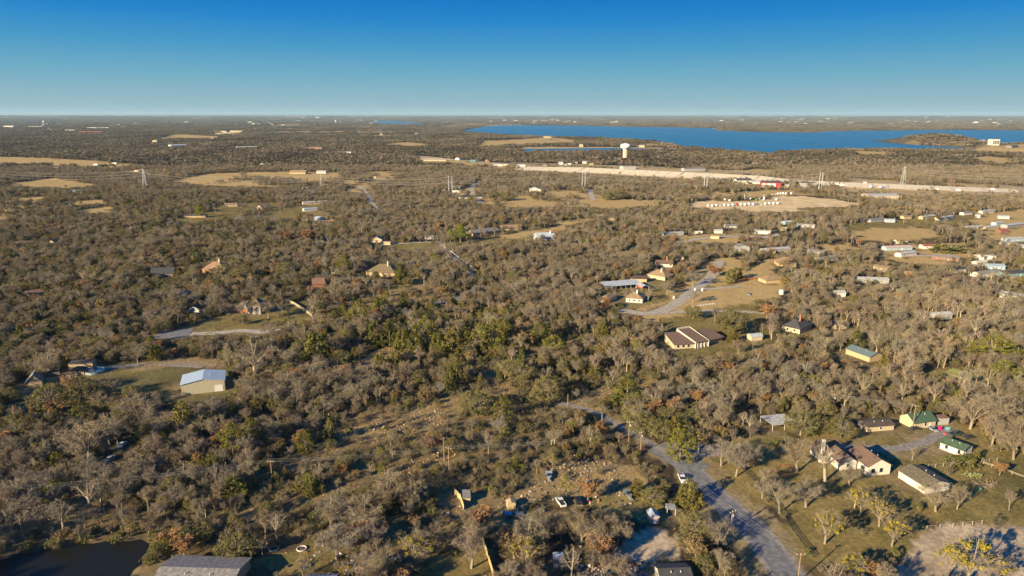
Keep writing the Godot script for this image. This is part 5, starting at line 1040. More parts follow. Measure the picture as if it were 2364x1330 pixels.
	{"n":"building","l":"dark shop with white roof line","p":"the dark shop","x":-958.1,"z":-2591.8,"t":0.492,"W":69.3,"D":40.0,"h":9,"r":1,"k":"gx","w":"dwall","f":"white"},
	{"n":"building","l":"orange hall beside the row of campers","p":"the orange hall beside the row of campers","x":-685.6,"z":-2509.7,"t":-0.0,"W":45.2,"D":30.0,"h":8,"r":4,"k":"gx","w":"orangew","f":"orange"},
	{"n":"building","l":"blue-roofed hall in the distance","p":"the blue-roofed hall in the distance","x":-579.8,"z":-2260.1,"t":-0.0,"W":27.2,"D":30.0,"h":6,"r":1,"k":"gx","w":"lblue","f":"lblue"},
	{"n":"building","l":"long white hall in the distance","p":"the long white hall in the distance","x":-525.8,"z":-2285.4,"t":-0.0,"W":57.7,"D":30.0,"h":6,"r":1,"k":"gx","w":"white","f":"wmetal"},
	{"n":"building","l":"cream tower house in the distance","p":"the cream tower house in the distance","x":-1521.4,"z":-3069.9,"t":-0.0,"W":18.4,"D":20.0,"h":14,"r":2,"k":"gz","w":"cream","f":"cream"},
	{"n":"building","l":"white warehouse by the far left water tower","p":"the white warehouse by the far left water tower","x":-3695.1,"z":-6483.8,"t":-0.0,"W":193.1,"D":90.0,"h":10,"r":1,"k":"gx","w":"white","f":"white"},
	{"n":"building","l":"white warehouse at the far left","p":"the white warehouse at the far left","x":-4695.1,"z":-7152.9,"t":-0.0,"W":127.8,"D":90.0,"h":10,"r":1,"k":"gx","w":"white","f":"white"},
	{"n":"building","l":"white shed at the far left edge","p":"the white shed at the far left edge","x":-5132.0,"z":-7402.8,"t":-0.0,"W":97.1,"D":80.0,"h":10,"r":1,"k":"gx","w":"white","f":"white"},
	{"n":"building","l":"long pinkish roof in the distant town","p":"the long pinkish roof in the distant town","x":-2866.8,"z":-4933.7,"t":-0.0,"W":161.8,"D":70.0,"h":10,"r":1,"k":"gx","w":"redr","f":"redr"},
	{"n":"building","l":"white hall in the distant town","p":"the white hall in the distant town","x":-3319.7,"z":-5447.5,"t":-0.0,"W":71.5,"D":60.0,"h":10,"r":1,"k":"gx","w":"white","f":"white"},
	{"n":"building","l":"tan block in the distant quarry","p":"the tan block in the distant quarry","x":-2091.2,"z":-5170.1,"t":-0.0,"W":92.7,"D":50.0,"h":8,"r":2,"k":"gx","w":"yellow","f":"tan"},
	{"n":"building","l":"pale tan block in the distant quarry","p":"the pale tan block in the distant quarry","x":-2018.1,"z":-5302.8,"t":-0.0,"W":95.0,"D":50.0,"h":8,"r":2,"k":"gx","w":"yellow","f":"tan"},
	{"n":"building","l":"tan lake house on the peninsula","p":"the tan lake house on the peninsula","x":197.2,"z":-3966.0,"t":-0.0,"W":47.5,"D":30.0,"h":6,"r":2,"k":"gx","w":"cream","f":"tan"},
	{"n":"building","l":"dark roofed house on the peninsula field","p":"the dark roofed house on the peninsula field","x":187.4,"z":-3378.7,"t":-0.0,"W":38.5,"D":30.0,"h":6,"r":3,"k":"hip","w":"dwall","f":"dgrey"},
	{"n":"building","l":"cream house by the inlet","p":"the cream house by the inlet","x":270.8,"z":-2815.9,"t":-0.0,"W":13.5,"D":20.0,"h":8,"r":2,"k":"gz","w":"cream","f":"white"},
	{"n":"building","l":"cream house right of the water tower","p":"the cream house right of the water tower","x":501.7,"z":-2778.6,"t":-0.0,"W":18.4,"D":22.0,"h":7,"r":2,"k":"gx","w":"cream","f":"wmetal"},
	{"n":"building","l":"white slab building on the dam","p":"the white slab building on the dam","x":1888.9,"z":-2820.9,"t":-0.0,"W":27.1,"D":30.0,"h":22,"r":1,"k":"flat","w":"white","f":"white","wf":[[0.15,4,4,14],[0.38,4,4,14],[0.62,4,4,14],[0.85,4,4,14]]},
	{"n":"building","l":"dark shed on the dam","p":"the dark shed on the dam","x":1820.9,"z":-2615.5,"t":0.622,"W":57.7,"D":20.0,"h":6,"r":2,"k":"gx","w":"dwall","f":"dgrey"},
	{"n":"building","l":"large cream house on the lake ridge","p":"the large cream house on the lake ridge","x":1167.0,"z":-2457.7,"t":0.614,"W":51.6,"D":20.0,"h":8,"r":3,"k":"hip","w":"cream","f":"tan"},
	{"n":"building","l":"white house near the shore","p":"the white house near the shore","x":746.5,"z":-2136.6,"t":-0.0,"W":12.9,"D":20.0,"h":6,"r":2,"k":"gx","w":"white","f":"wmetal"},
	{"n":"building","l":"grey hall in the far right woods","p":"the grey hall in the far right woods","x":606.1,"z":-1761.9,"t":-0.0,"W":12.8,"D":14.0,"h":5,"r":1,"k":"gx","w":"grey","f":"wmetal"},
	{"n":"building","l":"blue roofed house in the woods by the inlet","p":"the blue roofed house in the woods by the inlet","x":164.5,"z":-2090.6,"t":-0.0,"W":18.9,"D":16.0,"h":5,"r":2,"k":"gx","w":"white","f":"lblue"},
	{"n":"building","l":"cream roof left of the water tower","p":"the cream roof left of the water tower","x":226.5,"z":-2008.8,"t":-0.0,"W":26.6,"D":18.0,"h":5,"r":2,"k":"gx","w":"cream","f":"tanr"},
	{"n":"building","l":"white roof at the tower foot","p":"the white roof at the tower foot","x":289.5,"z":-1949.8,"t":-0.0,"W":18.8,"D":16.0,"h":5,"r":2,"k":"gx","w":"white","f":"wmetal"},
	{"n":"building","l":"white house left of the tower foot","p":"the white house left of the tower foot","x":187.0,"z":-1825.6,"t":-0.0,"W":14.3,"D":14.0,"h":5,"r":2,"k":"gx","w":"white","f":"wmetal"},
	{"n":"building","l":"small white house beyond the wall","p":"the small white house beyond the wall","x":122.5,"z":-1792.2,"t":-0.0,"W":10.8,"D":12.0,"h":5,"r":2,"k":"gx","w":"white","f":"lblue"},
	{"n":"building","l":"long low cream wall block by the crossing","p":"the long low cream wall block by the crossing","x":-209.2,"z":-1933.2,"t":-0.0,"W":64.1,"D":20.0,"h":3,"r":0.3,"k":"flat","w":"cream","f":"cream"}]
const ROADS := [
	["road_shoulder","gravel",10.0,[[74.3,-159.8],[72.3,-185.7],[64.6,-211.0],[61.9,-226.1],[58.1,-236.3]]],
	["road","asphalt",7.0,[[74.3,-159.8],[72.3,-185.7],[64.6,-211.0],[61.9,-226.1],[58.1,-236.3]]],
	["road_junction","asphalt",12.0,[[64.2,-223.0],[61.0,-230.6],[57.7,-237.0],[53.9,-241.5]]],
	["gravel_track","gravel",3.6,[[58.5,-235.3],[52.5,-242.9],[47.4,-251.0],[42.7,-259.2],[38.3,-267.5],[32.7,-274.5],[25.1,-279.5],[19.1,-281.4]]],
	["driveway","gravel",9.0,[[57.5,-235.9],[65.0,-237.3],[73.1,-238.0],[78.5,-239.0]]],
	["driveway","gravel",4.5,[[121.0,-241.5],[131.6,-240.1],[140.9,-239.4],[148.5,-241.5],[157.4,-245.8],[164.8,-251.4],[171.5,-255.7]]],
	["road","concrete",8.5,[[68.1,-430.5],[85.8,-422.5],[102.3,-438.9],[115.9,-461.1],[134.2,-493.3],[151.3,-524.0],[165.0,-558.6],[176.5,-586.6]]],
	["driveway","concrete",4.5,[[132.2,-485.5],[148.0,-489.3],[165.6,-495.9]]],
	["road","asphalt",6.5,[[-66.2,-647.0],[-49.1,-594.0],[-32.9,-539.2],[-22.2,-502.7],[-35.7,-461.1],[-51.8,-447.5]]],
	["driveway","concrete",5,[[-132.6,-660.5],[-101.0,-669.8],[-72.3,-674.6],[-63.0,-642.6]]],
	["driveway","concrete",5,[[94.3,-424.5],[114.0,-427.5],[136.1,-428.5],[156.6,-424.5],[166.0,-420.5]]],
	["driveway","concrete",6,[[-181.2,-379.6],[-167.2,-381.3],[-154.3,-386.2],[-140.8,-382.9],[-135.6,-389.6]]],
	["driveway","gravel",4,[[-198.3,-323.2],[-188.2,-328.1],[-176.0,-329.3],[-162.6,-328.1],[-151.2,-326.2]]],
	["road","concrete",8,[[-44.0,-995.2],[-56.9,-1065.7],[-66.7,-1160.1],[-68.6,-1248.2],[-58.5,-1332.3]]],
	["road","concrete",8,[[118.5,-1026.6],[123.6,-1107.8],[130.8,-1188.1]]],
	["road","concrete",7,[[-265.2,-1232.7],[-220.5,-1083.4],[-189.2,-960.9],[-166.6,-894.6]]],
	["driveway","concrete",8,[[158.9,-674.6],[200.7,-704.6],[229.4,-712.4],[253.2,-704.6],[278.7,-726.0]]],
	["driveway","concrete",7,[[336.9,-613.4],[361.5,-609.4],[390.6,-613.4]]],
	["driveway","dirt",5,[[-181.5,-327.4],[-164.6,-332.4],[-145.5,-328.1]]],
	["driveway","asphalt",16,[[-199.4,-378.0],[-181.9,-381.3]]],
	["highway","concrete",16,[[-325.0,-2220.4],[-2.2,-1786.2],[162.7,-1695.4],[364.9,-1587.6],[463.8,-1470.4],[541.0,-1369.1],[639.7,-1280.6],[753.2,-1210.0],[896.5,-1174.0]]],
	["highway","concrete",16,[[-2.2,-1852.2],[232.2,-1754.9],[382.8,-1667.1],[492.3,-1562.7],[581.7,-1407.9],[660.6,-1323.4],[776.4,-1248.2],[923.3,-1210.0]]],
	["highway","sandy",14,[[415.6,-1314.6],[480.7,-1232.7],[552.5,-1160.1],[664.5,-1120.5],[866.3,-1133.4]]],
	["shore","sandy",40,[[1978.6,-7207.7],[1714.1,-5952.7],[1817.2,-5475.4],[2157.5,-5223.9],[2474.5,-5625.8],[2921.1,-5952.7],[3896.2,-6319.7],[4420.9,-5952.7]]],
	["shore","sandy",60,[[-350.2,-8119.5],[-10.9,-9129.1],[774.8,-8741.0],[1337.7,-7751.8],[1978.6,-7207.7]]],
	["shore","sandy",16,[[-391.9,-5534.6],[-85.0,-4717.9],[186.9,-4318.9],[406.4,-3905.6],[600.3,-3627.5],[686.6,-3174.6]]],
	["shore","sandy",14,[[1710.2,-3125.8],[1698.9,-2910.7],[1753.4,-2760.1]]],
	["highway","sandy",10,[[466.1,-1538.6],[556.0,-1407.9],[650.8,-1428.2],[682.9,-1369.1]]]]
const WALLS := [
	[[[12.8,-1626.4],[139.6,-1550.6],[241.7,-1481.4],[327.7,-1423.1],[399.1,-1369.1],[452.0,-1332.3],[501.4,-1297.4]],7.0],
	[[[499.0,-1297.4],[547.6,-1248.2],[594.0,-1217.5],[659.9,-1188.1],[820.5,-1133.4]],4.0]]
const POLES := [
	[-80.1,-213.5,8.8],
	[-24.1,-229.3,9.5],
	[-21.7,-221.8,9.5],
	[44.2,-245.1,8.6],
	[47.0,-235.9,8.6],
	[23.8,-279.5,5.2],
	[17.1,-281.4,5.0],
	[64.9,-185.7,7.2],
	[157.6,-256.1,10.5],
	[133.1,-271.9,8.5],
	[199.0,-294.5,7.0],
	[206.5,-287.1,6.5],
	[-249.7,-522.5,8],
	[-151.5,-447.5,9],
	[186.7,-742.9,10],
	[261.8,-740.0,10],
	[368.7,-785.5,10],
	[-166.1,-194.6,8.8],
	[75.6,-162.4,9.0]]
const SPANS := [
	[17,0],
	[0,2],
	[2,4],
	[4,7],
	[7,18],
	[3,4],
	[9,8],
	[10,11]]
const TOWERS := [
	[-612.0,-1181.0,"lattice",33.2],
	[-310.7,-1153.3,"pole",26.8],
	[-96.9,-1114.1,"double",27.3],
	[122.1,-1210.0,"double",28.1],
	[320.4,-1174.0,"double",27.3],
	[510.7,-1174.0,"double",28.7],
	[705.4,-1280.6,"lattice",31.3],
	[-935.7,-1232.7,"lattice",33.1],
	[899.8,-1188.1,"lattice",29.1]]
const VEHICLES := [
	["pickup",15.5,-201.2,-2.86,[0.7,0.7,0.7],"white pickup truck with dark bed parked in the scrubby yard"],
	["suv",21.3,-201.9,-3.09,[0.015,0.012,0.015],"black sport utility vehicle parked beside the white pickup"],
	["pickup",57.6,-216.1,-0.01,[0.75,0.76,0.8],"white pickup truck stopped on the road verge"],
	["sedan",-145.3,-241.5,-3.1,[0.55,0.6,0.68],"pale sedan standing between bare trees on the left"],
	["sedan",-143.7,-230.3,3.03,[0.4,0.42,0.45],"grey sedan half hidden under a spreading bare tree"],
	["pickup",171.0,-250.7,1.9,[0.05,0.09,0.09],"dark green pickup truck behind the small white house"],
	["sedan",174.8,-248.4,1.83,[0.05,0.06,0.06],"dark car behind the dark green pickup"],
	["sedan",165.2,-255.3,0.11,[0.3,0.33,0.38],"silver car parked before the cream house"],
	["sedan",158.7,-256.1,1.79,[0.04,0.05,0.06],"dark car at the wall of the cream house"],
	["boat",12.5,-217.9,0.06,[0.35,0.42,0.5],"small boat on a trailer in the scrub clearing"],
	["boat",0.3,-193.9,1.57,[0.12,0.28,0.4],"blue boat lying under bare branches"],
	["boat",37.7,-206.1,0.2,[0.2,0.25,0.25],"green-sided boat trailer loaded with junk"],
	["pickup",91.7,-489.3,0.79,[0.6,0.1,0.1],"red truck under the green-grey carport"],
	["sedan",162.9,-471.2,3.03,[0.3,0.34,0.4],"blue-grey car by the orange fence"],
	["sedan",-246.4,-537.6,-2.22,[0.5,0.05,0.04],"red car left of the orange hip-roofed house"],
	["boat",339.5,-515.3,2.0,[0.7,0.72,0.74],"white motor boat with cabin beside a cottage"],
	["suv",219.5,-672.2,2.2,[0.03,0.03,0.04],"black vehicle near the grey gable-fronted building"],
	["camper",250.9,-1008.2,2.74,[0.05,0.1,0.3],"leftmost vehicle in the back left row of the sandy lot, a camper trailer"],
	["camper",258.4,-1013.8,2.74,[0.78,0.78,0.76],"second vehicle in the back left row of the sandy lot, a camper trailer"],
	["camper",267.1,-1023.3,2.73,[0.78,0.78,0.76],"third vehicle in the back left row of the sandy lot, a camper trailer"],
	["camper",309.6,-1025.7,2.7,[0.78,0.78,0.76],"leftmost vehicle in the middle back of the sandy lot, a camper trailer"],
	["van",313.1,-1014.2,2.69,[0.78,0.78,0.76],"second vehicle in the middle back of the sandy lot, a box van"],
	["van",265.9,-954.5,2.71,[0.78,0.78,0.76],"leftmost vehicle in the front row of the sandy lot, a box van"],
	["camper",270.6,-951.3,2.7,[0.78,0.78,0.76],"second vehicle in the front row of the sandy lot, a camper trailer"],
	["van",277.9,-957.7,2.7,[0.78,0.78,0.76],"third vehicle in the front row of the sandy lot, a box van"],
	["pickup",283.8,-959.0,2.69,[0.78,0.78,0.76],"fourth vehicle in the front row of the sandy lot, a work truck"],
	["camper",290.2,-961.7,2.69,[0.78,0.78,0.76],"fifth vehicle in the front row of the sandy lot, a camper trailer"],
	["camper",294.8,-958.2,2.69,[0.78,0.78,0.76],"sixth vehicle in the front row of the sandy lot, a camper trailer"],
	["van",301.8,-963.1,2.68,[0.78,0.78,0.76],"seventh vehicle in the front row of the sandy lot, a box van"],
	["camper",308.5,-966.5,2.68,[0.35,0.03,0.03],"eighth vehicle in the front row of the sandy lot, a camper trailer"],
	["camper",314.0,-966.2,2.67,[0.78,0.78,0.76],"ninth vehicle in the front row of the sandy lot, a camper trailer"],
	["camper",319.5,-965.8,2.67,[0.78,0.78,0.76],"tenth vehicle in the front row of the sandy lot, a camper trailer"],
	["camper",327.2,-972.3,2.66,[0.78,0.78,0.76],"eleventh vehicle in the front row of the sandy lot, a camper trailer"],
	["camper",332.2,-970.4,2.66,[0.78,0.78,0.76],"twelfth vehicle in the front row of the sandy lot, a camper trailer"],
	["pickup",339.1,-974.1,2.66,[0.05,0.1,0.3],"thirteenth vehicle in the front row of the sandy lot, a work truck"],
	["pickup",343.5,-970.6,2.65,[0.78,0.78,0.76],"fourteenth vehicle in the front row of the sandy lot, a work truck"],
	["camper",350.9,-975.4,2.65,[0.78,0.78,0.76],"fifteenth vehicle in the front row of the sandy lot, a camper trailer"],
	["camper",358.2,-980.1,2.64,[0.78,0.78,0.76],"sixteenth vehicle in the front row of the sandy lot, a camper trailer"],
	["camper",363.3,-978.4,2.64,[0.78,0.78,0.76],"seventeenth vehicle in the front row of the sandy lot, a camper trailer"],
	["camper",369.5,-979.8,2.64,[0.78,0.78,0.76],"eighteenth vehicle in the front row of the sandy lot, a camper trailer"],
	["camper",343.0,-1037.5,2.68,[0.03,0.03,0.03],"leftmost vehicle in the crane group of the sandy lot, a camper trailer"],
	["camper",351.7,-1042.8,2.67,[0.05,0.1,0.3],"second vehicle in the crane group of the sandy lot, a camper trailer"],
	["camper",359.2,-1044.1,2.67,[0.78,0.78,0.76],"third vehicle in the crane group of the sandy lot, a camper trailer"],
	["pickup",365.9,-1043.1,2.66,[0.78,0.78,0.76],"fourth vehicle in the crane group of the sandy lot, a work truck"],
	["camper",374.1,-1046.4,2.66,[0.78,0.78,0.76],"fifth vehicle in the crane group of the sandy lot, a camper trailer"],
	["pickup",404.2,-1096.9,2.66,[0.78,0.78,0.76],"leftmost vehicle in the rear row of the sandy lot, a work truck"],
	["pickup",410.5,-1102.7,2.65,[0.78,0.78,0.76],"second vehicle in the rear row of the sandy lot, a work truck"],
	["van",414.9,-1103.2,2.65,[0.78,0.78,0.76],"third vehicle in the rear row of the sandy lot, a box van"],
	["van",419.9,-1105.2,2.65,[0.78,0.78,0.76],"fourth vehicle in the rear row of the sandy lot, a box van"],
	["camper",424.8,-1107.2,2.65,[0.78,0.78,0.76],"fifth vehicle in the rear row of the sandy lot, a camper trailer"],
	["camper",427.9,-1104.2,2.64,[0.78,0.78,0.76],"sixth vehicle in the rear row of the sandy lot, a camper trailer"],
	["camper",433.2,-1106.9,2.64,[0.03,0.03,0.03],"seventh vehicle in the rear row of the sandy lot, a camper trailer"],
	["camper",437.8,-1107.9,2.64,[0.78,0.78,0.76],"eighth vehicle in the rear row of the sandy lot, a camper trailer"],
	["crane",340.0,-1032.1,2.66,[0.7,0.75,0.78],"bucket truck with raised white boom, left of the pair"],
	["crane",348.2,-1032.1,2.65,[0.7,0.75,0.78],"bucket truck with raised white boom, right of the pair"],
	["crane",367.5,-1029.4,2.59,[0.75,0.75,0.75],"bucket truck with raised boom right of the green skip"],
	["van",354.4,-1021.3,2.39,[0.03,0.3,0.04],"bright green skip truck between the bucket trucks"],
	["van",385.5,-1026.6,2.48,[0.75,0.76,0.78],"lone white work truck on the open sand"],
	["semi",616.7,-1210.0,2.15,[0.78,0.78,0.78],"white semi trailer beside the highway, left of two"],
	["semi",629.6,-1202.7,2.15,[0.78,0.8,0.82],"white semi trailer beside the highway, right of two"],
	["semi",574.4,-1244.3,1.1,[0.7,0.7,0.7],"pale long trailer behind the bare highway trees"],
	["van",413.3,-1396.6,0.86,[0.7,0.7,0.7],"third from the left, white vehicle on the distant highway"],
	["sedan",458.9,-1447.4,0.83,[0.03,0.03,0.04],"fourth from the left, black vehicle on the distant highway"],
	["sedan",463.7,-1386.8,0.84,[0.25,0.27,0.3],"fifth from the left, grey vehicle on the distant highway"],
	["van",474.8,-1377.2,0.84,[0.7,0.7,0.7],"sixth from the left, white vehicle on the distant highway"],
	["sedan",517.1,-1396.6,0.82,[0.03,0.03,0.04],"seventh from the left, black vehicle on the distant highway"],
	["sedan",564.0,-1416.5,0.8,[0.25,0.27,0.3],"eighth from the left, grey vehicle on the distant highway"],
	["van",641.2,-1287.7,0.82,[0.7,0.7,0.7],"ninth from the left, white vehicle on the distant highway"],
	["sedan",690.2,-1187.0,0.84,[0.03,0.03,0.04],"tenth from the left, black vehicle on the distant highway"],
	["sedan",725.3,-1172.9,0.84,[0.25,0.27,0.3],"twelfth from the left, grey vehicle on the distant highway"],
	["van",731.1,-1159.1,0.84,[0.7,0.7,0.7],"thirteenth from the left, white vehicle on the distant highway"],
	["sedan",765.6,-1179.9,0.82,[0.03,0.03,0.04],"fourteenth from the left, black vehicle on the distant highway"],
	["sedan",781.5,-1179.9,0.81,[0.25,0.27,0.3],"fifteenth from the left, grey vehicle on the distant highway"],
	["van",797.0,-1172.9,0.81,[0.7,0.7,0.7],"sixteenth from the left, white vehicle on the distant highway"],
	["sedan",286.6,-1468.8,0.87,[0.03,0.03,0.04],"leftmost, black vehicle on the distant highway"],
	["sedan",376.1,-1468.8,0.84,[0.25,0.27,0.3],"second from the left, grey vehicle on the distant highway"],
	["van",703.7,-1172.9,0.85,[0.7,0.7,0.7],"eleventh from the left, white vehicle on the distant highway"],
	["camper",-901.3,-2400.0,0.79,[0.75,0.76,0.78],"leftmost, white camper in the distant sales row"],
	["camper",-887.6,-2392.8,2.02,[0.75,0.76,0.78],"second from the left, white camper in the distant sales row"],
	["camper",-876.4,-2392.2,2.19,[0.75,0.76,0.78],"third from the left, white camper in the distant sales row"],
	["camper",-867.8,-2398.7,0.86,[0.75,0.76,0.78],"fourth from the left, white camper in the distant sales row"],
	["camper",-859.5,-2406.5,0.58,[0.75,0.76,0.78],"fifth from the left, white camper in the distant sales row"],
	["camper",-849.1,-2408.2,0.55,[0.75,0.76,0.78],"sixth from the left, white camper in the distant sales row"],
	["camper",-836.0,-2402.4,0.67,[0.75,0.76,0.78],"seventh from the left, white camper in the distant sales row"],
	["camper",-822.2,-2394.3,1.55,[0.75,0.76,0.78],"eighth from the left, white camper in the distant sales row"],
	["camper",-810.3,-2391.5,2.36,[0.75,0.76,0.78],"ninth from the left, white camper in the distant sales row"],
	["camper",-800.9,-2396.4,1.11,[0.75,0.76,0.78],"tenth from the left, white camper in the distant sales row"],
	["camper",-792.6,-2404.6,0.59,[0.75,0.76,0.78],"eleventh from the left, white camper in the distant sales row"],
	["camper",-782.9,-2408.6,0.52,[0.75,0.76,0.78],"twelfth from the left, white camper in the distant sales row"],
	["camper",-770.5,-2404.6,0.59,[0.75,0.76,0.78],"thirteenth from the left, white camper in the distant sales row"],
	["camper",-756.9,-2396.3,1.11,[0.75,0.76,0.78],"fourteenth from the left, white camper in the distant sales row"],
	["camper",-744.4,-2391.5,2.35,[0.75,0.76,0.78],"fifteenth from the left, white camper in the distant sales row"],
	["camper",-734.3,-2394.4,1.53,[0.75,0.76,0.78],"sixteenth from the left, white camper in the distant sales row"],
	["camper",-725.7,-2402.4,0.64,[0.75,0.76,0.78],"seventeenth from the left, white camper in the distant sales row"],
	["camper",-716.4,-2408.3,0.51,[0.75,0.76,0.78],"eighteenth from the left, white camper in the distant sales row"],
	["camper",-704.8,-2406.4,0.53,[0.75,0.76,0.78],"nineteenth from the left, white camper in the distant sales row"],
	["camper",-691.5,-2398.7,0.84,[0.75,0.76,0.78],"twentieth from the left, white camper in the distant sales row"]]
const FENCES := [
	["board_fence","dark board fence along the right side of the road",[[79.2,-230.6],[81.7,-215.8],[83.6,-200.8],[83.5,-186.4],[84.2,-172.7]],1.2,[0.03,0.028,0.025],2.6,3],
	["board_fence","dark board fence branching into the yard by the road",[[83.6,-200.8],[95.0,-208.8],[104.6,-212.9]],1.1,[0.03,0.028,0.025],2.6,2],
	["wire_fence","pale wire fence with steel posts behind the open barn",[[133.6,-221.2],[148.8,-225.5],[160.7,-227.4],[176.6,-230.6]],1.3,[0.4,0.38,0.34],3.2,1],
	["rail_fence","white rail fence along the concrete drive",[[114.9,-436.7],[124.4,-441.0],[132.9,-444.2]],1.3,[0.75,0.74,0.7],2.4,3],
	["rail_fence","white rail fence beside the sloping asphalt street",[[-55.5,-625.6],[-43.3,-590.3],[-28.1,-543.9]],1.3,[0.72,0.76,0.8],3,3],
	["privacy_fence","orange board fence on the slope behind the street",[[162.6,-506.8],[181.9,-516.7],[205.8,-524.0],[220.2,-527.0]],1.9,[0.42,0.16,0.06],2.4,0],
	["privacy_fence","pale board fence curving down the lawn of the porch house",[[-152.4,-454.2],[-142.5,-444.2],[-132.0,-429.5],[-122.0,-414.7]],1.9,[0.3,0.27,0.2],2.4,0],
	["privacy_fence","leaning yellow plywood fence beside the boarded lean-to",[[-18.7,-207.4],[-16.4,-203.4],[-14.9,-197.5]],2.1,[0.5,0.4,0.2],2.0,0],
	["privacy_fence","tan board fence running to the bottom edge",[[-8.9,-182.4],[-7.1,-175.1],[-4.9,-165.1]],2.0,[0.48,0.36,0.18],2.2,0],
	["wire_fence","pale wire fence with posts above the dirt lot",[[123.8,-187.1],[132.4,-188.4],[145.6,-190.8]],1.3,[0.45,0.4,0.3],3.5,1],
	["rail_fence","weathered fence of the right garden with white gate post",[[166.8,-227.4],[170.2,-223.3],[174.1,-217.3]],1.3,[0.42,0.36,0.26],3.2,2],
	["gate","tubular steel gate across the gravel track",[[7.6,-288.5],[13.6,-282.3]],1.3,[0.4,0.42,0.44],4.2,3]]
const MISC := {"tower":[307.1,-1941.8],"pool":[-200.1,-319.0],"ring":[94.7,-222.1],"tyres":[[-67.7,-177.1],[-59.8,-177.1]],"person":[24.7,-200.6],"pillars":[[128.4,-480.4],[133.6,-480.4],[108.7,-458.7]],"cactus":[[156.1,-219.3],[157.4,-218.5],[159.4,-218.8]],"brush":[158.2,-212.4],"toys":[[168.3,-255.7,[0.6,0.02,0.22]],[171.7,-256.5,[0.1,0.42,0.5]],[168.0,-251.8,[0.5,0.1,0.1]]],"strewn":[[2.5,-200.8],[11.0,-207.4],[23.1,-215.8],[33.3,-204.7],[38.5,-194.6],[-6.9,-192.2],[-58.2,-172.7],[-38.9,-172.7],[-19.2,-197.0]],"rubble":[[-48.5,-258.4],[-40.4,-262.5],[-32.2,-266.7],[-54.2,-252.6],[-34.7,-258.4],[-26.8,-231.3],[-33.7,-224.8],[22.5,-224.8],[30.2,-226.4]],"junk":[[25.6,-166.9],[30.2,-166.6],[23.1,-166.0],[32.8,-168.5]],"garden":[[197.8,-312.1],[215.4,-325.0],[225.9,-311.6],[206.3,-299.6]],"dumpster":[63.1,-240.8],"flag":[367.0,-590.3],"ftower":[[-5807.1,-8969.8],[-2514.4,-10319.7]],"farmast":[15403.3,-34467.6],"junk2":[[-41.7,-168.8],[-39.9,-171.7],[-36.9,-168.5],[-36.1,-170.7]],"tank":[155.6,-211.2],"logs":[[-41.4,-170.4],[-39.3,-172.3]],"rocks":[[-49.1,-262.5],[-38.1,-258.4]],"barrels":[[-0.3,-201.6],[1.8,-200.6]]}


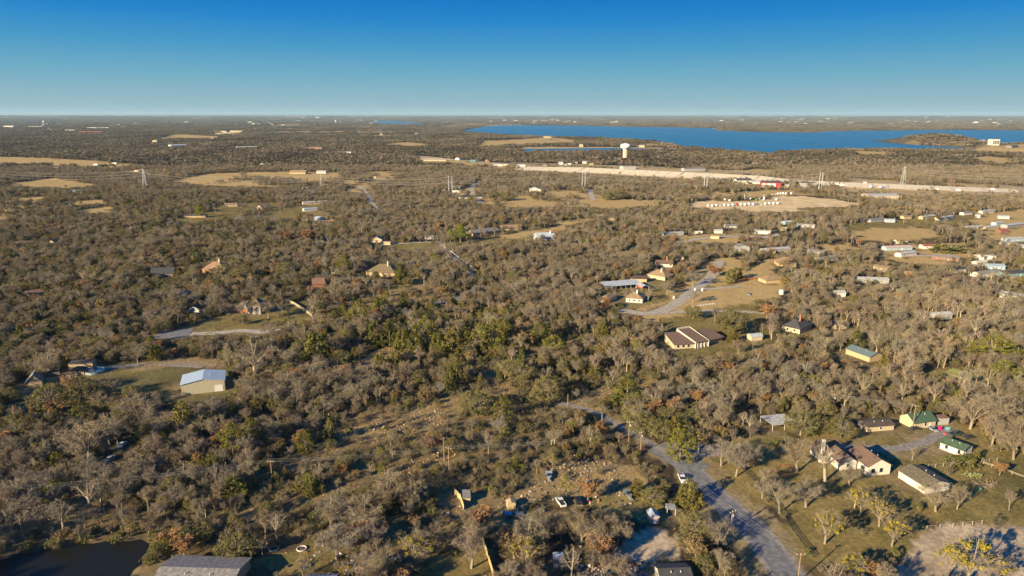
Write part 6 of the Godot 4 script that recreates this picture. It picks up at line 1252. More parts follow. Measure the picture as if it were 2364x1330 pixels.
# ---------------------------------------------------------------- mesh helpers
class Builder:
	var v := PackedVector3Array()
	var n := PackedVector3Array()
	var c := PackedColorArray()
	var col := Color(1, 1, 1)
	var tinted := false
	func tri(a: Vector3, b: Vector3, d: Vector3) -> void:   # counter-clockwise seen from outside
		var m := (b - a).cross(d - a).normalized()
		v.append(a); v.append(d); v.append(b)
		n.append(m); n.append(m); n.append(m)
		if tinted:
			c.append(col); c.append(col); c.append(col)
	func quad(a: Vector3, b: Vector3, d: Vector3, e: Vector3) -> void:
		tri(a, b, d); tri(a, d, e)
	func box(at: Vector3, size: Vector3, turn := Basis()) -> void:
		var h := size * 0.5
		var p := []
		for i in 8:
			p.append(at + turn * Vector3(h.x if i & 1 else -h.x, h.y if i & 2 else -h.y, h.z if i & 4 else -h.z))
		quad(p[4], p[5], p[7], p[6]); quad(p[1], p[0], p[2], p[3])
		quad(p[5], p[1], p[3], p[7]); quad(p[0], p[4], p[6], p[2])
		quad(p[6], p[7], p[3], p[2]); quad(p[0], p[1], p[5], p[4])
	func tube(a: Vector3, b: Vector3, ra: float, rb: float, sides := 6, caps := false) -> void:
		var d := (b - a).normalized()
		var x := d.cross(Vector3(0.31, 0.2, 0.93) if absf(d.y) > 0.8 else Vector3.UP).normalized()
		var y := d.cross(x)
		for i in sides:
			var t := TAU * i / sides
			var u := TAU * (i + 1) / sides
			var p := x * cos(t) + y * sin(t)
			var q := x * cos(u) + y * sin(u)
			if rb > 0.0001:
				quad(a + p * ra, a + q * ra, b + q * rb, b + p * rb)
			else:
				tri(a + p * ra, a + q * ra, b)
			if caps:
				tri(b, b + p * rb, b + q * rb)
				tri(a, a + q * ra, a + p * ra)
	func lathe(prof: Array, sides: int, at := Vector3.ZERO) -> void:    # prof: [radius, height] from the bottom up
		for k in prof.size() - 1:
			for i in sides:
				var t := TAU * i / sides
				var u := TAU * (i + 1) / sides
				var p := Vector3(cos(t), 0, -sin(t))
				var q := Vector3(cos(u), 0, -sin(u))
				var a: Array = prof[k]
				var b: Array = prof[k + 1]
				var a1: Vector3 = at + p * a[0] + Vector3(0, a[1], 0)
				var a2: Vector3 = at + q * a[0] + Vector3(0, a[1], 0)
				var b1: Vector3 = at + p * b[0] + Vector3(0, b[1], 0)
				var b2: Vector3 = at + q * b[0] + Vector3(0, b[1], 0)
				if a[0] > 0.0001: tri(a1, a2, b2)
				if b[0] > 0.0001: tri(a1, b2, b1)
	func extrude(poly: PackedVector2Array, x0: float, x1: float, taper := 0.0) -> void:   # side outline in (z, y), drawn along x
		var k := poly.size()
		for i in k:
			var a := poly[i]
			var b := poly[(i + 1) % k]
			var ta := taper * a.y
			var tb := taper * b.y
			quad(Vector3(x1 - ta, a.y, a.x), Vector3(x1 - tb, b.y, b.x), Vector3(x0 + tb, b.y, b.x), Vector3(x0 + ta, a.y, a.x))
		var t := Geometry2D.triangulate_polygon(poly)
		for i in t.size() / 3:
			var a := poly[t[i * 3]]; var b := poly[t[i * 3 + 1]]; var d := poly[t[i * 3 + 2]]
			tri(Vector3(x1 - taper * a.y, a.y, a.x), Vector3(x1 - taper * d.y, d.y, d.x), Vector3(x1 - taper * b.y, b.y, b.x))
			tri(Vector3(x0 + taper * a.y, a.y, a.x), Vector3(x0 + taper * b.y, b.y, b.x), Vector3(x0 + taper * d.y, d.y, d.x))
	func sheet(poly: PackedVector2Array, y: float) -> void:      # flat polygon of (x, z) facing up
		var t := Geometry2D.triangulate_polygon(poly)
		for i in t.size() / 3:
			var a := poly[t[i * 3]]; var b := poly[t[i * 3 + 1]]; var d := poly[t[i * 3 + 2]]
			var p := Vector3(a.x, y, a.y); var q := Vector3(b.x, y, b.y); var r := Vector3(d.x, y, d.y)
			if (q - p).cross(r - p).y > 0.0: tri(p, q, r)
			else: tri(p, r, q)
	func mesh() -> ArrayMesh:
		var arr := []
		arr.resize(Mesh.ARRAY_MAX)
		arr[Mesh.ARRAY_VERTEX] = v
		arr[Mesh.ARRAY_NORMAL] = n
		if tinted: arr[Mesh.ARRAY_COLOR] = c
		var m := ArrayMesh.new()
		m.add_surface_from_arrays(Mesh.PRIMITIVE_TRIANGLES, arr)
		return m

func numbered(called: String) -> String:
	var k: int = used_names.get(called, 0)
	used_names[called] = k + 1
	return called if k == 0 else "%s_%03d" % [called, k]

func thing(called: String, label: String, category: String, at := Vector3.ZERO, turn := 0.0, group := "") -> Node3D:
	var o := Node3D.new()
	o.name = numbered(called)
	add_child(o)
	o.position = at
	o.rotation.y = turn
	o.set_meta("label", label)
	o.set_meta("category", category)
	if group: o.set_meta("group", group)
	return o

func part(called: String, m: Mesh, mat: Material, parent: Node) -> MeshInstance3D:
	var o := MeshInstance3D.new()
	o.name = called
	o.mesh = m
	o.material_override = mat
	parent.add_child(o, true)
	return o

func setting(called: String, m: Mesh, mat: Material, kind := "structure") -> MeshInstance3D:
	var o := MeshInstance3D.new()
	o.name = numbered(called)
	o.mesh = m
	o.material_override = mat
	o.set_meta("kind", kind)
	add_child(o)
	return o

func lin(r: float, g: float, b: float) -> Color:
	return Color(r, g, b).linear_to_srgb()

func paint(r: float, g: float, b: float, rough := 0.85, metal := 0.0) -> StandardMaterial3D:     # base colour in linear values
	var key := "%.3f %.3f %.3f %.2f %.2f" % [r, g, b, rough, metal]
	if mats.has(key): return mats[key]
	var m := StandardMaterial3D.new()
	m.albedo_color = lin(r, g, b)
	m.roughness = rough
	m.metallic = metal
	m.albedo_texture = grain_tex
	m.uv1_triplanar = true
	m.uv1_world_triplanar = true
	m.uv1_scale = Vector3(0.23, 0.23, 0.23)
	mats[key] = m
	return m

func plain_tint(rough := 0.95) -> StandardMaterial3D:
	var m := StandardMaterial3D.new()
	m.vertex_color_use_as_albedo = true
	m.roughness = rough
	m.metallic_specular = 0.2
	return m

var grain_tex: Texture2D
func make_grain(size: int, freq: float, lo: float, hi: float, sd: int, oct := 4) -> ImageTexture:
	var f := FastNoiseLite.new()
	f.seed = sd
	f.frequency = freq
	f.fractal_octaves = oct
	var src := f.get_seamless_image(size, size)
	var im := Image.create(size, size, false, Image.FORMAT_RGB8)
	for y in size:
		for x in size:
			var k := lerpf(lo, hi, src.get_pixel(x, y).r)
			im.set_pixel(x, y, Color(k, k, k))
	return ImageTexture.create_from_image(im)

func poly_of(a: Array) -> PackedVector2Array:
	var p := PackedVector2Array()
	for i in a.size() / 2:
		p.append(Vector2(a[i * 2], a[i * 2 + 1]))
	return p

# ---------------------------------------------------------------- land cover, kept as a grid of classes
const GX0 := -900.0
const GZ0 := -1700.0
const CELL := 3.0
const GW := 600
const GH := 530
var cover := PackedByteArray()
var zone := PackedByteArray()

func fill_grid(grid: PackedByteArray, poly: PackedVector2Array, value: int) -> void:
	var lo := poly[0]
	var hi := poly[0]
	for p in poly:
		lo = lo.min(p); hi = hi.max(p)
	var i0 := clampi(int((lo.x - GX0) / CELL), 0, GW - 1)
	var i1 := clampi(int((hi.x - GX0) / CELL) + 1, 0, GW - 1)
	var j0 := clampi(int((lo.y - GZ0) / CELL), 0, GH - 1)
	var j1 := clampi(int((hi.y - GZ0) / CELL) + 1, 0, GH - 1)
	if hi.y < GZ0 or lo.y > GZ0 + GH * CELL: return
	for j in range(j0, j1 + 1):
		for i in range(i0, i1 + 1):
			if Geometry2D.is_point_in_polygon(Vector2(GX0 + (i + 0.5) * CELL, GZ0 + (j + 0.5) * CELL), poly):
				grid[j * GW + i] = value

var far_polys := []     # [class, polygon, lo, hi]
func cover_at(x: float, z: float) -> int:
	if z < GZ0:
		var r := 0
		for f in far_polys:
			if x > f[2].x and x < f[3].x and z > f[2].y and z < f[3].y and Geometry2D.is_point_in_polygon(Vector2(x, z), f[1]):
				r = f[0]
		return r
	var i := int((x - GX0) / CELL)
	var j := int((z - GZ0) / CELL)
	if i < 0 or j < 0 or i >= GW or j >= GH: return 0
	return cover[j * GW + i]

func zone_at(x: float, z: float) -> int:
	var i := int((x - GX0) / CELL)
	var j := int((z - GZ0) / CELL)
	if i < 0 or j < 0 or i >= GW or j >= GH: return 0
	return zone[j * GW + i]

func land(x: float, z: float) -> float:
	var h := 0.0
	for b in HILLS:
		var dx: float = (x - b[0]) / b[2]
		var dz: float = (z - b[1]) / b[3]
		var q := dx * dx + dz * dz
		if q < 6.0: h += b[4] * exp(-q * q)
	var d := sqrt(x * x + z * z)
	if d > 16000.0:
		var k := smoothstep(16000.0, 32000.0, d)
		h += k * (70.0 + 55.0 * noise_b.get_noise_2d(x * 0.02, z * 0.008) + 30.0 * noise_b.get_noise_2d(x * 0.09 + 300.0, z * 0.03))
	return h

const GROUND := [   # woods floor, dry field, yard, rough grass, dirt, green lawn, sand, house plot, roadside, lake bed, garden
	[0.084, 0.067, 0.046], [0.58, 0.42, 0.19], [0.30, 0.235, 0.095], [0.38, 0.28, 0.14], [0.50, 0.40, 0.28], [0.16, 0.140, 0.062],
	[0.74, 0.57, 0.33], [0.24, 0.19, 0.10], [0.28, 0.22, 0.12], [0.12, 0.10, 0.07], [0.11, 0.11, 0.045]]

func make_ground() -> void:
	var cols := 380
	var rings := 640
	var ratio := pow(46000.0 / 60.0, 1.0 / rings)
	var v := PackedVector3Array(); var n := PackedVector3Array(); var c := PackedColorArray(); var ix := PackedInt32Array()
	var r := 60.0
	for j in rings + 1:
		for i in cols + 1:
			var a := deg_to_rad(-57.0 + 114.0 * i / cols)
			var x := r * sin(a)
			var z := -r * cos(a)
			var wob := 2.2 + r * 0.007
			var px := x + wob * noise_a.get_noise_2d(x * 0.4, z * 0.4) * 2.0
			var pz := z + wob * noise_a.get_noise_2d(x * 0.4 + 500.0, z * 0.4) * 2.0
			var k := cover_at(px, pz)
			var g: Array = GROUND[k]
			var col := Color(g[0], g[1], g[2])
			var m := noise_a.get_noise_2d(x * 0.11, z * 0.11)
			var m2 := noise_a.get_noise_2d(x * 0.9, z * 0.9)
			if k == 0:
				col = col.lerp(Color(0.30, 0.22, 0.105), clampf((0.55 if r < 420.0 and zone_at(x, z) == 2 else 0.25) + 1.1 * m, 0.0, 0.85))
				if r > 4800.0:
					var f := noise_b.get_noise_2d(x * 0.035 + 77.0, z * 0.012)
					col = col.lerp(Color(0.36, 0.26, 0.14), smoothstep(0.20, 0.26, f))
			elif k == 2 or k == 3:
				col = col.lerp(Color(0.15, 0.125, 0.05) if k == 2 else Color(0.17, 0.125, 0.07), clampf(0.3 + 1.9 * m2 + 0.9 * m, 0.0, 0.9))
			elif k == 1:
				col = col.lerp(Color(0.34, 0.245, 0.11), clampf(0.2 + 1.4 * m2, 0.0, 0.8))
			col = col * (1.0 + 0.45 * m2)
			v.append(Vector3(x, land(x, z), z))
			n.append(Vector3.UP)
			c.append(col)
		r *= ratio
	for j in rings:
		for i in cols:
			var a := j * (cols + 1) + i
			var b := a + cols + 1
			ix.append(a); ix.append(b); ix.append(a + 1)
			ix.append(a + 1); ix.append(b); ix.append(b + 1)
	for j in range(1, rings):
		for i in range(1, cols):
			var a := j * (cols + 1) + i
			var nn := (v[a + 1] - v[a - 1]).cross(v[a - cols - 1] - v[a + cols + 1])
			n[a] = nn.normalized() if nn.y > 0 else -nn.normalized()
	var arr := []
	arr.resize(Mesh.ARRAY_MAX)
	arr[Mesh.ARRAY_VERTEX] = v; arr[Mesh.ARRAY_NORMAL] = n; arr[Mesh.ARRAY_COLOR] = c; arr[Mesh.ARRAY_INDEX] = ix
	var m := ArrayMesh.new()
	m.add_surface_from_arrays(Mesh.PRIMITIVE_TRIANGLES, arr)
	var mat := StandardMaterial3D.new()
	mat.vertex_color_use_as_albedo = true
	mat.roughness = 1.0
	mat.metallic_specular = 0.1
	mat.albedo_texture = make_grain(512, 0.02, 0.73, 1.0, 5, 5)
	mat.uv1_triplanar = true
	mat.uv1_world_triplanar = true
	mat.uv1_scale = Vector3(0.045, 0.045, 0.045)
	setting("ground", m, mat)

# ---------------------------------------------------------------- trees
var tree_kinds := {}    # kind -> Array of {trunk, crown, whole}

func limb(b: Builder, from: Vector3, to: Vector3, ra: float, rb: float, bend: float, sides: int) -> Vector3:
	var mid := (from + to) * 0.5 + Vector3(rng.randf_range(-1, 1), rng.randf_range(-0.3, 0.9), rng.randf_range(-1, 1)) * bend
	b.tube(from, mid, ra, (ra + rb) * 0.5, sides)
	b.tube(mid, to, (ra + rb) * 0.5, rb, sides)
	return mid

func twig(b: Builder, p: Vector3, d: Vector3, length: float, w: float) -> void:
	var q := p + d * length
	var s := d.cross(Vector3(rng.randf_range(-1, 1), rng.randf_range(-1, 1), rng.randf_range(-1, 1))).normalized() * w
	b.tri(p - s, p + s, q)

func bare_tree(o: Dictionary) -> Dictionary:
	rng.seed = o.seed
	var h: float = o.h
	var r: float = o.r
	var t := Builder.new(); t.tinted = true
	var k := Builder.new(); k.tinted = true
	var bark: Color = o.bark
	var tone: Color = o.twig
	t.col = bark
	var fork := Vector3(rng.randf_range(-0.3, 0.3), h * float(o.fork), rng.randf_range(-0.3, 0.3))
	var stems: int = o.get("stems", 1)
	var foot: float = o.thick
	if stems == 1:
		t.tube(Vector3(0, -0.3, 0), Vector3(0, 0.35, 0), foot * 1.35, foot, 6)
		t.tube(Vector3(0, 0.35, 0), fork, foot, foot * 0.8, 6)
	var n1: int = o.limbs
	for i in n1:
		var a := TAU * (i + rng.randf_range(-0.35, 0.35)) / n1
		var out_k := rng.randf_range(0.35, 0.8) if i > 0 else 0.1
		var start := fork if stems == 1 else Vector3(cos(a), 0, sin(a)) * 0.25 + Vector3(0, -0.2, 0)
		var tip := Vector3(cos(a) * r * out_k, h * lerpf(0.93, 0.62, out_k) + rng.randf_range(-0.4, 0.4), sin(a) * r * out_k)
		t.col = bark * rng.randf_range(0.85, 1.1)
		var r1 := foot * rng.randf_range(0.42, 0.6)
		var mid := limb(t, start, tip, r1, r1 * 0.35, r * 0.12, 4)
		var n2: int = o.branches
		for j in n2:
			var f := rng.randf_range(0.3, 1.0)
			var p := start.lerp(mid, f * 2.0) if f < 0.5 else mid.lerp(tip, f * 2.0 - 1.0)
			var dirn := Vector3(rng.randfn(), rng.randfn() * 0.6 + float(o.up), rng.randfn()) + Vector3(cos(a), 0.1, sin(a)) * 0.7
			dirn = dirn.normalized()
			var reach := r * rng.randf_range(0.3, 0.55)
			var end := p + dirn * reach
			# keep inside the crown's outline
			var e := Vector3(end.x / r, (end.y - h * float(o.mid)) / (h * (1.0 - float(o.mid))), end.z / r)
			if e.length() > 1.0: end = Vector3(e.x * r, e.y * h * (1.0 - float(o.mid)), e.z * r) / e.length() + Vector3(0, h * float(o.mid), 0)
			k.col = bark.lerp(tone, 0.4) * rng.randf_range(0.85, 1.15)
			var bm := limb(k, p, end, r1 * 0.3, r1 * 0.12, reach * 0.12, 3)
			var n3: int = o.sprays
			for m in n3:
				var g := rng.randf_range(0.15, 1.0)
				var sp := p.lerp(bm, g * 2.0) if g < 0.5 else bm.lerp(end, g * 2.0 - 1.0)
				sp += Vector3(rng.randfn(), rng.randfn(), rng.randfn()) * r * 0.055
				var sd := (dirn * 0.6 + Vector3(rng.randfn(), rng.randfn() + 0.35, rng.randfn())).normalized()
				k.col = tone * rng.randf_range(0.65, 1.3)
				for q in int(o.twigs):
					var td := (sd + Vector3(rng.randfn(), rng.randfn() + 0.2, rng.randfn()) * 0.55).normalized()
					twig(k, sp + Vector3(rng.randfn(), rng.randfn(), rng.randfn()) * 0.12, td, float(o.tl) * rng.randf_range(0.5, 1.1), float(o.tw))
				if o.has("leaf") and rng.randf() < float(o.leafy):
					k.col = o.leaf * rng.randf_range(0.7, 1.25)
					for q in 5:
						leaf(k, sp + Vector3(rng.randfn(), rng.randfn(), rng.randfn()) * 0.3, Vector3(rng.randfn(), rng.randfn() + 0.6, rng.randfn()), 0.22)
	var out := {"trunk": t.mesh(), "crown": k.mesh(), "h": h, "r": r}
	if o.has("ball"):
		var bl := Builder.new(); bl.tinted = true
		for i in int(o.balls):
			var a := rng.randf() * TAU
			var u := rng.randf_range(0.25, 0.92)
			var cp := Vector3(cos(a) * r * u * 0.85, h * lerpf(0.9, 0.55, u) + rng.randf_range(-0.8, 0.6), sin(a) * r * u * 0.85)
			var cr := rng.randf_range(0.22, 0.55)
			bl.col = o.ball * rng.randf_range(0.75, 1.2)
			for q in int(120 * cr):
				var nd := Vector3(rng.randfn(), rng.randfn(), rng.randfn()).normalized()
				leaf(bl, cp + nd * cr * rng.randf_range(0.55, 1.0), nd + Vector3(rng.randfn(), rng.randfn(), rng.randfn()) * 0.4, 0.15)
		out.ball = bl.mesh()
	t.v.append_array(k.v); t.n.append_array(k.n); t.c.append_array(k.c)
	out.whole = t.mesh()
	return out

func leaf(b: Builder, p: Vector3, nrm: Vector3, s: float) -> void:
	var m := nrm.normalized()
	var x := m.cross(Vector3(rng.randf_range(-1, 1), rng.randf_range(-1, 1), rng.randf_range(-1, 1))).normalized()
	var y := m.cross(x)
	var k := s * rng.randf_range(0.7, 1.3)
	b.tri(p - x * k - y * k * 0.6, p + x * k - y * k * 0.6, p + y * k * 1.1)

func leafy_tree(o: Dictionary) -> Dictionary:     # juniper, live oak, pine, evergreen shrub: clumps of small faces through the crown
	rng.seed = o.seed
	var h: float = o.h
	var r: float = o.r
	var t := Builder.new(); t.tinted = true
	var k := Builder.new(); k.tinted = true
	t.col = o.bark
	var foot: float = o.thick
	t.tube(Vector3(0, -0.3, 0), Vector3(0, h * 0.55, 0), foot, foot * 0.55, 6)
	t.tube(Vector3(0, h * 0.55, 0), Vector3(0, h * 0.9, 0), foot * 0.55, foot * 0.15, 4)
	var shape: String = o.shape
	var nc: int = o.clumps
	for i in nc:
		var a := rng.randf() * TAU
		var f: float
		var ring: float
		if shape == "cone":
			f = 1.0 - sqrt(rng.randf()) * 0.95
			ring = r * pow(1.0 - f, 0.75) * (1.0 + 0.18 * sin(a * 3.0 + f * 9.0 + o.seed))
			if f < 0.12: ring *= 0.6 + 3.0 * f
		elif shape == "tiers":
			f = 0.28 + 0.7 * rng.randf()
			ring = r * (1.05 - f) * 1.25 * (0.75 + 0.5 * absf(sin(f * 16.0)))
		else:
			var u := rng.randf_range(-0.75, 1.0)
			f = float(o.mid) + (1.0 - float(o.mid)) * u
			ring = r * sqrt(maxf(0.05, 1.0 - u * u)) * (1.0 + 0.22 * sin(a * 2.0 + o.seed) + 0.14 * sin(a * 5.0 + u * 4.0))
		var depth := 1.0 - 0.45 * rng.randf() * rng.randf()
		var cp := Vector3(cos(a) * ring * depth, h * f, sin(a) * ring * depth)
		var cr: float = float(o.cr) * rng.randf_range(0.65, 1.25)
		if shape == "round": t.tube(Vector3(0, h * 0.4, 0), cp, foot * 0.16, 0.02, 3)
		var tone: Color = o.tone
		k.col = tone.lerp(o.tone2, rng.randf()) * rng.randf_range(0.8, 1.15)
		for q in int(o.leaves):
			var nd := Vector3(rng.randfn(), rng.randfn() * 0.8 + 0.25, rng.randfn()).normalized()
			leaf(k, cp + nd * cr * rng.randf_range(0.45, 1.0), nd + Vector3(rng.randfn(), rng.randfn() + 0.2, rng.randfn()) * 0.5, float(o.ls))
	var out := {"trunk": t.mesh(), "crown": k.mesh(), "h": h, "r": r}
	t.v.append_array(k.v); t.n.append_array(k.n); t.c.append_array(k.c)
	out.whole = t.mesh()
	return out

func clump(sd: int, half: float, count: int, hh: float, faces: int, fs: float, tones: Array) -> ArrayMesh:    # a stand of far trees, crown by crown
	rng.seed = sd
	var k := Builder.new(); k.tinted = true
	for i in count:
		var x := rng.randf_range(-half, half)
		var z := rng.randf_range(-half, half)
		var h := hh * rng.randf_range(0.65, 1.15)
		var r := h * rng.randf_range(0.4, 0.62)
		var tone: Color = tones[rng.randi() % tones.size()]
		tone = tone * rng.randf_range(0.75, 1.25)
		k.col = tone * 0.9
		k.tube(Vector3(x, -1, z), Vector3(x, h * 0.5, z), 0.22, 0.12, 3)
		for q in faces:
			var nd := Vector3(rng.randfn(), rng.randfn() * 0.8 + 0.3, rng.randfn()).normalized()
			k.col = tone * rng.randf_range(0.7, 1.25)
			leaf(k, Vector3(x, h * 0.58, z) + Vector3(nd.x * r, nd.y * h * 0.42, nd.z * r) * rng.randf_range(0.6, 1.0), nd + Vector3(rng.randfn(), rng.randfn(), rng.randfn()) * 0.6, fs)
	return k.mesh()

func make_tree_kinds() -> void:
	var grey := Color(0.220, 0.190, 0.150)
	var brown := Color(0.200, 0.163, 0.120)
	var warm := Color(0.255, 0.210, 0.138)
	var bark := Color(0.24, 0.20, 0.155)
	var base := {"h": 8.6, "r": 4.3, "fork": 0.24, "mid": 0.52, "thick": 0.26, "limbs": 7, "branches": 9, "sprays": 9, "twigs": 7, "tl": 0.8, "tw": 0.0175, "up": 0.35, "bark": bark, "twig": grey}
	var list := []
	for i in 4:
		list.append(bare_tree(base.merged({"seed": 11 + i, "h": 7.6 + i * 0.6, "r": 3.6 + 0.35 * i, "twig": [grey, brown, warm, grey][i]}, true)))
	tree_kinds.broad = list
	list = []
	for i in 3:
		list.append(bare_tree(base.merged({"seed": 31 + i, "h": 10.2, "r": 3.1 + 0.2 * i, "fork": 0.3, "mid": 0.58, "limbs": 6, "up": 0.75, "twig": [grey, warm, brown][i], "tw": 0.019}, true)))
	tree_kinds.tall = list
	list = []
	for i in 3:
		list.append(bare_tree(base.merged({"seed": 51 + i, "h": 4.8, "r": 2.7, "fork": 0.05, "mid": 0.42, "stems": 3, "thick": 0.15, "limbs": 7, "branches": 7, "sprays": 7, "twigs": 6, "tl": 0.7, "tw": 0.018, "twig": [Color(0.18, 0.150, 0.102), Color(0.19, 0.166, 0.125), Color(0.215, 0.18, 0.11)][i]}, true)))
	tree_kinds.low = list
	list = []
	for i in 3:
		list.append(bare_tree(base.merged({"seed": 71 + i, "h": 10.0, "r": 3.9, "fork": 0.34, "mid": 0.6, "thick": 0.30, "limbs": 6, "branches": 8, "sprays": 6, "twigs": 4, "tw": 0.022, "bark": Color(0.33, 0.28, 0.21), "twig": Color(0.215, 0.182, 0.135)}, true)))
	tree_kinds.pale = list
	list = []
	for i in 2:
		list.append(bare_tree(base.merged({"seed": 91 + i, "h": 7.6, "r": 3.8, "sprays": 6, "twigs": 4, "leaf": [Color(0.27, 0.15, 0.07), Color(0.22, 0.155, 0.065)][i], "leafy": 0.75, "twig": brown}, true)))
	tree_kinds.brown = list
	list = []
	for i in 3:
		list.append(bare_tree(base.merged({"seed": 111 + i, "h": 8.6, "r": 4.4, "sprays": 6, "twigs": 4, "twig": warm, "ball": Color(0.24, 0.20, 0.03), "balls": 26 + 7 * i}, true)))
	tree_kinds.mistletoe = list
	list = []
	for i in 3:
		list.append(leafy_tree({"seed": 131 + i, "h": 6.6, "r": 4.0, "mid": 0.55, "shape": "round", "thick": 0.3, "bark": bark, "clumps": 150, "leaves": 34, "cr": 0.78, "ls": 0.125, "tone": [Color(0.125, 0.118, 0.045), Color(0.10, 0.102, 0.04), Color(0.145, 0.128, 0.055)][i], "tone2": Color(0.165, 0.145, 0.06)}))
	tree_kinds.oak = list
	list = []
	for i in 4:
		list.append(leafy_tree({"seed": 151 + i, "h": 5.6 + i * 0.5, "r": 1.9 + 0.15 * i, "mid": 0.4, "shape": "cone" if i != 3 else "round", "thick": 0.16, "bark": bark, "clumps": 105, "leaves": 34, "cr": 0.52, "ls": 0.115, "tone": [Color(0.092, 0.098, 0.026), Color(0.058, 0.073, 0.024), Color(0.135, 0.113, 0.03), Color(0.15, 0.155, 0.018)][i], "tone2": Color(0.138, 0.125, 0.034)}))
	tree_kinds.juniper = list
	list = []
	for i in 2:
		list.append(leafy_tree({"seed": 171 + i, "h": 11.5, "r": 4.2, "shape": "tiers", "thick": 0.3, "bark": bark, "clumps": 130, "leaves": 34, "cr": 0.8, "ls": 0.14, "tone": Color(0.16, 0.20, 0.02), "tone2": Color(0.21, 0.22, 0.03)}))
	tree_kinds.pine = list
	list = []
	for i in 3:
		list.append(bare_tree(base.merged({"seed": 191 + i, "h": 2.5, "r": 1.6, "fork": 0.04, "mid": 0.35, "stems": 4, "thick": 0.06, "limbs": 7, "branches": 5, "sprays": 5, "twigs": 6, "tl": 0.55, "tw": 0.017, "twig": [Color(0.165, 0.138, 0.085), Color(0.215, 0.175, 0.10), Color(0.135, 0.122, 0.072)][i]}, true)))
	tree_kinds.scrub = list
	list = []
	for i in 2:
		list.append(leafy_tree({"seed": 211 + i, "h": 1.9, "r": 1.4, "mid": 0.4, "shape": "round", "thick": 0.05, "bark": bark, "clumps": 34, "leaves": 16, "cr": 0.4, "ls": 0.14, "tone": Color(0.10, 0.11, 0.03), "tone2": Color(0.15, 0.135, 0.045)}))
	tree_kinds.bush = list

# ---------------------------------------------------------------- woods
const KIND_NAME := {"broad": "bare_tree", "tall": "slender_bare_tree", "low": "bushy_bare_tree", "pale": "pale_bare_tree", "brown": "russet_tree", "mistletoe": "mistletoe_tree", "oak": "live_oak", "juniper": "cedar_tree", "pine": "pine_tree", "scrub": "bare_shrub", "bush": "evergreen_bush"}
const KIND_PHRASE := {"broad": "broad bare tree", "tall": "slender bare tree", "low": "low bushy bare tree", "pale": "pale-barked bare tree", "brown": "russet-leaved tree", "mistletoe": "mistletoe-hung bare tree", "oak": "round olive oak", "juniper": "green cedar", "pine": "tall bright green pine", "scrub": "small bare shrub", "bush": "low green bush"}
const KIND_CATEGORY := {"broad": "tree", "tall": "tree", "low": "tree", "pale": "tree", "brown": "tree", "mistletoe": "tree", "oak": "tree", "juniper": "tree", "pine": "tree", "scrub": "shrub", "bush": "bush"}
const KIND_FAMILY := {"broad": "bare", "tall": "bare", "low": "bare", "pale": "bare", "brown": "bare", "mistletoe": "mistletoe", "oak": "oak", "juniper": "juniper", "pine": "pine", "scrub": "scrub", "bush": "bush"}
const ORDER := ["broad", "tall", "low", "pale", "brown", "oak", "juniper"]
const ZONES := [    # share of each kind in ORDER, then how densely the plot is grown
	[40, 17, 26, 5, 5, 4, 5, 0.64],     # mixed bare woods
	[16, 10, 30, 5, 4, 5, 30, 0.60],     # cedar grove
	[5, 3, 58, 6, 6, 9, 13, 0.30],       # old scrub field
	[28, 28, 18, 16, 3, 4, 3, 0.64],     # tall pale woods
	[34, 12, 18, 3, 5, 20, 9, 0.62],     # woods with evergreen oaks
	[34, 14, 24, 14, 6, 7, 1, 0.11],     # yards
	[44, 20, 22, 6, 3, 4, 1, 0.42],      # trees among mobile homes
	[46, 22, 16, 6, 3, 5, 3, 0.84]]     # dense far woods
const CLEARED := [false, true, true, false, true, true, true, true, true, true, true]

var placed := []      # [kind, variant, x, z, height scale, width scale, turn, apparent size, special]

func hides_clearing(x: float, z: float, h: float) -> bool:
	var d := sqrt(x * x + z * z)
	var reach := h * 0.9 * d / (120.0 - h)
	for s in [0.2, 0.4, 0.6, 0.8, 1.0]:
		var k: float = 1.0 + reach * s / d
		var c := cover_at(x * k, z * k)
		if c == 9 and d < 330.0: return true
		if c == 7 or c == 8: return d < 420.0 or rng.randf() < (0.85 if d < 600.0 else 0.55)
		var c2 := cover_at((x + 2.2) * k, z * k)
		var c3 := cover_at((x - 2.2) * k, z * k)
		if c2 == 7 or c2 == 8 or c3 == 7 or c3 == 8: return d < 420.0 or rng.randf() < 0.4
		if (c == 1 or c == 6) and rng.randf() < 0.6: return true
		if c != 0 and c != 3 and c != 9 and rng.randf() < 0.25: return true
	return false

func choose(weights: Array) -> String:
	var total := 0.0
	for i in 7: total += weights[i]
	var r := rng.randf() * total
	for i in 7:
		r -= weights[i]
		if r <= 0.0: return ORDER[i]
	return "broad"

func place(kind: String, x: float, z: float, hs: float, ws: float, special := false) -> void:
	var variants: Array = tree_kinds[kind]
	var d := sqrt(x * x + z * z)
	var i := rng.randi() % variants.size()
	placed.append([kind, i, x, z, hs, ws, rng.randf() * TAU, variants[i].h * hs / d, special])

func in_view(x: float, z: float) -> bool:
	return absf(x) < 0.725 * (-z) + 20.0 and z < -150.0

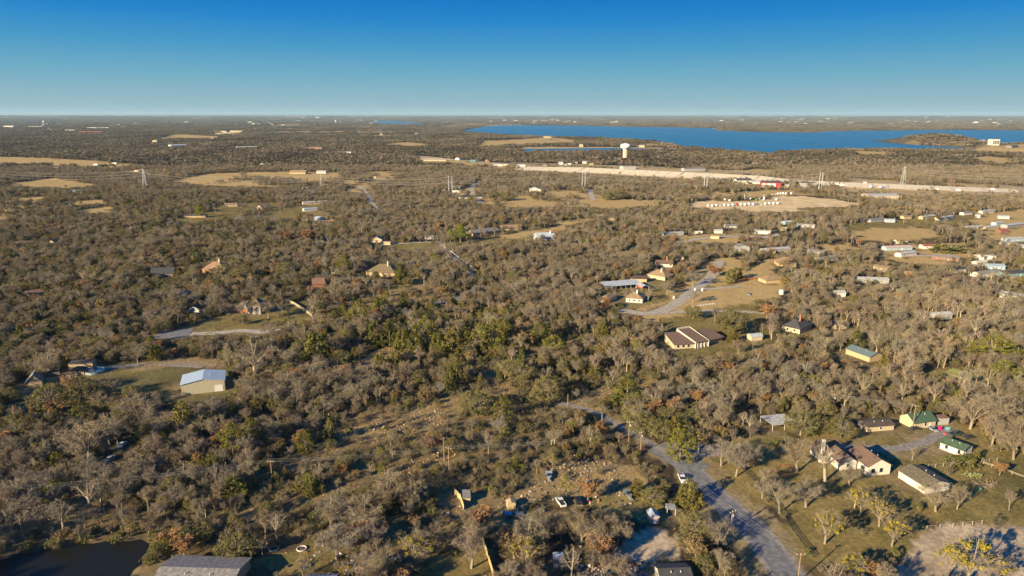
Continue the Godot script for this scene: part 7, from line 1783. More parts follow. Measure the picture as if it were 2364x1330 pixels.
func grow_woods() -> void:
	rng.seed = 4242
	for s in SPECIAL_TREES:
		var v: Dictionary = tree_kinds[s[0]][0]
		var hs: float = s[3] / v.h
		place(s[0], s[1], s[2], hs, hs * float(s[4]), true)
	var keep := {}
	for p in placed: keep[Vector2i(int(p[2] / 5.0), int(p[3] / 5.0))] = true
	var z := -128.0
	while z > -1690.0:
		var step := 2.75 if z > -650.0 else 3.8
		var half := 0.76 * -z + 55.0
		var x := -half
		while x < half:
			var px := x + rng.randf_range(-0.5, 0.5) * step
			var pz := z + rng.randf_range(-0.5, 0.5) * step
			x += step
			var k := cover_at(px, pz)
			var patchy := k == 1 and pz < -800.0 and noise_a.get_noise_2d(px * 0.12 + 50.0, pz * 0.05) > 0.12 and rng.randf() < 0.5
			if CLEARED[k] and k != 2 and not patchy: continue
			var zn := zone_at(px, pz)
			if pz < -1000.0 and zn == 0: zn = 7
			var w: Array = ZONES[zn if k != 2 else 5]
			var dens: float = w[7]
			if k == 3: dens *= 0.22
			dens *= 1.0 + 0.9 * noise_a.get_noise_2d(px * 0.28 + 900.0, pz * 0.28)
			if rng.randf() > dens: continue
			if keep.has(Vector2i(int(px / 5.0), int(pz / 5.0))) and rng.randf() < 0.8: continue
			var kind := choose(w)
			if noise_a.get_noise_2d(px * 0.16 - 400.0, pz * 0.16) > 0.22 and kind == "broad" and zn != 3: kind = "oak" if rng.randf() < 0.16 else "low"
			var hs := (lerpf(0.42, 1.1, pow(rng.randf(), 1.5)) if zn in [1, 2, 5] else lerpf(0.45, 1.05, pow(rng.randf(), 1.3))) * (1.0 + 0.45 * noise_b.get_noise_2d(px * 0.5 + 700.0, pz * 0.5))
			if zn == 2: hs *= 0.8
			if k != 2 and not patchy and hides_clearing(px, pz, tree_kinds[kind][0].h * hs): continue
			if k == 2 and hides_clearing(px, pz, 4.0): continue
			place(kind, px, pz, hs, hs * rng.randf_range(0.85, 1.15))
		z -= step
	# shrub layer
	z = -140.0
	while z > -620.0:
		var half := 0.76 * -z + 20.0
		var x := -half
		while x < half:
			var px := x + rng.randf_range(-1.6, 1.6)
			var pz := z + rng.randf_range(-1.6, 1.6)
			x += 3.2
			var k := cover_at(px, pz)
			if k != 0 and k != 3 and not (k == 2 and rng.randf() < 0.34): continue
			var zn := zone_at(px, pz)
			var dens := 0.34 if zn != 2 else 0.85
			if k == 3: dens = 0.16
			dens *= 1.0 + 1.1 * noise_a.get_noise_2d(px * 0.5, pz * 0.5 + 333.0)
			if rng.randf() > dens: continue
			if hides_clearing(px, pz, 2.0): continue
			var hs := rng.randf_range(0.6, 1.35)
			place("scrub" if rng.randf() < 0.86 else "bush", px, pz, hs, hs * rng.randf_range(0.9, 1.3))
		z -= 3.2

const UNITS := ["", "first", "second", "third", "fourth", "fifth", "sixth", "seventh", "eighth", "ninth", "tenth", "eleventh", "twelfth", "thirteenth", "fourteenth", "fifteenth", "sixteenth", "seventeenth", "eighteenth", "nineteenth"]
func ordinal(i: int) -> String:      # 0 is the first
	var n := i + 1
	if n < 20: return UNITS[n]
	if n % 10 == 0: return ["twentieth", "thirtieth", "fortieth", "fiftieth", "sixtieth", "seventieth", "eightieth", "ninetieth"][mini(7, n / 10 - 2)]
	return ["twenty", "thirty", "forty", "fifty", "sixty", "seventy", "eighty", "ninety"][mini(7, n / 10 - 2)] + "-" + UNITS[n % 10]
var label_lists := {}     # phrase -> [[distance, node]]

func where_phrase(at: Vector2) -> Array:
	var best := 1e9
	var pick: Array = []
	for l in landmarks:
		var d := at.distance_to(l[0])
		if d < best:
			best = d
			pick = l
	if pick.is_empty(): return ["among the trees", 0.0]
	var dv: Vector2 = at - pick[0]
	var rel := ""
	if absf(dv.x) > absf(dv.y): rel = "right of" if dv.x > 0 else "left of"
	else: rel = "in front of" if dv.y > 0 else "behind"
	return [rel + " " + pick[1], best]

func later_label(node: Node, phrase: String, at: Vector2) -> void:
	var w := where_phrase(at)
	var key: String = phrase + "|" + w[0]
	if not label_lists.has(key): label_lists[key] = []
	label_lists[key].append([w[1], node])

func write_labels() -> void:
	for key in label_lists:
		var list: Array = label_lists[key]
		list.sort_custom(func(a, b): return a[0] < b[0])
		var pair: PackedStringArray = key.split("|")
		for i in list.size():
			var lead := ""
			if list.size() > 1: lead = ("nearest " if i == 0 else ordinal(i) + " nearest ")
			list[i][1].set_meta("label", lead + pair[0] + " " + pair[1])

func plant_woods() -> void:
	var tints := []
	for t in [Color(1, 1, 1), Color(0.86, 0.84, 0.84), Color(1.14, 1.06, 0.94), Color(1.02, 0.93, 0.86), Color(0.92, 0.95, 0.9)]:
		var m := plain_tint()
		m.albedo_color = t.linear_to_srgb() if t.r <= 1.0 else Color(1, 1, 1)
		tints.append(m)
	var ball_mat := plain_tint()
	# the ones that show largest, family by family, stand as things of their own
	var by_family := {}
	for i in placed.size():
		var p: Array = placed[i]
		if not in_view(p[2], p[3]): continue
		var f: String = KIND_FAMILY[p[0]]
		if not by_family.has(f): by_family[f] = []
		by_family[f].append(i)
	var single := {}
	for f in by_family:
		var ids: Array = by_family[f]
		ids.sort_custom(func(a, b): return placed[a][7] + (1.0 if placed[a][8] else 0.0) > placed[b][7] + (1.0 if placed[b][8] else 0.0))
		var most := 300 if f != "scrub" else 300
		for i in mini(most, ids.size()): single[ids[i]] = true
	for i in placed.size():
		if not single.has(i): continue
		var p: Array = placed[i]
		var kind: String = p[0]
		var v: Dictionary = tree_kinds[kind][p[1]]
		var o := thing(KIND_NAME[kind], "", KIND_CATEGORY[kind], Vector3(p[2], land(p[2], p[3]), p[3]), p[6], "trees and shrubs of one kind: " + KIND_PHRASE[kind])
		o.scale = Vector3(p[5], p[4], p[5])
		var mat: Material = tints[i % tints.size()]
		part("trunk" if KIND_CATEGORY[kind] == "tree" else "stem", v.trunk, mat, o)
		part("crown" if KIND_CATEGORY[kind] == "tree" else "foliage", v.crown, mat, o)
		if v.has("ball"): part("mistletoe", v.ball, ball_mat, o)
		later_label(o, KIND_PHRASE[kind], Vector2(p[2], p[3]))
	# all the others
	var groups := {}
	for i in placed.size():
		if single.has(i): continue
		var p: Array = placed[i]
		var key: String = p[0] + "|" + str(p[1])
		if not groups.has(key): groups[key] = []
		groups[key].append(p)
	var wood := Node3D.new(); wood.name = "bare_woodland"; add_child(wood)
	wood.set_meta("kind", "stuff"); wood.set_meta("label", "grey brown bare woodland covering the middle distance"); wood.set_meta("category", "woodland")
	var green := Node3D.new(); green.name = "evergreen_woodland"; add_child(green)
	green.set_meta("kind", "stuff"); green.set_meta("label", "smaller dark evergreens scattered through the bare woodland"); green.set_meta("category", "woodland")
	var brush := Node3D.new(); brush.name = "undergrowth"; add_child(brush)
	brush.set_meta("kind", "stuff"); brush.set_meta("label", "low brown brushwood under and between the trees"); brush.set_meta("category", "undergrowth")
	for key in groups:
		var list: Array = groups[key]
		var kind: String = key.split("|")[0]
		var v: Dictionary = tree_kinds[kind][int(key.split("|")[1])]
		var xs := []
		var cs := PackedColorArray()
		for p in list:
			var b := Basis(Vector3.UP, p[6]).scaled(Vector3(p[5], p[4], p[5]))
			xs.append(Transform3D(b, Vector3(p[2], land(p[2], p[3]), p[3])))
			var g := rng.randf_range(0.7, 1.12) * (1.0 + 0.3 * noise_b.get_noise_2d(p[2] * 0.6, p[3] * 0.6))
			var w := 0.09 * noise_b.get_noise_2d(p[2] * 0.8 + 200.0, p[3] * 0.8)
			cs.append(Color(g * (rng.randf_range(0.95, 1.06) + w), g, g * (rng.randf_range(0.88, 1.06) - w)))
		scatter(kind + "_stand", v.whole, xs, cs, wood if KIND_FAMILY[kind] in ["bare", "mistletoe"] else brush if KIND_FAMILY[kind] in ["scrub", "bush"] else green)

func scatter(called: String, m: Mesh, xs: Array, cs: PackedColorArray, parent: Node) -> void:
	var mm := MultiMesh.new()
	mm.transform_format = MultiMesh.TRANSFORM_3D
	mm.use_colors = true
	mm.mesh = m
	mm.instance_count = xs.size()
	for i in xs.size():
		mm.set_instance_transform(i, xs[i])
		mm.set_instance_color(i, cs[i])
	var o := MultiMeshInstance3D.new()
	o.name = called
	o.multimesh = mm
	o.material_override = plain_tint()
	parent.add_child(o, true)

func far_woods() -> void:
	var far := Node3D.new(); far.name = "far_woodland"; add_child(far)
	far.set_meta("kind", "stuff"); far.set_meta("label", "far dark woods reaching from the highway to the horizon"); far.set_meta("category", "woodland")
	var tones := [Color(0.135, 0.108, 0.082), Color(0.112, 0.090, 0.068), Color(0.16, 0.128, 0.094), Color(0.095, 0.078, 0.058), Color(0.052, 0.055, 0.028)]
	var near := []
	for i in 4: near.append(clump(301 + i, 19.0, 15, 9.0, 46, 1.15, tones))
	var mid := []
	for i in 3: mid.append(clump(331 + i, 75.0, 90, 11.0, 10, 3.2, tones))
	rng.seed = 99
	var sets := [[], [], [], [], [], [], []]
	var tint := []
	for s in sets: tint.append(PackedColorArray())
	for band in 2:
		var z := -1690.0 if band == 0 else -7000.0
		while z > (-7000.0 if band == 0 else -26000.0):
			var step := 34.0 if band == 0 else 130.0 * (1.0 + (-z - 7000.0) / 16000.0)
			var half := 0.76 * -z + 60.0
			var x := -half
			while x < half:
				var px := x + rng.randf_range(-0.5, 0.5) * step
				var pz := z + rng.randf_range(-0.5, 0.5) * step
				x += step
				var k := cover_at(px, pz)
				if k != 0: continue
				if cover_at(px * 1.006, pz * 1.006) in [1, 6, 7, 8] and rng.randf() < 0.75: continue
				if cover_at(px * 1.02, pz * 1.02) in [1, 6] and rng.randf() < 0.6: continue
				if pz < -4000.0 and (cover_at(px * 1.03, pz * 1.03) == 9 or cover_at(px * 1.07, pz * 1.07) == 9): continue
				if pz < -4800.0 and noise_b.get_noise_2d(px * 0.035 + 77.0, pz * 0.012) > 0.21 and rng.randf() < 0.93: continue
				var patch := noise_b.get_noise_2d(px * 0.14 + 40.0, pz * 0.07)
				if rng.randf() > 0.93 - 0.3 * maxf(0.0, patch): continue
				var j := (rng.randi() % 4) if band == 0 else 4 + rng.randi() % 3
				var s := rng.randf_range(0.85, 1.15)
				if band == 1: s *= step / 140.0
				sets[j].append(Transform3D(Basis(Vector3.UP, rng.randf() * TAU).scaled(Vector3(s, rng.randf_range(0.75, 1.1), s)), Vector3(px, land(px, pz), pz)))
				var g := 1.0 + 0.75 * patch + rng.randf_range(-0.15, 0.15)
				tint[j].append(Color(g * 1.02, g, g * 0.97))
			z -= step
	for j in 7: scatter("far_stand", near[j] if j < 4 else mid[j - 4], sets[j], tint[j], far)

# ---------------------------------------------------------------- water and roads
func make_water() -> void:
	var m := StandardMaterial3D.new()
	m.albedo_color = lin(0.006, 0.125, 0.225)
	m.roughness = 0.3
	m.metallic_specular = 0.5
	var f := FastNoiseLite.new()
	f.seed = 31
	f.frequency = 0.02
	var nt := make_grain(256, 0.02, 0.45, 1.0, 31)
	m.roughness_texture = nt
	m.roughness = 0.5
	m.uv1_triplanar = true
	m.uv1_world_triplanar = true
	m.uv1_scale = Vector3(0.0007, 0.0007, 0.0035)
	var pond_mat := StandardMaterial3D.new()
	pond_mat.albedo_color = lin(0.010, 0.010, 0.006)
	pond_mat.roughness = 0.35
	pond_mat.metallic_specular = 0.3
	var i := 0
	for c in COVER:
		if c[0] != 9: continue
		var b := Builder.new()
		b.sheet(poly_of(c[1]), 0.6 if i < 3 else 0.12)
		if i < 3: setting("lake_water", b.mesh(), m)
		else: setting("pond_water", b.mesh(), pond_mat)
		i += 1

func rough_surface(r: float, g: float, b: float, lo: float, sd: int, sc: float, height := 0.0) -> StandardMaterial3D:
	var m := StandardMaterial3D.new()
	m.albedo_color = lin(r, g, b)
	m.roughness = 0.93
	var t := make_grain(256, 0.025, lo, 1.0, sd, 5)
	m.albedo_texture = t
	m.uv1_triplanar = true
	m.uv1_world_triplanar = true
	m.uv1_scale = Vector3(sc, sc, sc)
	return m

func make_roads() -> void:
	var kinds := {"asphalt": rough_surface(0.19, 0.195, 0.205, 0.7, 41, 0.06), "gravel": rough_surface(0.30, 0.27, 0.235, 0.65, 42, 0.08), "concrete": rough_surface(0.46, 0.41, 0.33, 0.7, 43, 0.05), "dirt": rough_surface(0.38, 0.28, 0.17, 0.55, 44, 0.08), "sandy": rough_surface(0.50, 0.40, 0.25, 0.7, 45, 0.03)}
	var lift := 0.03
	for r in ROADS:
		var curve := Curve2D.new()
		var pts: Array = r[3]
		for i in pts.size():
			var p := Vector2(pts[i][0], pts[i][1])
			var a := Vector2(pts[maxi(0, i - 1)][0], pts[maxi(0, i - 1)][1])
			var b := Vector2(pts[mini(pts.size() - 1, i + 1)][0], pts[mini(pts.size() - 1, i + 1)][1])
			curve.add_point(p, (a - b) * 0.16, (b - a) * 0.16)
		var n := int(clampf(curve.get_baked_length() / 2.5, 6, 160))
		var bld := Builder.new()
		var last := []
		for i in n + 1:
			var at := curve.get_baked_length() * i / n
			var p := curve.sample_baked(at)
			var q := curve.sample_baked(minf(at + 1.0, curve.get_baked_length())) - curve.sample_baked(maxf(at - 1.0, 0.0))
			var s := q.normalized().orthogonal() * float(r[2]) * 0.5
			var wl := 1.0 + 0.12 * noise_a.get_noise_2d(p.x * 3.0, p.y * 3.0)
			var wr := 1.0 + 0.12 * noise_a.get_noise_2d(p.x * 3.0 + 90.0, p.y * 3.0)
			var e := [Vector3(p.x + s.x * wl, land(p.x, p.y) + lift, p.y + s.y * wl), Vector3(p.x - s.x * wr, land(p.x, p.y) + lift, p.y - s.y * wr)]
			if not last.is_empty():
				if (last[1] - last[0]).cross(e[0] - last[0]).y > 0: bld.quad(last[0], last[1], e[1], e[0])
				else: bld.quad(last[0], e[0], e[1], last[1])
			last = e
		setting(r[0], bld.mesh(), kinds[r[1]])
		lift += 0.006
	# painted lines on the near road are worn away in the photograph; only the concrete wall by the highway stands up
	for w in WALLS:
		var o := thing("concrete_embankment", "long pale concrete embankment of the highway, %s stretch" % ("longer left" if w == WALLS[0] else "lower right"), "embankment", Vector3.ZERO, 0.0, "concrete embankments along the highway")
		var pts: Array = w[0]
		var wall_mat := rough_surface(0.70, 0.61, 0.43, 0.8, 46, 0.02)
		for i in pts.size() - 1:
			var a := Vector3(pts[i][0], 0, pts[i][1])
			var b := Vector3(pts[i + 1][0], 0, pts[i + 1][1])
			var d := (b - a).normalized()
			var nn := Vector3(-d.z, 0, d.x)
			if nn.z < 0: nn = -nn
			var h0: float = w[1] * (0.5 if i == 0 else 1.0)
			var h1: float = w[1] * (0.35 if i == pts.size() - 2 else 1.0)
			var count := maxi(1, int(a.distance_to(b) / 24.0))
			for k in count:
				var p := a.lerp(b, float(k) / count)
				var q := a.lerp(b, (k + 0.97) / count)
				var hp := lerpf(h0, h1, float(k) / count)
				var hq := lerpf(h0, h1, (k + 0.97) / count)
				var m := Builder.new()
				var lean := -nn * 46.0
				m.quad(p, q, q + lean + Vector3(0, hq, 0), p + lean + Vector3(0, hp, 0))
				m.quad(p + lean + Vector3(0, hp, 0), q + lean + Vector3(0, hq, 0), q + lean - nn * 3.0 - Vector3(0, 0.5, 0), p + lean - nn * 3.0 - Vector3(0, 0.5, 0))
				part("concrete_panel", m.mesh(), wall_mat, o)
		landmarks.append([Vector2(pts[2][0], pts[2][1]), "the highway wall"])

# ---------------------------------------------------------------- buildings
func hexa(b: Builder, p: Array) -> void:     # p[0..3] lower ring, p[4..7] upper ring, both counter-clockwise from above
	b.quad(p[4], p[5], p[6], p[7]); b.quad(p[3], p[2], p[1], p[0])
	for i in 4:
		var k := (i + 1) % 4
		b.quad(p[i], p[k], p[k + 4], p[i + 4])

func slab(b: Builder, e0: Vector3, e1: Vector3, r1: Vector3, r0: Vector3, t := 0.16) -> void:
	var up := Vector3(0, t, 0)
	hexa(b, [e0, e1, r1, r0, e0 + up, e1 + up, r1 + up, r0 + up])

func walls_and_roof(wb: Builder, rb: Builder, sb: Builder, c: Vector3, w: float, d: float, h: float, r: float, kind: String, ribs: bool) -> void:
	var x := w * 0.5
	var z := d * 0.5
	var ov := minf(0.45, w * 0.06)
	var lo := -0.3
	if kind == "gz":
		# ridge runs away from the front
		for s in [-1.0, 1.0]:
			var zz: float = z * s
			var p := [c + Vector3(-x, lo, zz), c + Vector3(x, lo, zz), c + Vector3(x, h, zz), c + Vector3(0, h + r, zz), c + Vector3(-x, h, zz)]
			if s > 0:
				wb.quad(p[0], p[1], p[2], p[4]); wb.tri(p[4], p[2], p[3])
			else:
				wb.quad(p[1], p[0], p[4], p[2]); wb.tri(p[2], p[4], p[3])
			var xx: float = x * s
			if s > 0: wb.quad(c + Vector3(xx, lo, z), c + Vector3(xx, lo, -z), c + Vector3(xx, h, -z), c + Vector3(xx, h, z))
			else: wb.quad(c + Vector3(xx, lo, -z), c + Vector3(xx, lo, z), c + Vector3(xx, h, z), c + Vector3(xx, h, -z))
			var dy := -ov * r / x
			var e0 := c + Vector3(s * (x + ov), h + dy, s * (z + ov))
			var e1 := c + Vector3(s * (x + ov), h + dy, -s * (z + ov))
			slab(rb, e0, e1, c + Vector3(0, h + r, -s * (z + ov)), c + Vector3(0, h + r, s * (z + ov)))
			if ribs:
				var n := int(d / 1.1)
				for i in n:
					var zz2 := lerpf(-z, z, (i + 0.5) / n)
					var a := c + Vector3(s * (x + ov), h + dy + 0.19, zz2)
					var b := c + Vector3(0, h + r + 0.19, zz2)
					sb.tube(a, b, 0.035, 0.035, 4)
	elif kind == "gx":
		for s in [-1.0, 1.0]:
			var xx: float = x * s
			var p := [c + Vector3(xx, lo, z), c + Vector3(xx, lo, -z), c + Vector3(xx, h, -z), c + Vector3(xx, h + r, 0), c + Vector3(xx, h, z)]
			if s > 0:
				wb.quad(p[0], p[1], p[2], p[4]); wb.tri(p[4], p[2], p[3])
			else:
				wb.quad(p[1], p[0], p[4], p[2]); wb.tri(p[2], p[4], p[3])
			var zz: float = z * s
			if s > 0: wb.quad(c + Vector3(-x, lo, zz), c + Vector3(x, lo, zz), c + Vector3(x, h, zz), c + Vector3(-x, h, zz))
			else: wb.quad(c + Vector3(x, lo, zz), c + Vector3(-x, lo, zz), c + Vector3(-x, h, zz), c + Vector3(x, h, zz))
			var dy := -ov * r / z
			var e0 := c + Vector3(-s * (x + ov), h + dy, s * (z + ov))
			var e1 := c + Vector3(s * (x + ov), h + dy, s * (z + ov))
			slab(rb, e0, e1, c + Vector3(s * (x + ov), h + r, 0), c + Vector3(-s * (x + ov), h + r, 0))
			if ribs:
				var n := int(w / 1.1)
				for i in n:
					var xx2 := lerpf(-x, x, (i + 0.5) / n)
					sb.tube(c + Vector3(xx2, h + dy + 0.19, s * (z + ov)), c + Vector3(xx2, h + r + 0.19, 0), 0.035, 0.035, 4)
	elif kind == "hip":
		wb.box(c + Vector3(0, (h + lo) * 0.5, 0), Vector3(w, h - lo, d))
		var ridge := maxf(0.3, (w - d) * 0.5)
		var ridge_z := 0.0
		if d > w:
			ridge = 0.15
			ridge_z = (d - w) * 0.5
		var e := [c + Vector3(-x - ov, h - 0.1, z + ov), c + Vector3(x + ov, h - 0.1, z + ov), c + Vector3(x + ov, h - 0.1, -z - ov), c + Vector3(-x - ov, h - 0.1, -z - ov)]
		var t := [c + Vector3(-ridge, h + r, ridge_z), c + Vector3(ridge, h + r, ridge_z), c + Vector3(ridge, h + r, -ridge_z), c + Vector3(-ridge, h + r, -ridge_z)]
		for i in 4:
			var k := (i + 1) % 4
			rb.quad(e[i] + Vector3(0, 0.2, 0), e[k] + Vector3(0, 0.2, 0), t[k], t[i])
			rb.quad(e[i], e[k], e[k] + Vector3(0, 0.2, 0), e[i] + Vector3(0, 0.2, 0))
		rb.quad(t[0], t[1], t[2], t[3])
		rb.quad(e[3], e[2], e[1], e[0])
	elif kind == "shed":
		hexa(wb, [c + Vector3(-x, lo, z), c + Vector3(x, lo, z), c + Vector3(x, lo, -z), c + Vector3(-x, lo, -z), c + Vector3(-x, h, z), c + Vector3(x, h, z), c + Vector3(x, h + r, -z), c + Vector3(-x, h + r, -z)])
		var dy := r / d * ov * 2.0
		slab(rb, c + Vector3(-x - ov, h - dy + 0.05, z + ov * 2.0), c + Vector3(x + ov, h - dy + 0.05, z + ov * 2.0), c + Vector3(x + ov, h + r + dy * 0.5 + 0.05, -z - ov), c + Vector3(-x - ov, h + r + dy * 0.5 + 0.05, -z - ov))
	else:      # flat
		wb.box(c + Vector3(0, (h + lo) * 0.5, 0), Vector3(w, h - lo, d))
		rb.box(c + Vector3(0, h + r * 0.5 + 0.02, 0), Vector3(w + ov, maxf(r, 0.12), d + ov))

func window_on(o: Node3D, at: Vector3, turn: float, w: float, h: float, pale: bool) -> void:
	var b := Builder.new()
	var q := Basis(Vector3.UP, turn)
	var t := 0.12
	for s in [-1.0, 1.0]:
		b.box(at + q * Vector3(s * (w + t) * 0.5, 0, 0.03), Vector3(t, h + 2.0 * t, 0.1), q)
		b.box(at + q * Vector3(0, s * (h + t) * 0.5, 0.03), Vector3(w, t, 0.1), q)
	var f := part("window", b.mesh(), paint(0.7, 0.68, 0.62), o)
	var p := Builder.new()
	p.box(at + q * Vector3(0, 0, 0.015), Vector3(w, h, 0.05), q)
	part("pane", p.mesh(), paint(0.7, 0.69, 0.66, 0.5) if pale else paint(0.025, 0.035, 0.045, 0.12), f)

func door_on(o: Node3D, at: Vector3, turn: float, w: float, h: float) -> void:
	var b := Builder.new()
	var q := Basis(Vector3.UP, turn)
	b.box(at + q * Vector3(0, h * 0.5, 0.03), Vector3(w, h, 0.1), q)
	var d := part("door", b.mesh(), paint(0.66, 0.65, 0.62), o)
	var k := Builder.new()
	k.box(at + q * Vector3(w * 0.38, h * 0.5, 0.1), Vector3(0.08, 0.16, 0.06), q)
	part("handle", k.mesh(), paint(0.1, 0.1, 0.1, 0.4), d)

func weathered(key: String) -> StandardMaterial3D:     # old shingles: blotches and streaks of grit
	var name := "old " + key
	if not mats.has(name):
		var c: Array = PAL[key]
		var m := rough_surface(c[0] * 1.25, c[1] * 1.25, c[2] * 1.25, 0.62, 60 + mats.size() % 7, 0.11)
		mats[name] = m
	return mats[name]

func building(e: Dictionary) -> void:
	var at := Vector3(e.x, land(e.x, e.z), e.z)
	var o := thing(e.n, e.l, {"silo": "tank"}.get(e.n, "house" if e.n in ["house", "cottage"] else String(e.n).replace("_", " ")), at, e.t, "buildings in the wooded lots")
	if e.has("p") and -e.z < 1500.0: landmarks.append([Vector2(e.x, e.z), e.p])
	var w: float = e.W
	var d: float = e.D
	var h: float = e.h
	var r: float = e.r
	var k: String = e.k
	var wc: Array = PAL[e.w]
	var rc: Array = PAL[e.f]
	var wall_mat := paint(wc[0], wc[1], wc[2])
	var metal_roof: bool = e.has("ribs")
	var roof_mat: Material = paint(rc[0], rc[1], rc[2], 0.55) if metal_roof or -e.z > 700.0 else weathered(e.f)
	var wb := Builder.new()
	var rb := Builder.new()
	var sb := Builder.new()
	if k == "tank":
		wb.lathe([[w * 0.5, -0.2], [w * 0.5, h]], 18)
		rb.lathe([[w * 0.52, h], [w * 0.3, h + 0.4], [0.0, h + 0.55]], 18)
		part("tank_shell", wb.mesh(), wall_mat, o)
		part("lid", rb.mesh(), roof_mat, o)
		return
	if k == "canopy" or k == "canopygz" or e.has("open"):
		var nx := maxi(2, int(w / 4.0) + 1)
		for i in nx:
			for s in [-1.0, 1.0]:
				var pb := Builder.new()
				pb.box(Vector3(lerpf(-w * 0.5 + 0.2, w * 0.5 - 0.2, float(i) / (nx - 1)), h * 0.5, s * (d * 0.5 - 0.2)), Vector3(0.14, h, 0.14))
				part("post", pb.mesh(), paint(0.62, 0.62, 0.6), o)
		if k == "canopy": rb.box(Vector3(0, h + 0.1, 0), Vector3(w, 0.14, d))
		else: walls_and_roof(Builder.new(), rb, sb, Vector3.ZERO, w, d, h, r, "gz" if k == "canopygz" else k, true)
		part("roof", rb.mesh(), roof_mat, o)
		if k == "canopy":
			for i in int(w / 1.0):
				sb.tube(Vector3(-w * 0.5 + 0.5 + i, h + 0.18, -d * 0.5), Vector3(-w * 0.5 + 0.5 + i, h + 0.18, d * 0.5), 0.04, 0.04, 4)
			part("roof_seams", sb.mesh(), roof_mat, o)
		return
	walls_and_roof(wb, rb, sb, Vector3.ZERO, w, d, h, r, k, metal_roof)
	for g in e.get("wings", []):
		walls_and_roof(wb, rb, sb, Vector3(g[0], 0, g[1]), g[2], g[3], g[4], g[5], g[6], false)
		window_on(o, Vector3(g[0], 1.7, g[1] + g[3] * 0.5), 0.0, 1.3, 1.3, false)
	part("wall", wb.mesh(), wall_mat, o)
	var roof := part("roof", rb.mesh(), roof_mat, o)
	if sb.v.size(): part("roof_seams", sb.mesh(), roof_mat, roof)
	if -e.z < 420.0 and k in ["gx", "gz", "hip"] and w > 7.0:
		for i in 2:
			var q := Builder.new()
			q.lathe([[0.12, -0.5], [0.12, 0.55], [0.2, 0.58], [0.2, 0.7], [0.0, 0.75]], 8, Vector3(w * (0.18 - 0.32 * i) if k != "gz" else w * 0.16, h + r * 0.66, d * (0.16 if k != "gz" else 0.2 - 0.3 * i)))
			part("vent_pipe", q.mesh(), paint(0.5, 0.5, 0.5, 0.5), roof)
	if e.has("wallribs"):
		var q := Builder.new()
		var n := int(w / 0.9)
		for i in n:
			var xx := lerpf(-w * 0.5, w * 0.5, (i + 0.5) / n)
			var top := h + r * (1.0 - absf(xx) / (w * 0.5))
			q.box(Vector3(xx, top * 0.5, d * 0.5 + 0.03), Vector3(0.12, top, 0.08))
		part("wall_ribs", q.mesh(), wall_mat, o)
	if e.has("ch"):
		var a: Array = e.ch
		var cc: Array = {"brick": [0.36, 0.13, 0.07], "white": [0.72, 0.70, 0.64], "cream": [0.6, 0.5, 0.34], "orangew": [0.5, 0.2, 0.07]}[a[3]]
		var q := Builder.new()
		q.box(Vector3(a[0] * w * 0.5, h + r * 0.5 + a[2] * 0.5, a[1] * d * 0.5), Vector3(0.9, r + a[2], 0.9))
		q.box(Vector3(a[0] * w * 0.5, h + r + a[2] + 0.08, a[1] * d * 0.5), Vector3(1.1, 0.16, 1.1))
		part("chimney", q.mesh(), paint(cc[0], cc[1], cc[2]), roof)
	if e.has("stack"):
		var a: Array = e.stack
		var q := Builder.new()
		q.box(Vector3(a[0], 1.4, a[1]), Vector3(1.9, 2.8, 1.1))
		q.box(Vector3(a[0], a[2] * 0.5, a[1]), Vector3(1.0, a[2], 0.9))
		part("chimney", q.mesh(), wall_mat, roof)
	if e.has("side"):
		for s in [-1.0, 1.0]:
			var q := Builder.new()
			var x0: float = s * (w * 0.5 + 0.5)
			var x1: float = x0 + 0.24 * s
			var lo := minf(x0, x1)
			var hi := maxf(x0, x1)
			hexa(q, [Vector3(lo, -0.2, d * 0.5 + 0.9), Vector3(hi, -0.2, d * 0.5 + 0.9), Vector3(hi, -0.2, -d * 0.5 - 0.6), Vector3(lo, -0.2, -d * 0.5 - 0.6), Vector3(lo, h + 0.25, d * 0.5 + 0.9), Vector3(hi, h + 0.25, d * 0.5 + 0.9), Vector3(hi, h + r + 0.75, -d * 0.5 - 0.6), Vector3(lo, h + r + 0.75, -d * 0.5 - 0.6)])
			part("party_wall", q.mesh(), paint(0.50, 0.46, 0.40), o)
		var bk := Builder.new()
		bk.box(Vector3(0, h + r + 0.5, -d * 0.5 - 0.5), Vector3(w + 0.9, 1.2, 0.3))
		part("parapet", bk.mesh(), paint(0.54, 0.50, 0.44), o)
	if e.has("porch"):
		for i in int(e.porch):
			var q := Builder.new()
			q.box(Vector3(lerpf(-w * 0.45, w * 0.45, float(i) / (int(e.porch) - 1)), h * 0.45, d * 0.5 + 1.2), Vector3(0.22, h * 0.9, 0.22))
			part("porch_post", q.mesh(), paint(0.74, 0.72, 0.68), o)
	if e.has("panel"):
		var q := Builder.new()
		var s := r / (d * 0.5)
		var tilt := Basis(Vector3.RIGHT, atan(s))
		q.box(Vector3(w * 0.12, h + r * 0.5 + 0.3, d * 0.25), Vector3(w * 0.52, 0.08, d * 0.42), tilt)
		part("blue_panel", q.mesh(), paint(0.012, 0.035, 0.09, 0.35), roof)
	var pale: bool = e.has("wc")
	for g in e.get("wf", []):
		window_on(o, Vector3((float(g[0]) - 0.5) * w, g[1] + g[3] * 0.5, d * 0.5), 0.0, g[2], g[3], pale)
	for g in e.get("wl", []):
		window_on(o, Vector3(-w * 0.5, g[1] + g[3] * 0.5, (float(g[0]) - 0.5) * d), -PI / 2, g[2], g[3], pale)
	for g in e.get("wr", []):
		window_on(o, Vector3(w * 0.5, g[1] + g[3] * 0.5, (0.5 - float(g[0])) * d), PI / 2, g[2], g[3], pale)
	if e.has("df"): door_on(o, Vector3((float(e.df[0]) - 0.5) * w, 0, d * 0.5), 0.0, e.df[1], e.df[2])
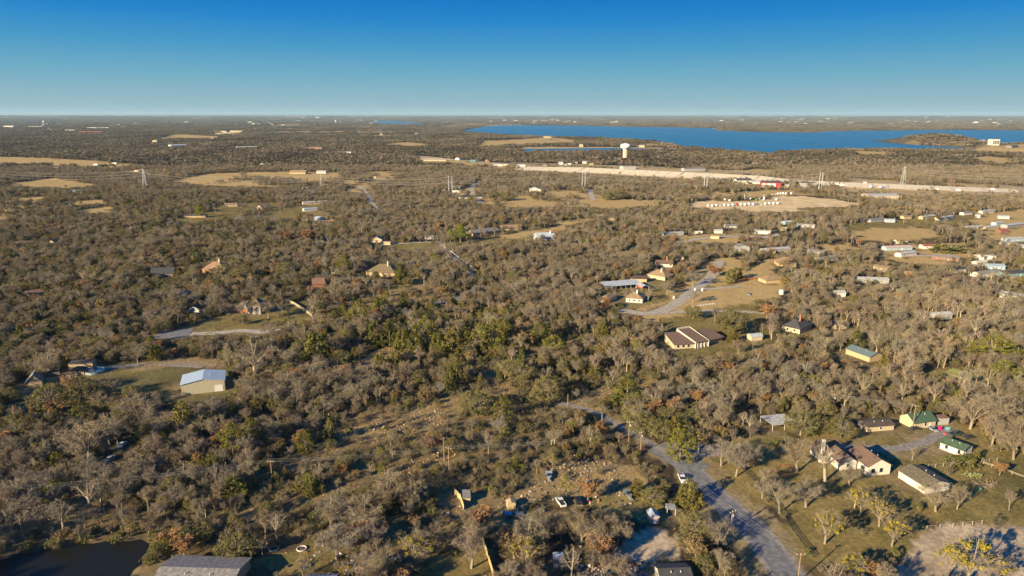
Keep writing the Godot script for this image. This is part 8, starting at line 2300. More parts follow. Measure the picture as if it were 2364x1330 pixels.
	if e.has("dl"): door_on(o, Vector3(-w * 0.5, 0, (float(e.dl[0]) - 0.5) * d), -PI / 2, e.dl[1], e.dl[2])

# ---------------------------------------------------------------- vehicles
var shape_cache := {}
func outline(a: Array) -> PackedVector2Array:
	var p := PackedVector2Array()
	for i in a.size() / 2: p.append(Vector2(a[i * 2], a[i * 2 + 1]))
	return p

func wheel_mesh(r: float) -> ArrayMesh:
	var key := "wheel%.2f" % r
	if not shape_cache.has(key):
		var b := Builder.new()
		b.tube(Vector3(-0.11, 0, 0), Vector3(0.11, 0, 0), r, r, 12, true)
		shape_cache[key] = b.mesh()
	return shape_cache[key]

func vehicle(e: Array) -> void:
	var kind: String = e[0]
	var words := {"pickup": "pickup_truck", "suv": "car", "sedan": "car", "boat": "boat", "camper": "camper_trailer", "van": "box_truck", "semi": "semi_trailer", "crane": "bucket_truck"}
	var o := thing(words[kind], e[5], String(words[kind]).replace("_", " "), Vector3(e[1], land(e[1], e[2]) + 0.03, e[2]), e[3], "vehicles and boats on the lots and roads")
	var c: Array = e[4]
	var body := paint(c[0], c[1], c[2], 0.35)
	var glass := paint(0.02, 0.028, 0.035, 0.08)
	var dark := paint(0.02, 0.02, 0.02, 0.8)
	var wheels := []
	var wr := 0.34
	if -e[2] < 500.0: landmarks.append([Vector2(e[1], e[2]), "the " + String(e[5]).split(" with ")[0].split(" parked ")[0].split(" stopped ")[0].split(" standing ")[0].split(" in ")[0].split(" half ")[0].split(" before ")[0].split(" behind ")[0].split(" at ")[0].split(" lying ")[0]])
	var b := Builder.new()
	if kind == "sedan":
		b.extrude(outline([-2.3, 0.3, 2.3, 0.3, 2.3, 0.7, 1.2, 0.9, -1.6, 0.95, -2.3, 0.85]), -0.88, 0.88, 0.03)
		part("body", b.mesh(), body, o)
		var g := Builder.new(); g.extrude(outline([-1.6, 0.93, 1.1, 0.88, 0.4, 1.36, -1.0, 1.38]), -0.95, 0.95, 0.17)
		part("windows", g.mesh(), glass, o)
		var rf := Builder.new(); rf.box(Vector3(0, 1.4, -0.32), Vector3(1.22, 0.06, 1.42)); part("roof_panel", rf.mesh(), body, o)
		wheels = [[0.8, 1.4], [-0.8, 1.4], [0.8, -1.35], [-0.8, -1.35]]
	elif kind == "suv":
		b.extrude(outline([-2.4, 0.4, 2.4, 0.4, 2.4, 0.95, 1.2, 1.1, -2.4, 1.12]), -0.95, 0.95, 0.03)
		part("body", b.mesh(), body, o)
		var g := Builder.new(); g.extrude(outline([-2.35, 1.1, 1.2, 1.08, 0.5, 1.72, -2.1, 1.76]), -1.05, 1.05, 0.16)
		part("windows", g.mesh(), glass, o)
		var rf := Builder.new(); rf.box(Vector3(0, 1.79, -0.85), Vector3(1.4, 0.07, 2.5)); part("roof_panel", rf.mesh(), body, o)
		var bp := Builder.new(); bp.box(Vector3(0, 0.55, -2.45), Vector3(1.8, 0.2, 0.16)); part("bumper", bp.mesh(), paint(0.6, 0.6, 0.6, 0.3, 0.6), o)
		for s in [-1.0, 1.0]:
			var lp := Builder.new(); lp.box(Vector3(0.78 * s, 0.95, -2.42), Vector3(0.2, 0.3, 0.06)); part("tail_lamp", lp.mesh(), paint(0.4, 0.02, 0.02, 0.3), o)
		wheels = [[0.85, 1.45], [-0.85, 1.45], [0.85, -1.45], [-0.85, -1.45]]
		wr = 0.4
	elif kind == "pickup":
		b.extrude(outline([-2.8, 0.5, 2.8, 0.5, 2.8, 1.0, 1.5, 1.15, -2.8, 1.15]), -0.98, 0.98, 0.02)
		part("body", b.mesh(), body, o)
		var bd := Builder.new(); bd.box(Vector3(0, 1.165, -1.75), Vector3(1.6, 0.03, 1.85)); part("bed", bd.mesh(), dark, o)
		for s in [-1.0, 1.0]:
			var rl := Builder.new(); rl.box(Vector3(0.9 * s, 1.22, -1.75), Vector3(0.14, 0.16, 2.1)); part("bed_rail", rl.mesh(), body, o)
		var g := Builder.new(); g.extrude(outline([-0.75, 1.12, 1.5, 1.1, 0.75, 1.78, -0.6, 1.82]), -1.06, 1.06, 0.14)
		part("windows", g.mesh(), glass, o)
		var rf := Builder.new(); rf.box(Vector3(0, 1.84, 0.08), Vector3(1.5, 0.07, 1.4)); part("roof_panel", rf.mesh(), body, o)
		wheels = [[0.88, 1.75], [-0.88, 1.75], [0.88, -1.7], [-0.88, -1.7]]
		wr = 0.42
	elif kind == "boat":
		var secs := [[-2.6, 0.95], [-1.0, 1.05], [0.8, 0.95], [1.9, 0.6], [2.7, 0.05]]
		for i in secs.size() - 1:
			var a: Array = secs[i]; var d: Array = secs[i + 1]
			for s in [-1.0, 1.0]:
				var p0 := Vector3(0, 0.45, a[0]); var p1 := Vector3(0, 0.45 + 0.08 * i, d[0])
				var q0 := Vector3(s * a[1], 1.15, a[0]); var q1 := Vector3(s * d[1], 1.2, d[0])
				if s > 0: b.quad(p0, q0, q1, p1)
				else: b.quad(p0, p1, q1, q0)
			b.quad(Vector3(-a[1], 1.12, a[0]), Vector3(a[1], 1.12, a[0]), Vector3(d[1], 1.12, d[0]), Vector3(-d[1], 1.12, d[0]))
		b.tri(Vector3(-0.95, 1.15, -2.6), Vector3(0.95, 1.15, -2.6), Vector3(0, 0.45, -2.6))
		part("hull", b.mesh(), body, o)
		var g := Builder.new(); g.extrude(outline([-0.2, 1.12, 1.0, 1.12, 0.4, 1.6, -0.1, 1.6]), -0.75, 0.75, 0.1); part("windscreen", g.mesh(), glass, o)
		var en := Builder.new(); en.box(Vector3(0, 1.1, -2.8), Vector3(0.45, 0.9, 0.45)); part("outboard_motor", en.mesh(), dark, o)
		var fr := Builder.new(); fr.box(Vector3(0, 0.38, 0.2), Vector3(1.2, 0.12, 6.0)); part("trailer_frame", fr.mesh(), paint(0.3, 0.3, 0.3), o)
		wheels = [[0.9, -0.9], [-0.9, -0.9]]
		wr = 0.3
	elif kind == "camper":
		b.extrude(outline([-3.6, 0.55, 3.3, 0.55, 3.7, 1.2, 3.3, 2.9, -3.6, 3.05]), -1.22, 1.22, 0.01)
		part("body", b.mesh(), body, o)
		for s in [-1.0, 1.0]:
			var g := Builder.new(); g.box(Vector3(1.24 * s, 1.95, 1.4), Vector3(0.05, 0.7, 1.3)); part("window", g.mesh(), glass, o)
			var st := Builder.new(); st.box(Vector3(1.235 * s, 1.1, 0), Vector3(0.04, 0.3, 6.6)); part("stripe", st.mesh(), paint(0.12, 0.14, 0.2), o)
		wheels = [[1.05, -0.4], [-1.05, -0.4], [1.05, 0.4], [-1.05, 0.4]]
	elif kind == "van" or kind == "crane":
		b.extrude(outline([1.2, 0.5, 3.2, 0.5, 3.2, 1.3, 2.5, 2.3, 1.2, 2.4]), -1.05, 1.05, 0.02)
		part("cab", b.mesh(), body, o)
		var g := Builder.new(); g.box(Vector3(0, 1.8, 2.9), Vector3(1.7, 0.7, 0.1), Basis(Vector3.RIGHT, -0.6)); part("windscreen", g.mesh(), glass, o)
		var bx := Builder.new()
		if kind == "van": bx.box(Vector3(0, 1.75, -1.1), Vector3(2.3, 2.4, 4.4))
		else: bx.box(Vector3(0, 0.95, -1.1), Vector3(2.3, 0.8, 4.4))
		part("load_box", bx.mesh(), body, o)
		if kind == "crane":
			var bm := Builder.new()
			bm.tube(Vector3(0, 1.2, -1.8), Vector3(0, 8.2, -2.6), 0.35, 0.28, 6)
			part("lower_boom", bm.mesh(), body, o)
			var b2 := Builder.new()
			b2.tube(Vector3(0.3, 8.2, -2.6), Vector3(0.3, 3.2, 4.2), 0.28, 0.22, 6)
			part("upper_boom", b2.mesh(), body, o)
			var bk := Builder.new(); bk.box(Vector3(0.3, 3.0, 4.6), Vector3(1.0, 1.1, 1.0)); part("bucket", bk.mesh(), body, o)
		wheels = [[0.95, 2.2], [-0.95, 2.2], [0.95, -2.0], [-0.95, -2.0]]
		wr = 0.45
	elif kind == "semi":
		b.box(Vector3(0, 2.6, -2.0), Vector3(2.6, 2.9, 13.0))
		part("trailer_box", b.mesh(), body, o)
		var cb := Builder.new(); cb.extrude(outline([5.2, 0.7, 8.0, 0.7, 8.0, 1.7, 7.2, 3.2, 5.2, 3.4]), -1.2, 1.2); part("cab", cb.mesh(), body, o)
		wheels = [[1.1, 7.0], [-1.1, 7.0], [1.1, 3.6], [-1.1, 3.6], [1.1, -6.5], [-1.1, -6.5], [1.1, -7.6], [-1.1, -7.6]]
		wr = 0.5
	for w in wheels:
		var p := part("wheel", wheel_mesh(wr), dark, o)
		p.position = Vector3(w[0], wr, w[1])

# ---------------------------------------------------------------- poles, pylons, lines, fences
func sag_wire(b: Builder, p: Vector3, q: Vector3, r: float, drop: float, n := 10) -> void:
	var last := p
	for i in n:
		var f := (i + 1.0) / n
		var at := p.lerp(q, f) - Vector3(0, drop * 4.0 * f * (1.0 - f), 0)
		b.tube(last, at, r, r, 4)
		last = at

const POLE_WORDS := ["among the scrub at lower left of centre", "taller of the close pair in the scrub", "nearer of the close pair in the scrub", "beside the gravel track above the junction", "at the road junction", "short brown one by the gravel track end", "by the steel gate", "leaning at the near road edge", "before the green-roofed cream house", "with cluster of hardware in the dark trees", "left of the garden rows", "right of the garden rows", "near the dark porch house", "beside the lawn of the porch house", "in the dark woods by the lane", "by the long white mobile home", "in front of the cedar clump on the right", "beyond the left edge", "beyond the bottom edge by the road"]

const POLE_SHORT := ["in the left scrub", "taller of the pair", "nearer of the pair", "by the track", "at the junction", "short one", "by the gate", "leaning one", "before the cream house", "in dark trees", "left of the garden", "right of the garden", "by the porch house"]
func poles_and_lines() -> void:
	var wood := paint(0.27, 0.18, 0.12)
	var tops := []
	for i in POLES.size():
		var p: Array = POLES[i]
		var o := thing("utility_pole", "wooden utility pole " + POLE_WORDS[i], "utility pole", Vector3(p[0], 0, p[1]), 0.6 * sin(i * 2.1), "wooden utility poles")
		var b := Builder.new()
		b.tube(Vector3(0, -0.3, 0), Vector3(0, p[2], 0), 0.2, 0.13, 8, true)
		part("pole", b.mesh(), wood, o)
		if p[2] > 6.0:
			var c := Builder.new(); c.box(Vector3(0, p[2] - 0.5, 0.16), Vector3(2.4, 0.14, 0.12)); part("crossarm", c.mesh(), wood, o)
			for s in [-1.0, 0.0, 1.0]:
				var n := Builder.new(); n.lathe([[0.07, 0], [0.1, 0.12], [0.05, 0.28], [0.0, 0.3]], 8, Vector3(1.05 * s, p[2] - 0.43, 0.16)); part("insulator", n.mesh(), paint(0.6, 0.6, 0.58, 0.3), o)
		if i in [3, 4, 7, 9]:
			var t := Builder.new(); t.lathe([[0.0, 0], [0.28, 0.02], [0.3, 0.9], [0.0, 0.98]], 10, Vector3(0.45, p[2] - 2.3, 0)); part("transformer", t.mesh(), paint(0.42, 0.43, 0.44, 0.5), o)
		tops.append(Vector3(p[0], p[2] - 0.1, p[1]))
		if i < 13: landmarks.append([Vector2(p[0], p[1]), "the utility pole " + POLE_SHORT[i]])
	var wire_mat := paint(0.32, 0.31, 0.29, 0.5)
	for s in SPANS:
		var a: Vector3 = tops[s[0]]
		var b: Vector3 = tops[s[1]]
		var o := thing("power_line", "thin wires between the pole %s and the next" % ((POLE_SHORT + ["", "", "", "", "beyond the left edge"])[s[0]] + (" branching off" if s[0] == 3 else "")), "power line", Vector3.ZERO, 0.0, "wires between the utility poles")
		var side := (b - a).cross(Vector3.UP).normalized()
		for k in 3:
			var m := Builder.new()
			sag_wire(m, a + side * (k - 1) * 1.05, b + side * (k - 1) * 1.05, 0.021, a.distance_to(b) * 0.018, 14)
			part("wire", m.mesh(), wire_mat, o)

func pylons() -> void:
	var steel := paint(0.50, 0.53, 0.56, 0.5, 0.2)
	var order := [7, 0, 1, 2, 3, 4, 5, 6, 8]
	var words := ["beyond the left edge", "grey lattice pylon left of the wide gold field", "single steel pole pylon at the right end of the gold field", "pale twin-pole pylon beside the teal house", "twin-pole pylon above the gold hillside", "twin-pole pylon in the bare highway trees", "twin-pole pylon beside the long trailers", "lattice pylon in front of the far right woods", "beyond the right edge"]
	var last := []
	for k in order.size():
		var t: Array = TOWERS[order[k]]
		var h: float = t[3]
		var o := thing("transmission_tower", words[k] if k in range(1, 8) else "steel lattice pylon " + words[k], "pylon", Vector3(t[0], 0, t[1]), 0.3, "transmission towers of the high voltage line")
		landmarks.append([Vector2(t[0], t[1]), "the " + words[k].split(" left of")[0].split(" at the")[0].split(" in front")[0] if k in range(1, 8) else "the edge pylon"])
		if t[2] == "lattice":
			for s in 4:
				var b := Builder.new()
				var u := Vector3(3.2 if s & 1 else -3.2, 0, 3.2 if s & 2 else -3.2)
				b.tube(u, u * 0.22 + Vector3(0, h, 0), 0.3, 0.2, 5)
				part("leg", b.mesh(), steel, o)
			var br := Builder.new()
			for i in 9:
				var y0 := h * i / 9.0
				var y1 := h * (i + 1) / 9.0
				var k0 := 3.2 * lerpf(1.0, 0.22, i / 9.0)
				var k1 := 3.2 * lerpf(1.0, 0.22, (i + 1) / 9.0)
				for s in [-1.0, 1.0]:
					br.tube(Vector3(-k0, y0, s * k0), Vector3(k1, y1, s * k1), 0.12, 0.12, 4)
					br.tube(Vector3(k0, y0, s * k0), Vector3(-k1, y1, s * k1), 0.12, 0.12, 4)
					br.tube(Vector3(s * k0, y0, -k0), Vector3(s * k1, y1, k1), 0.12, 0.12, 4)
			part("bracing", br.mesh(), steel, o)
		else:
			for s in ([-1.0, 1.0] if t[2] == "double" else [0.0]):
				var b := Builder.new()
				b.tube(Vector3(s * 2.6, -0.5, 0), Vector3(s * 2.6, h, 0), 0.62, 0.3, 8, true)
				part("mast", b.mesh(), steel, o)
		var pts := []
		for i in 3:
			var b := Builder.new()
			var y := h * (0.95 - 0.14 * i)
			b.tube(Vector3(-5.0, y, 0), Vector3(5.0, y, 0), 0.2, 0.2, 5)
			part("crossarm", b.mesh(), steel, o)
			pts.append(o.transform * Vector3(-4.8, y - 0.8, 0)); pts.append(o.transform * Vector3(4.8, y - 0.8, 0))
		if not last.is_empty():
			var l := thing("transmission_line", "high voltage wires running to the %s" % ((words[k].split(" left of")[0].split(" at the")[0].split(" in front")[0]) if k in range(1, 8) else "pylon " + words[k]), "power line", Vector3.ZERO, 0.0, "wires between the transmission towers")
			for i in 6:
				var m := Builder.new()
				sag_wire(m, last[i], pts[i], 0.055, last[i].distance_to(pts[i]) * 0.025, 14)
				part("wire", m.mesh(), paint(0.45, 0.43, 0.4, 0.4), l)
		last = pts

func fences() -> void:
	for f in FENCES:
		var pts: Array = f[2]
		var o := thing(f[0], f[1], String(f[0]).replace("_", " "), Vector3.ZERO, 0.0, "fences and gates")
		var c: Array = f[4]
		var mat := paint(c[0], c[1], c[2])
		var mid: Array = pts[pts.size() / 2]
		landmarks.append([Vector2(mid[0], mid[1]), "the " + String(f[1]).split(" along ")[0].split(" beside ")[0].split(" behind ")[0].split(" above ")[0].split(" across ")[0].split(" branching ")[0].split(" curving ")[0].split(" running ")[0].split(" on the ")[0].split(" of the ")[0]])
		var h: float = f[3]
		for i in pts.size() - 1:
			var a := Vector3(pts[i][0], 0, pts[i][1])
			var b := Vector3(pts[i + 1][0], 0, pts[i + 1][1])
			var n := maxi(1, int(round(a.distance_to(b) / float(f[5]))))
			var d := (b - a).normalized()
			var q := Basis(d, Vector3.UP, d.cross(Vector3.UP))
			for k in n:
				var p := a.lerp(b, float(k) / n)
				var e := a.lerp(b, (k + 1.0) / n)
				var m := Builder.new()
				var tall := h * (1.0 + 0.06 * noise_a.get_noise_2d(p.x * 5.0, p.z * 5.0))
				m.box(p + Vector3(0, tall * 0.5, 0), Vector3(0.13, tall, 0.13), q)
				part("post", m.mesh(), mat, o)
				if int(f[6]) > 0:
					for r in int(f[6]):
						var rl := Builder.new()
						var y := h * (0.9 - 0.3 * r)
						rl.box((p + e) * 0.5 + Vector3(0, y, 0), Vector3(p.distance_to(e) - 0.14, 0.05 if f[0] == "wire_fence" else 0.13, 0.04), q)
						part("rail", rl.mesh(), mat, o)
				else:
					var pn := Builder.new()
					for s in 8:
						var g := p.lerp(e, (s + 0.5) / 8.0)
						var hh := h * rng.randf_range(0.92, 1.0)
						pn.box(g + Vector3(0, hh * 0.5, 0) + d.cross(Vector3.UP) * 0.09, Vector3(p.distance_to(e) / 8.3, hh, 0.025), q)
					part("board_panel", pn.mesh(), mat, o)

# ---------------------------------------------------------------- single things
func v3(a: Array) -> Vector3:
	return Vector3(a[0], land(a[0], a[1]), a[1])

func smooth_min(a: float, b: float, k: float) -> float:
	var h := clampf(0.5 + 0.5 * (b - a) / k, 0.0, 1.0)
	return lerpf(b, a, h) - k * h * (1.0 - h)

func person_at(at: Vector3) -> void:
	var bones := [    # from, to, radius, radius, colour
		[Vector3(0, 1.5, 0), Vector3(0, 1.62, 0.02), 0.085, 0.095, Color(0.12, 0.07, 0.04)], [Vector3(0, 1.38, 0), Vector3(0, 1.5, 0), 0.055, 0.055, Color(0.42, 0.25, 0.17)],
		[Vector3(-0.14, 1.34, 0), Vector3(0.14, 1.34, 0), 0.09, 0.09, Color(0.62, 0.06, 0.16)], [Vector3(0, 1.3, 0), Vector3(0, 0.98, 0), 0.15, 0.13, Color(0.62, 0.06, 0.16)], [Vector3(-0.07, 0.9, 0), Vector3(0.07, 0.9, 0), 0.12, 0.12, Color(0.6, 0.5, 0.42)],
		[Vector3(-0.1, 0.88, 0), Vector3(-0.11, 0.48, 0.03), 0.095, 0.065, Color(0.6, 0.5, 0.42)], [Vector3(-0.11, 0.48, 0.03), Vector3(-0.11, 0.08, 0), 0.062, 0.045, Color(0.6, 0.5, 0.42)],
		[Vector3(0.1, 0.88, 0), Vector3(0.12, 0.48, 0.05), 0.095, 0.065, Color(0.6, 0.5, 0.42)], [Vector3(0.12, 0.48, 0.05), Vector3(0.12, 0.08, 0), 0.062, 0.045, Color(0.6, 0.5, 0.42)],
		[Vector3(-0.11, 0.05, 0), Vector3(-0.12, 0.04, 0.15), 0.045, 0.035, Color(0.1, 0.1, 0.1)], [Vector3(0.12, 0.05, 0), Vector3(0.13, 0.04, 0.15), 0.045, 0.035, Color(0.1, 0.1, 0.1)],
		[Vector3(-0.2, 1.34, 0), Vector3(-0.27, 1.06, 0), 0.055, 0.045, Color(0.62, 0.06, 0.16)], [Vector3(-0.27, 1.06, 0), Vector3(-0.25, 0.82, 0.08), 0.042, 0.032, Color(0.42, 0.25, 0.17)],
		[Vector3(0.2, 1.34, 0), Vector3(0.27, 1.06, 0), 0.055, 0.045, Color(0.62, 0.06, 0.16)], [Vector3(0.27, 1.06, 0), Vector3(0.25, 0.82, 0.08), 0.042, 0.032, Color(0.42, 0.25, 0.17)]]
	for s in [-1.0, 1.0]:
		for f in 4: bones.append([Vector3(0.25 * s, 0.8, 0.08), Vector3(0.25 * s + (f - 1.5) * 0.012, 0.7 - 0.01 * absf(f - 1.3), 0.1 + (f - 1.5) * 0.018), 0.018, 0.009, Color(0.42, 0.25, 0.17)])
		bones.append([Vector3(0.24 * s, 0.81, 0.09), Vector3(0.21 * s, 0.74, 0.13), 0.016, 0.01, Color(0.42, 0.25, 0.17)])
	var cell := 0.028
	var nx := 26; var ny := 63; var nz := 16
	var org := Vector3(-0.36, -0.02, -0.2)
	var val := PackedFloat32Array(); val.resize(nx * ny * nz)
	var who := PackedByteArray(); who.resize(nx * ny * nz)
	for y in ny:
		for z in nz:
			for x in nx:
				var p := org + Vector3(x, y, z) * cell
				var best := 9.0
				var near := 9.0
				var id := 0
				for i in bones.size():
					var b: Array = bones[i]
					var ab: Vector3 = b[1] - b[0]
					var t := clampf((p - b[0]).dot(ab) / ab.length_squared(), 0.0, 1.0)
					var dist: float = (p - (b[0] + ab * t)).length() - lerpf(b[2], b[3], t)
					if dist < near:
						near = dist; id = i
					best = smooth_min(best, dist, 0.03) if dist < 0.3 else best
				val[(y * nz + z) * nx + x] = best
				who[(y * nz + z) * nx + x] = id
	var vert := {}
	var col := {}
	var corner := [[0, 0, 0], [1, 0, 0], [0, 1, 0], [1, 1, 0], [0, 0, 1], [1, 0, 1], [0, 1, 1], [1, 1, 1]]
	var edges := [[0, 1], [2, 3], [4, 5], [6, 7], [0, 2], [1, 3], [4, 6], [5, 7], [0, 4], [1, 5], [2, 6], [3, 7]]
	for y in ny - 1:
		for z in nz - 1:
			for x in nx - 1:
				var s := []
				for c in corner: s.append(val[((y + c[1]) * nz + z + c[2]) * nx + x + c[0]])
				var sum := Vector3.ZERO
				var n := 0
				for e in edges:
					var a: float = s[e[0]]; var b: float = s[e[1]]
					if (a < 0.0) != (b < 0.0):
						var f := a / (a - b)
						var ca: Array = corner[e[0]]; var cb: Array = corner[e[1]]
						sum += Vector3(ca[0], ca[1], ca[2]).lerp(Vector3(cb[0], cb[1], cb[2]), f); n += 1
				if n:
					vert[Vector3i(x, y, z)] = org + (Vector3(x, y, z) + sum / n) * cell
					col[Vector3i(x, y, z)] = bones[who[(y * nz + z) * nx + x]][4]
	var b := Builder.new(); b.tinted = true
	for key in vert:
		var k: Vector3i = key
		for ax in 3:
			var d := Vector3i(1 if ax == 0 else 0, 1 if ax == 1 else 0, 1 if ax == 2 else 0)
			var e := Vector3i(0, 1, 0) if ax == 0 else Vector3i(0, 0, 1) if ax == 1 else Vector3i(1, 0, 0)
			var f := Vector3i(0, 0, 1) if ax == 0 else Vector3i(1, 0, 0) if ax == 1 else Vector3i(0, 1, 0)
			var va := val[(k.y * nz + k.z) * nx + k.x]
			var w := k + d
			if w.x >= nx or w.y >= ny or w.z >= nz: continue
			var vb := val[(w.y * nz + w.z) * nx + w.x]
			if (va < 0.0) == (vb < 0.0): continue
			if not (vert.has(k - e) and vert.has(k - f) and vert.has(k - e - f)): continue
			b.col = col[k]
			if va < 0.0: b.quad(vert[k - e - f], vert[k - f], vert[k], vert[k - e])
			else: b.quad(vert[k - e - f], vert[k - e], vert[k], vert[k - f])
	var o := thing("person", "person in a pink top and pale trousers beside the black vehicle", "person", at, 2.6)
	part("body", b.mesh(), plain_tint(0.8), o)

func single_things() -> void:
	var white := paint(0.78, 0.75, 0.70, 0.6)
	# water tower
	var o := thing("water_tower", "white bulb water tower on a pale fluted pedestal by the lake", "water tower", v3(MISC.tower), 0.0)
	landmarks.append([Vector2(MISC.tower[0], MISC.tower[1]), "the water tower"])
	var b := Builder.new(); b.lathe([[7.0, -1], [6.6, 4], [6.2, 26], [6.6, 29]], 28); part("pedestal", b.mesh(), paint(0.62, 0.52, 0.38), o)
	b = Builder.new()
	for i in 28:
		var a := TAU * i / 28.0
		b.box(Vector3(cos(a) * 6.55, 14, sin(a) * 6.55), Vector3(0.35, 28, 0.5), Basis(Vector3.UP, -a))
	part("flutes", b.mesh(), paint(0.62, 0.52, 0.38), o)
	b = Builder.new(); b.lathe([[6.6, 29], [8.5, 31.5], [12.5, 34.5], [14.2, 37.0], [14.4, 40.0], [13.6, 42.5], [11.0, 44.6], [6.0, 45.9], [0.0, 46.3]], 32); part("tank", b.mesh(), white, o)
	b = Builder.new(); b.lathe([[1.0, 46.0], [1.0, 47.4], [0.0, 47.6]], 10); part("hatch", b.mesh(), white, o)
	for i in 2:
		var t := thing("water_tower", ["tiny white water tower on legs in the distant left town", "tiny white water tower left of the far lake arm"][i], "water tower", v3(MISC.ftower[i]), 0.0)
		b = Builder.new(); b.lathe([[0.0, 28], [11, 33], [13, 40], [11, 46], [0, 50]], 16); part("tank", b.mesh(), white, t)
		for k in 4:
			b = Builder.new(); b.tube(Vector3(9 * cos(k * PI / 2), 0, 9 * sin(k * PI / 2)), Vector3(6 * cos(k * PI / 2), 33, 6 * sin(k * PI / 2)), 1.6, 1.4, 5); part("leg", b.mesh(), white, t)
	# pool
	o = thing("swimming_pool", "round above-ground pool with teal water beside the tan mobile home", "pool", v3(MISC.pool), 0.0)
	b = Builder.new(); b.lathe([[4.3, 0], [4.35, 1.25], [4.15, 1.25], [4.15, 0.9]], 30); part("pool_wall", b.mesh(), paint(0.28, 0.36, 0.38), o)
	b = Builder.new(); b.lathe([[4.2, 1.0], [0.0, 1.0]], 30); part("water", b.mesh(), paint(0.06, 0.20, 0.22, 0.1), o)
	landmarks.append([Vector2(MISC.pool[0], MISC.pool[1]), "the round pool"])
	# round pen
	o = thing("round_pen", "rusty ring pen on the lawn left of the cottage", "pen", v3(MISC.ring), 0.0)
	b = Builder.new()
	for i in 26:
		var a := TAU * i / 26.0; var c := TAU * (i + 1) / 26.0
		for y in [0.5, 1.0]: b.tube(Vector3(cos(a) * 3.3, y, sin(a) * 3.3), Vector3(cos(c) * 3.3, y, sin(c) * 3.3), 0.06, 0.06, 4)
	part("rails", b.mesh(), paint(0.30, 0.10, 0.05), o)
	for i in 13:
		var a := TAU * i / 13.0
		b = Builder.new(); b.tube(Vector3(cos(a) * 3.3, -0.1, sin(a) * 3.3), Vector3(cos(a) * 3.3, 1.1, sin(a) * 3.3), 0.05, 0.05, 5); part("post", b.mesh(), paint(0.30, 0.10, 0.05), o)
	landmarks.append([Vector2(MISC.ring[0], MISC.ring[1]), "the rusty ring pen"])
	for i in 2:
		var t := thing("ring_bed", ["white ringed flower bed on shaded grass, left of two", "white ringed flower bed on shaded grass, right of two"][i], "flower bed", v3(MISC.tyres[i]), 0.0, "ring beds")
		b = Builder.new()
		for k in 20:
			var a := TAU * k / 20.0; var c := TAU * (k + 1) / 20.0
			b.tube(Vector3(cos(a) * 1.3, 0.18, sin(a) * 1.3), Vector3(cos(c) * 1.3, 0.18, sin(c) * 1.3), 0.2, 0.2, 6)
		part("rim", b.mesh(), paint(0.55, 0.53, 0.48), t)
		b = Builder.new(); b.lathe([[1.2, 0.12], [0.0, 0.22]], 16); part("soil", b.mesh(), paint(0.10, 0.07, 0.05), t)
	person_at(v3(MISC.person))
	var spots := ["left of the drive mouth", "right of the drive mouth", "at the street bend"]
	for i in 3:
		var t := thing("gate_pillar", "white masonry pillar " + spots[i], "pillar", v3(MISC.pillars[i]), 0.0, "white drive pillars")
		b = Builder.new(); b.box(Vector3(0, 0.9, 0), Vector3(0.8, 1.9, 0.8)); part("shaft", b.mesh(), white, t)
		b = Builder.new(); b.box(Vector3(0, 1.95, 0), Vector3(1.0, 0.2, 1.0)); part("cap", b.mesh(), white, t)
	rng.seed = 77
	for i in 3:
		var t := thing("prickly_pear", "spreading pale green prickly pear clump, %s of three by the brush pile" % ["left", "middle", "right"][i], "cactus", v3(MISC.cactus[i]), i * 1.3, "prickly pears")
		b = Builder.new()
		for k in 26:
			var p := Vector3(rng.randf_range(-1.1, 1.1), rng.randf_range(0.1, 1.3), rng.randf_range(-1.1, 1.1))
			b.lathe([[0.0, -0.24], [0.16, -0.1], [0.2, 0.08], [0.1, 0.24], [0.0, 0.27]], 7, p)
		part("pads", b.mesh(), paint(0.22, 0.24, 0.09), t)
	o = thing("brush_pile", "heap of cut grey branches with a turquoise drum", "brush pile", v3(MISC.brush), 0.2)
	for k in 60:
		b = Builder.new()
		var p := Vector3(rng.randf_range(-3, 3), rng.randf_range(0.1, 1.0), rng.randf_range(-1.5, 1.5))
		var q := p + Vector3(rng.randf_range(-1, 1), rng.randf_range(-0.3, 0.4), rng.randf_range(-0.6, 0.6)).normalized() * rng.randf_range(1.2, 2.6)
		q.y = maxf(q.y, 0.05)
		b.tube(p, q, 0.06, 0.03, 4); part("branch", b.mesh(), paint(0.30, 0.24, 0.18), o)
	o = thing("drum", "turquoise drum lying on the brush pile", "drum", v3(MISC.tank) + Vector3(-1.2, 0, 1.4), 0.5)
	b = Builder.new(); b.lathe([[0.0, 0], [0.42, 0], [0.45, 0.4], [0.42, 0.95], [0.0, 0.97]], 14); part("shell", b.mesh(), paint(0.16, 0.42, 0.36, 0.4), o)
	b = Builder.new(); b.lathe([[0.1, 0.97], [0.1, 1.04], [0.0, 1.04]], 8); part("bung", b.mesh(), paint(0.1, 0.1, 0.1), o)
	var toy := ["bright pink play house on the gravel drive", "turquoise paddling pool on the gravel drive", "red toy cart on the gravel drive"]
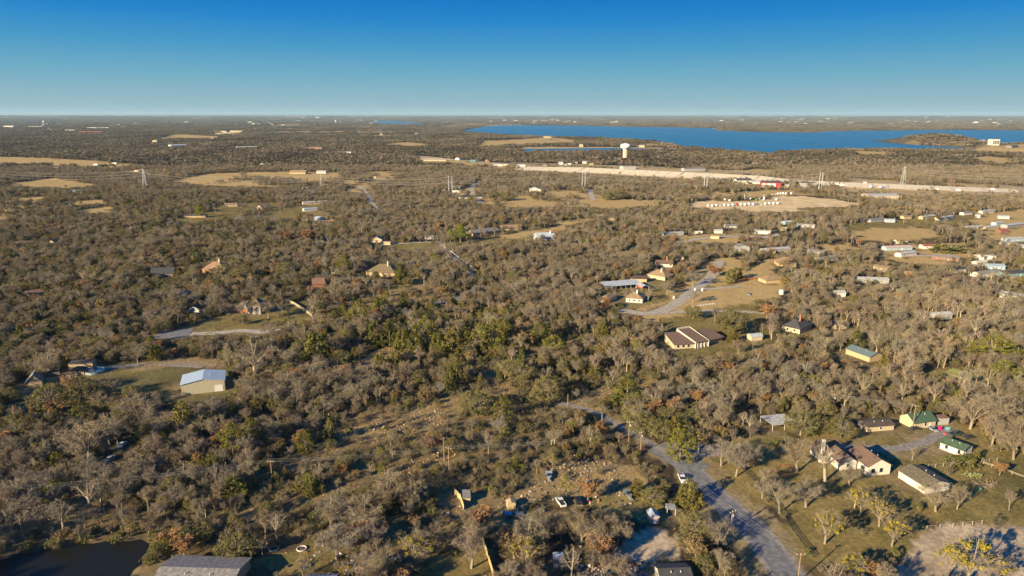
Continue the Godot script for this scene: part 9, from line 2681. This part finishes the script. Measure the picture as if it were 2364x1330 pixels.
	for i in 3:
		var t: Array = MISC.toys[i]
		var c: Array = t[2]
		o = thing(["play_house", "paddling_pool", "toy_cart"][i], toy[i], "toy", Vector3(t[0], 0.02, t[1]), 0.4)
		if i == 1:
			b = Builder.new(); b.lathe([[1.0, 0], [1.1, 0.4], [0.95, 0.4], [0.9, 0.1]], 18); part("rim", b.mesh(), paint(c[0], c[1], c[2]), o)
			b = Builder.new(); b.lathe([[0.92, 0.2], [0, 0.2]], 18); part("water", b.mesh(), paint(0.3, 0.5, 0.55, 0.1), o)
		else:
			var wb := Builder.new(); var rb := Builder.new()
			walls_and_roof(wb, rb, Builder.new(), Vector3.ZERO, 1.1, 0.9, 0.9 if i == 0 else 0.5, 0.4 if i == 0 else 0.1, "gz" if i == 0 else "flat", false)
			part("body", wb.mesh(), paint(c[0], c[1], c[2], 0.5), o); part("top", rb.mesh(), paint(c[0], c[1] * 0.6, c[2], 0.5), o)
	o = thing("dumpster", "dark green waste skip at the edge of the road junction", "skip", v3(MISC.dumpster), 0.2)
	b = Builder.new(); b.extrude(outline([-0.9, 0.15, 0.8, 0.15, 1.0, 1.4, -1.0, 1.2]), -1.1, 1.1); part("bin", b.mesh(), paint(0.02, 0.09, 0.06), o)
	b = Builder.new(); b.box(Vector3(0, 1.42, 0), Vector3(2.3, 0.08, 2.1), Basis(Vector3.RIGHT, -0.1)); part("lid", b.mesh(), paint(0.02, 0.02, 0.02), o)
	# junk heaps: nobody could count the pieces
	var junk_tones := [Color(0.05, 0.12, 0.25), Color(0.35, 0.3, 0.25), Color(0.3, 0.18, 0.09), Color(0.06, 0.06, 0.07), Color(0.5, 0.5, 0.5), Color(0.12, 0.1, 0.08), Color(0.2, 0.1, 0.07)]
	var heaps := Builder.new(); heaps.tinted = true
	for h in [MISC.junk, MISC.junk2]:
		for c in h:
			for k in 120:
				heaps.col = junk_tones[rng.randi() % junk_tones.size()]
				var p := Vector3(c[0] + rng.randfn() * 2.6, 0, c[1] + rng.randfn() * 1.8)
				var s := Vector3(rng.randf_range(0.15, 0.9), rng.randf_range(0.1, 0.5), rng.randf_range(0.15, 1.2))
				p.y = s.y * 0.4 + rng.randf() * 0.3
				heaps.box(p, s, Basis.from_euler(Vector3(rng.randf_range(-0.4, 0.4), rng.randf() * TAU, rng.randf_range(-0.4, 0.4))))
	for c in MISC.strewn:
		for k in 22:
			heaps.col = junk_tones[rng.randi() % junk_tones.size()]
			var s := Vector3(rng.randf_range(0.2, 0.7), rng.randf_range(0.1, 0.5), rng.randf_range(0.2, 1.1))
			heaps.box(Vector3(c[0] + rng.randfn() * 5.0, s.y * 0.45, c[1] + rng.randfn() * 4.0), s, Basis(Vector3.UP, rng.randf() * TAU))
	var stones := Builder.new(); stones.tinted = true
	for c in MISC.rubble:
		for k in 45:
			var g := rng.randf_range(0.6, 1.1)
			stones.col = Color(0.33 * g, 0.26 * g, 0.18 * g)
			var s := rng.randf_range(0.15, 0.55)
			stones.lathe([[0.0, -0.2], [s, 0.0], [s * rng.randf_range(0.5, 0.8), s * 0.6], [0.0, s * rng.randf_range(0.6, 0.9)]], 5, Vector3(c[0] + rng.randfn() * 5.0, 0, c[1] + rng.randfn() * 4.0))
	setting("rubble", stones.mesh(), plain_tint(0.95), "stuff")
	setting("junk_debris", heaps.mesh(), plain_tint(0.8), "stuff")
	for i in 2:
		var p := v3(MISC.logs[i])
		o = thing("log", ["long grey log lying in the shaded yard", "short grey log lying across the junk in the shade"][i], "log", p, 0.2 + i * 1.2)
		b = Builder.new(); b.tube(Vector3(-3.0 + i, 0.25, 0), Vector3(3.0 - i, 0.25, 0.2), 0.26, 0.2, 9, true); part("stem", b.mesh(), paint(0.33, 0.31, 0.30), o)
		b = Builder.new(); b.tube(Vector3(1.0, 0.3, 0), Vector3(1.6, 0.75, 0.2), 0.1, 0.06, 5, true); part("stub", b.mesh(), paint(0.33, 0.31, 0.30), o)
	# garden rows
	var q := []
	for a in MISC.garden: q.append(Vector3(a[0], 0, a[1]))
	o = thing("kitchen_garden", "kitchen garden of green and brown ridged rows among trees", "garden", Vector3.ZERO, 0.0)
	landmarks.append([Vector2(q[0].x, q[0].z), "the kitchen garden"])
	for i in 13:
		var f := (i + 0.5) / 13.0
		var s: Vector3 = q[1].lerp(q[0], f)
		var e: Vector3 = q[2].lerp(q[3], f)
		var d := (e - s).normalized()
		var side := d.cross(Vector3.UP) * 0.75
		b = Builder.new()
		var n := 14
		for k in n:
			var p0 := s.lerp(e, float(k) / n); var p1 := s.lerp(e, (k + 1.0) / n)
			var h0 := 0.5 + 0.25 * noise_a.get_noise_2d(p0.x * 9.0, p0.z * 9.0); var h1 := 0.5 + 0.25 * noise_a.get_noise_2d(p1.x * 9.0, p1.z * 9.0)
			b.quad(p0 + side, p0 + Vector3(0, h0, 0), p1 + Vector3(0, h1, 0), p1 + side)
			b.quad(p0 + Vector3(0, h0, 0), p0 - side, p1 - side, p1 + Vector3(0, h1, 0))
		part("row", b.mesh(), paint(0.10, 0.13, 0.04) if i % 4 != 2 and i < 9 else paint(0.26, 0.15, 0.09), o)

func dry_grass() -> void:
	rng.seed = 555
	var b := Builder.new(); b.tinted = true
	for i in 16:
		var a := rng.randf() * TAU
		var p := Vector3(rng.randfn() * 0.16, 0, rng.randfn() * 0.16)
		b.col = Color(0.40, 0.29, 0.14) * rng.randf_range(0.6, 1.25)
		twig(b, p, Vector3(cos(a) * 0.5, 1.0, sin(a) * 0.5).normalized(), rng.randf_range(0.3, 0.65), 0.03)
	var xs := []
	var cs := PackedColorArray()
	var z := -150.0
	while z > -480.0:
		var half := 0.75 * -z + 10.0
		var x := -half
		while x < half:
			var px := x + rng.randf_range(-0.6, 0.6)
			var pz := z + rng.randf_range(-0.6, 0.6)
			x += 1.25
			var k := cover_at(px, pz)
			if not k in [0, 2, 3]: continue
			var g := noise_a.get_noise_2d(px * 0.7 + 60.0, pz * 0.7)
			if rng.randf() > (0.75 if k == 3 else 0.30 if k == 2 else 0.12) * (1.0 + 1.6 * g): continue
			var s := rng.randf_range(0.5, 1.25) * (0.6 if k == 2 else 1.0)
			xs.append(Transform3D(Basis(Vector3.UP, rng.randf() * TAU).scaled(Vector3(s * 1.4, s, s * 1.4)), Vector3(px, 0, pz)))
			var t := rng.randf_range(0.7, 1.15)
			cs.append(Color(t, t, t) if k != 2 else Color(t * 0.75, t * 0.8, t * 0.6))
		z -= 1.25
	var o := Node3D.new(); o.name = "dry_grass"; add_child(o)
	o.set_meta("kind", "stuff"); o.set_meta("label", "tufts of dry tan grass in the open scrub and yards"); o.set_meta("category", "grass")
	scatter("tufts", b.mesh(), xs, cs, o)

func build_things() -> void:
	for e in BUILDINGS: building(e)
	for e in FAR_HOUSES:
		var o := thing("far_house", "small pale roof in the %s, %s" % [AREAS[e[8]], "leftmost of all" if e[9] == 0 else ordinal(e[9]) + " from the left"], "house", Vector3(e[0], land(e[0], e[1]), e[1]), 0.0, "far scattered houses")
		var wb := Builder.new()
		var rb := Builder.new()
		walls_and_roof(wb, rb, Builder.new(), Vector3.ZERO, e[2], e[3], e[4], e[5], "gx", false)
		var wc: Array = PAL[e[6]]
		var rc: Array = PAL[e[7]]
		part("wall", wb.mesh(), paint(wc[0], wc[1], wc[2]), o)
		part("roof", rb.mesh(), paint(rc[0], rc[1], rc[2]), o)
	for e in VEHICLES: vehicle(e)
	poles_and_lines()
	pylons()
	fences()
	single_things()
	dry_grass()

# ---------------------------------------------------------------- scene
func _ready() -> void:
	# camera
	var cam := Camera3D.new()
	cam.name = "camera"
	cam.position = Vector3(0, 120, 0)
	cam.rotation_degrees = Vector3(-13.78, 0, 0.05)
	cam.fov = 44.46
	cam.near = 1.0
	cam.far = 80000.0
	add_child(cam)
	cam.current = true
	# sky, haze and exposure
	var env := Environment.new()
	env.background_mode = Environment.BG_SKY
	var sky := Sky.new()
	# a clear sky: pale teal at the horizon, deepening fast to blue
	var steps := [[0.0, 152, 182, 192], [1.5, 136, 178, 194], [3.0, 108, 170, 196], [5.0, 66, 152, 199], [7.0, 22, 132, 203], [8.5, 5, 118, 202], [15.0, 6, 116, 200], [30.0, 6, 104, 188], [90.0, 6, 94, 176]]
	var rows := 1024
	var im := Image.create(16, rows, false, Image.FORMAT_RGBF)
	for y in rows:
		var el := 90.0 - 180.0 * (y + 0.5) / rows
		var c := Color(0.12, 0.10, 0.08)
		if el >= 0.0:
			for i in steps.size() - 1:
				var p: Array = steps[i]
				var q: Array = steps[i + 1]
				if el >= p[0] and el <= q[0]:
					var f: float = (el - p[0]) / (q[0] - p[0])
					c = Color(p[1] / 255.0, p[2] / 255.0, p[3] / 255.0).srgb_to_linear().lerp(Color(q[1] / 255.0, q[2] / 255.0, q[3] / 255.0).srgb_to_linear(), f)
		for x in 16: im.set_pixel(x, y, Color(c.r, c.g, c.b))
	var sm := PanoramaSkyMaterial.new()
	sm.panorama = ImageTexture.create_from_image(im)
	sky.sky_material = sm
	env.sky = sky
	env.background_energy_multiplier = 0.385
	env.tonemap_mode = Environment.TONE_MAPPER_LINEAR
	env.tonemap_exposure = 2.6
	env.fog_enabled = true
	env.fog_density = 0.00002
	env.fog_light_color = Color(0.66, 0.80, 0.88)
	env.sdfgi_enabled = true
	env.ssao_enabled = true
	env.ssil_enabled = true
	var we := WorldEnvironment.new()
	we.environment = env
	add_child(we)
	# the low sun stands behind the camera on its left, 19 degrees up
	var sun := DirectionalLight3D.new()
	sun.name = "sun"
	sun.light_color = Color(1.0, 0.905, 0.735)
	sun.light_energy = 1.6
	sun.light_angular_distance = 0.53
	sun.shadow_enabled = true
	add_child(sun)
	sun.look_at_from_position(Vector3.ZERO, Vector3(0.743 * 0.9455, -0.3256, -0.669 * 0.9455))

	noise_a.seed = 7
	noise_a.frequency = 0.05
	noise_b.seed = 19
	noise_b.frequency = 0.02
	grain_tex = make_grain(256, 0.03, 0.86, 1.0, 3)
	cover.resize(GW * GH)
	zone.resize(GW * GH)
	for c in COVER:
		var p := poly_of(c[1])
		fill_grid(cover, p, c[0])
		var lo := p[0]; var hi := p[0]
		for q in p:
			lo = lo.min(q); hi = hi.max(q)
		if lo.y < GZ0: far_polys.append([c[0], p, lo, hi])
	for c in ZONE_AREAS: fill_grid(zone, poly_of(c[1]), c[0])
	make_ground()
	make_water()
	make_roads()
	make_tree_kinds()
	build_things()
	grow_woods()
	plant_woods()
	far_woods()
	write_labels()
